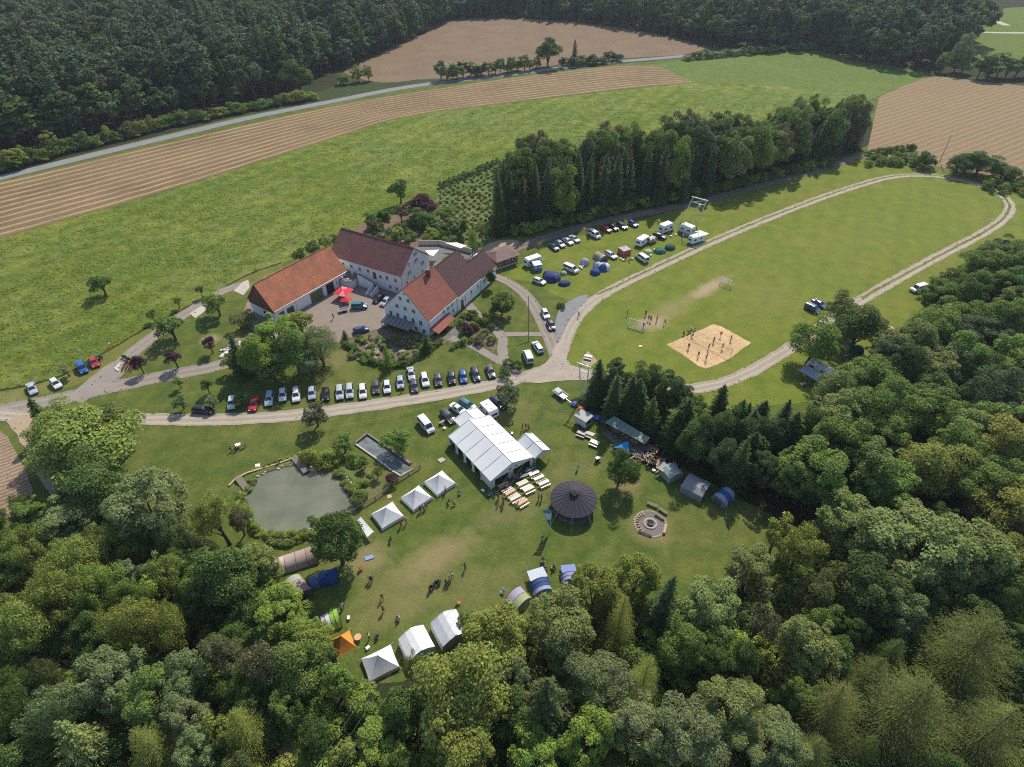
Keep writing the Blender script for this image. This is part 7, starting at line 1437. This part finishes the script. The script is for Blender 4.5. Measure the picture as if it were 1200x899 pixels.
ppl=[('stand',(328,543),WHS,BLK,'person with light hair fishing on the upper pond bank'),('walk',(471,459),GRN,BLK,'person in a green top walking in front of the car row'),('walk',(391,374),BLK,NAVY,'person in dark clothes walking across the yard'),('walk',(678,372),NAVY,BLK,'person in navy walking down the wide lane by the asphalt patch'),
('stand',Z6(312,0+880/4),WHS,BLK,None),
('stand',Z6(880,548),REDS,REDS,'person in red at the lower corner of the lowest of three pyramid tents'),('stand',Z6(905,535),(.45,.06,.12),JEAN,'second person in dark pink beside the one in red'),('stand',Z6(970,478),DPU,BLK,'person in purple at the entrance of the middle pyramid tent, left of three'),('stand',Z6(985,470),WHS,JEAN,'person in white at the entrance of the middle pyramid tent'),('walk',Z6(998,462),REDS,BLK,'person in dark red at the entrance of the middle pyramid tent, right of three'),('stand',Z6(1088,388),GRY,BLK,'person in grey beside the uppermost pyramid tent'),('sit',Z6(1105,440),BLK,JEAN,'person in black sitting below the uppermost pyramid tent'),('sit',Z6(1124,446),(.3,.36,.42),BLK,'person in blue-grey sitting below the uppermost pyramid tent'),
('sit',Z6(833,618),DPU,BLK,'person in purple sitting alone below the pyramid tents'),('stand',Z6(735,800),WHS,BLK,'person in white standing with another below the tall dark tree'),('stand',Z6(745,806),DPU,BLK,'person in purple standing beside the one in white below the tall dark tree'),('walk',Z6(793,888),(.35,.12,.08),BLK,'person in rust red on the dry lawn, upper of two'),('stand',Zt(558,388),(.30,.10,.08),BLK,'person in brown on the dry lawn, lower of two'),
('sit',Zt(775,292),BLK,BLK,'person in black sitting at the left end of the chair row'),('sit',Zt(798,270),DPU,NAVY,'person in purple sitting in the chair row'),('sit',Zt(818,256),NAVY,BLK,'person in navy sitting in the chair row'),('sit',Zt(852,262),DGY,BLK,'person in dark grey sitting in the right part of the chair row'),('stand',Zt(868,250),(.08,.22,.2),BLK,'person in teal standing behind the chair row'),('walk',Zt(880,228),WHS,JEAN,'person in white walking off from the chair row'),('walk',Zt(940,190),(.03,.10,.16),BLK,'person in dark teal walking alone on the lawn below the tables'),
('sit',Zt(630,425),WHS,BLK,'person in white sitting on the lone light chair'),('stand',Zt(368,372),WHS,BLK,'person in white standing at the striped tent, beside another'),('stand',Zt(362,385),(.2,.2,.22),BLK,'person in grey standing at the striped tent'),('stand',Zt(492,515),WHS,DGY,'person in white standing between round table and dark chair'),
('stand',Zg(395,580),(.10,.10,.06),BLK,'person in dark clothes standing in front of the marquee corner'),('stand',Zg(400,630),(.2,.26,.1),JEAN,'person in olive standing left of the one in red before the marquee'),('walk',Zg(450,660),REDS,REDS,'person in bright red before the marquee'),('walk',Zg(445,615),(.3,.12,.1),BLK,'person in rust red behind the one in bright red before the marquee'),('stand',Zg(820,590),(.5,.5,.55),BLK,'person in pale grey standing between tables and pavilion'),('stand',Zg(850,598),DGY,BLK,'person in dark grey standing between tables and pavilion'),('sit',Zg(485,475),(.25,.40,.62),JEAN,'person in light blue sitting at the red table'),('sit',Zg(600,655),REDS,WHS,'person in red and white sitting at the orange outer table'),('sit',Zg(560,370),(.1,.16,.3),BLK,'person in blue sitting at the marquee entrance'),('sit',Zg(625,365),NAVY,BLK,'person in navy sitting at the dark blue table'),('sit',Zg(700,290),(.25,.3,.45),NAVY,'person in grey blue sitting at the gable table, left'),('sit',Zg(740,275),NAVY,NAVY,'person in navy sitting at the gable table, right'),('stand',Zg(385,400),BLK,BLK,'person in black standing in the open front of the marquee'),
('stand',(677,550),WHS,(.45,.45,.42),'person in white standing alone between side marquee and pavilion'),('stand',Zm(660,318),BLK,BLK,'person in black on the lawn behind the side marquee'),('stand',Zm(680,312),(.40,.10,.10),JEAN,'person in red on the lawn behind the side marquee'),('sit',Zm(695,308),(.55,.35,.25),BLK,'person in orange sitting behind the side marquee'),('walk',Zw(568,800),WHS,BLK,'person in white walking right of the single lawn tree'),('stand',(635.7,632),WHS,(.05,.15,.1),'person in white standing left of the feather flag'),
('sit',Zr(512,225),BLK,BLK,'person in black sitting before the dark blue tunnel tent, farthest of the group'),('sit',Zr(517,250),WHS,BLK,'person in white sitting before the dark blue tunnel tent'),('sit',Zr(525,285),(.1,.14,.3),JEAN,'person in blue sitting before the dark blue tunnel tent'),('sit',Zr(590,280),(.45,.25,.15),BLK,'person in orange brown sitting right of the group before the tunnel tent'),
('stand',Zw(375,525),NAVY,BLK,'person in navy under the left end of the shelter'),('stand',Zw(445,560),REDS,BLK,'person in red under the shelter'),('sit',Zw(420,590),(.12,.1,.25),BLK,'person in violet at the front of the shelter'),('stand',Zw(500,580),BLK,BLK,'person in black under the right half of the shelter'),
('sit',Z6(85,195),BLK,BLK,'person in black sitting left of the small white lawn table'),('sit',Z6(110,190),DPU,BLK,'person in purple sitting below the small white lawn table'),('sit',Z6(142,178),REDS,BLK,'person in red sitting right of the small white lawn table'),('sit',Zd(875,330),REDS,BLK,'person in red sitting before the motorhome'),('sit',Zd(900,342),WHS,JEAN,'person in white sitting before the motorhome'),('sit',Zd(500,510),BLK,BLK,'person in black sitting between pavilion tent and camper bus'),('sit',Zd(530,522),GRY,BLK,'person in grey sitting between pavilion tent and camper bus'),('sit',Ze(240,700),WHS,BLK,'person in white sitting under the awning of the silver-white caravan'),('sit',Ze(275,700),(.55,.3,.2),BLK,'person in orange sitting under the awning of the silver-white caravan'),('sit',Ze(490,525),(.6,.2,.12),BLK,'person in orange red sitting below the dark trees by the loop track'),('sit',Ze(545,520),BLK,BLK,'person in black sitting below the dark trees by the loop track'),('sit',Zl(573,125),WHS,REDS,'person in white sitting on the verge by the farm lane'),('stand',Zl(530,205),BLK,JEAN,'person in black standing by the open red hatchback'),('stand',Zh(200,700),WHS,BLK,'person in white standing under the red parasol')]
for q in ppl:
    if q[4]: person(*q[:5],h=1.04)
# stools for people who sit on the grass by themselves keep their seats on folding chairs

# ---------------------------------------------------------------- air
m=bpy.data.materials.new('haze_air'); m.use_nodes=True; t=m.node_tree; t.nodes.remove(t.nodes['Principled BSDF']); pvn=t.nodes.new('ShaderNodeVolumePrincipled')
pvn.inputs['Color'].default_value=(.80,.88,1,1); pvn.inputs['Density'].default_value=.00010; pvn.inputs['Anisotropy'].default_value=.2
t.links.new(pvn.outputs[0],t.nodes['Material Output'].inputs['Volume']); MATS['haze_air']=m
hz=Mesh().box((0,1850,46.5),(5200,4500,95)).obj('haze','haze_air',kind='stuff')
# ---------------------------------------------------------------- labels that say which one: look-alikes in a group are told by the nearest landmark
LM=[('the wooden hut',588,302),('the white panel van',695,273),('the three silver cars',668,287),('the dark red car',710,269),('the bright blue car',741,263),('the two-legged mast',806,264),('the lone round tree',597,222),('the round bush',1081,197),('the striped field corner',1016,176),('the brambles',1040,186),
('the pole by the striped field',1101,190),('the white van at the wood edge',1077,339),('the blue people carrier',955,361),('the silver-white caravan',955,441),('the rusty yellow tree',1086,575),('the golden edge tree',1185,555),('the orange dome',1041,391),('the right track-side tree',1011,405),('the left track-side tree',957,420),
('the big olive tree',545,860),('the star-shaped spruce',643,860),('the yellow-green larch',757,830),('the great larch',1060,880),('the half-bare conifer',888,770),('the widest grey-green tree',1070,680),('the two pale bowls',861,658),('the brushwood heap',866,678),('the violet-blue tent',692,675),('the grey frame tent',522,738),('the white pyramid tent',445,780),('the orange tent',402,752),('the brown dome tent',348,690),('the pinkish-brown tent',350,655),('the bottom mast',366,900),('the yellow-tinged willow',160,770),('the narrow birch',197,690),('the wide willow',60,750),('the big track-side tree',94,560),('the large maple',170,630),('the left jetty',285,570),
('the shelter',740,510),('the wood pile',765,542),('the long grey frame tent',816,565),('the blue-topped tent',847,583),('the belt-side mast',683,471),('the red car',745,456),('the trailer hut',683,500),
('the dark end tree by the road',352,112),('the broad lone tree',642,80),('the road bend trees',418,98),('the tall pale tree',1118,86),('the far meadow corner',960,60),('the ploughed field corner',530,22),('the field track end',830,62),('the hedge end',-5,206),('the left bare trunks',115,150),('the pointed conifer',673,75),
('the copper-purple tree',494,248),('the thuja pair',451,270),('the back yard wall',515,288),('the yellow-green shrub',465,274),('the plantation hedge end',590,190),('the hedge start',518,219),('the narrow garden conifer',544,279),('the light birch',565,272),('the clipped cone tree',456,432),('the guesthouse corner tree',501,411),('the small clipped cone',405,397),('the blue hatchback',424,386),('the purple shrubs',547,390),('the porch',512,398),('the path fork',588,396),('the white bus',617,418),('the upper jetty',352,547),('the basin',440,530),('the fishing person',328,543),('the tall dark tree',402,655),('the rail fence',440,586),('the net',831,406),('the barn ridge',350,300),('the chair row',518,685),('the asphalt patch',665,365)]
LW=[(n,P(x,y)) for n,x,y in LM]
ORD='nearest,second nearest,third nearest,fourth nearest,fifth nearest,sixth nearest,seventh nearest,eighth nearest,ninth nearest,tenth nearest,eleventh nearest,twelfth nearest,thirteenth nearest,fourteenth nearest,fifteenth nearest,sixteenth nearest,seventeenth nearest,eighteenth nearest,nineteenth nearest,twentieth nearest'.split(',')
SHORT={'rounded green crown in the closed wood right of the sports lawn':'rounded green crown in the right-hand wood','green filler tree among the taller crowns of the bottom wood':'small green tree under the tall crowns of the bottom wood','green filler tree among the taller crowns of the left wood':'small green tree under the tall crowns of the left wood','dark spruce in the close front rows of the strip wood':'dark spruce of the strip wood','leafy crown rising behind the front spruces of the strip wood':'leafy tree of the strip wood','dark conifer in the belt behind the shelter and the grey tents':'dark conifer of the belt behind the shelter','edge tree of the far wood beyond the road and the ploughed field':'edge tree of the far left wood','edge tree of the far wood along the top of the picture':'edge tree of the far top wood','young tree in the planted rows beside the strip wood':'young planted tree beside the strip wood','low garden shrub in the planted slope behind the farmhouse':'garden shrub behind the farmhouse','flowering garden plant in the cottage garden below the guesthouse':'garden plant of the cottage garden','mixed shrub in the planted bed between guesthouse and garden path':'mixed shrub of the path bed','bushy tree of the field hedge between stubble and ploughed field':'bushy tree of the far field hedge'}
by={}
for o in C.objects:
    if o.parent is None and o.get('label') and o.get('category') and not o.get('kind'): by.setdefault(o['label'],[]).append(o)
for lab,os_ in by.items():
    if len(os_)<2: continue
    near_={}
    for o in os_:
        d,n=min(((q-Vector((o.location.x,o.location.y,0))).length,n) for n,q in LW); near_.setdefault(n,[]).append((d,o.name,o))
    for n,L in near_.items():
        for i,(d,_,o) in enumerate(sorted(L,key=lambda a:a[:2])):
            k=ORD[i] if i<len(ORD) else f'{i+1}th nearest'
            s_=SHORT.get(lab,lab)
            if len(s_.split())+len(k.split())+len(n.split())>16: s_=' '.join(s_.split()[:16-len(k.split())-len(n.split())])
            o['label']=f'{s_}, {k} {n}'
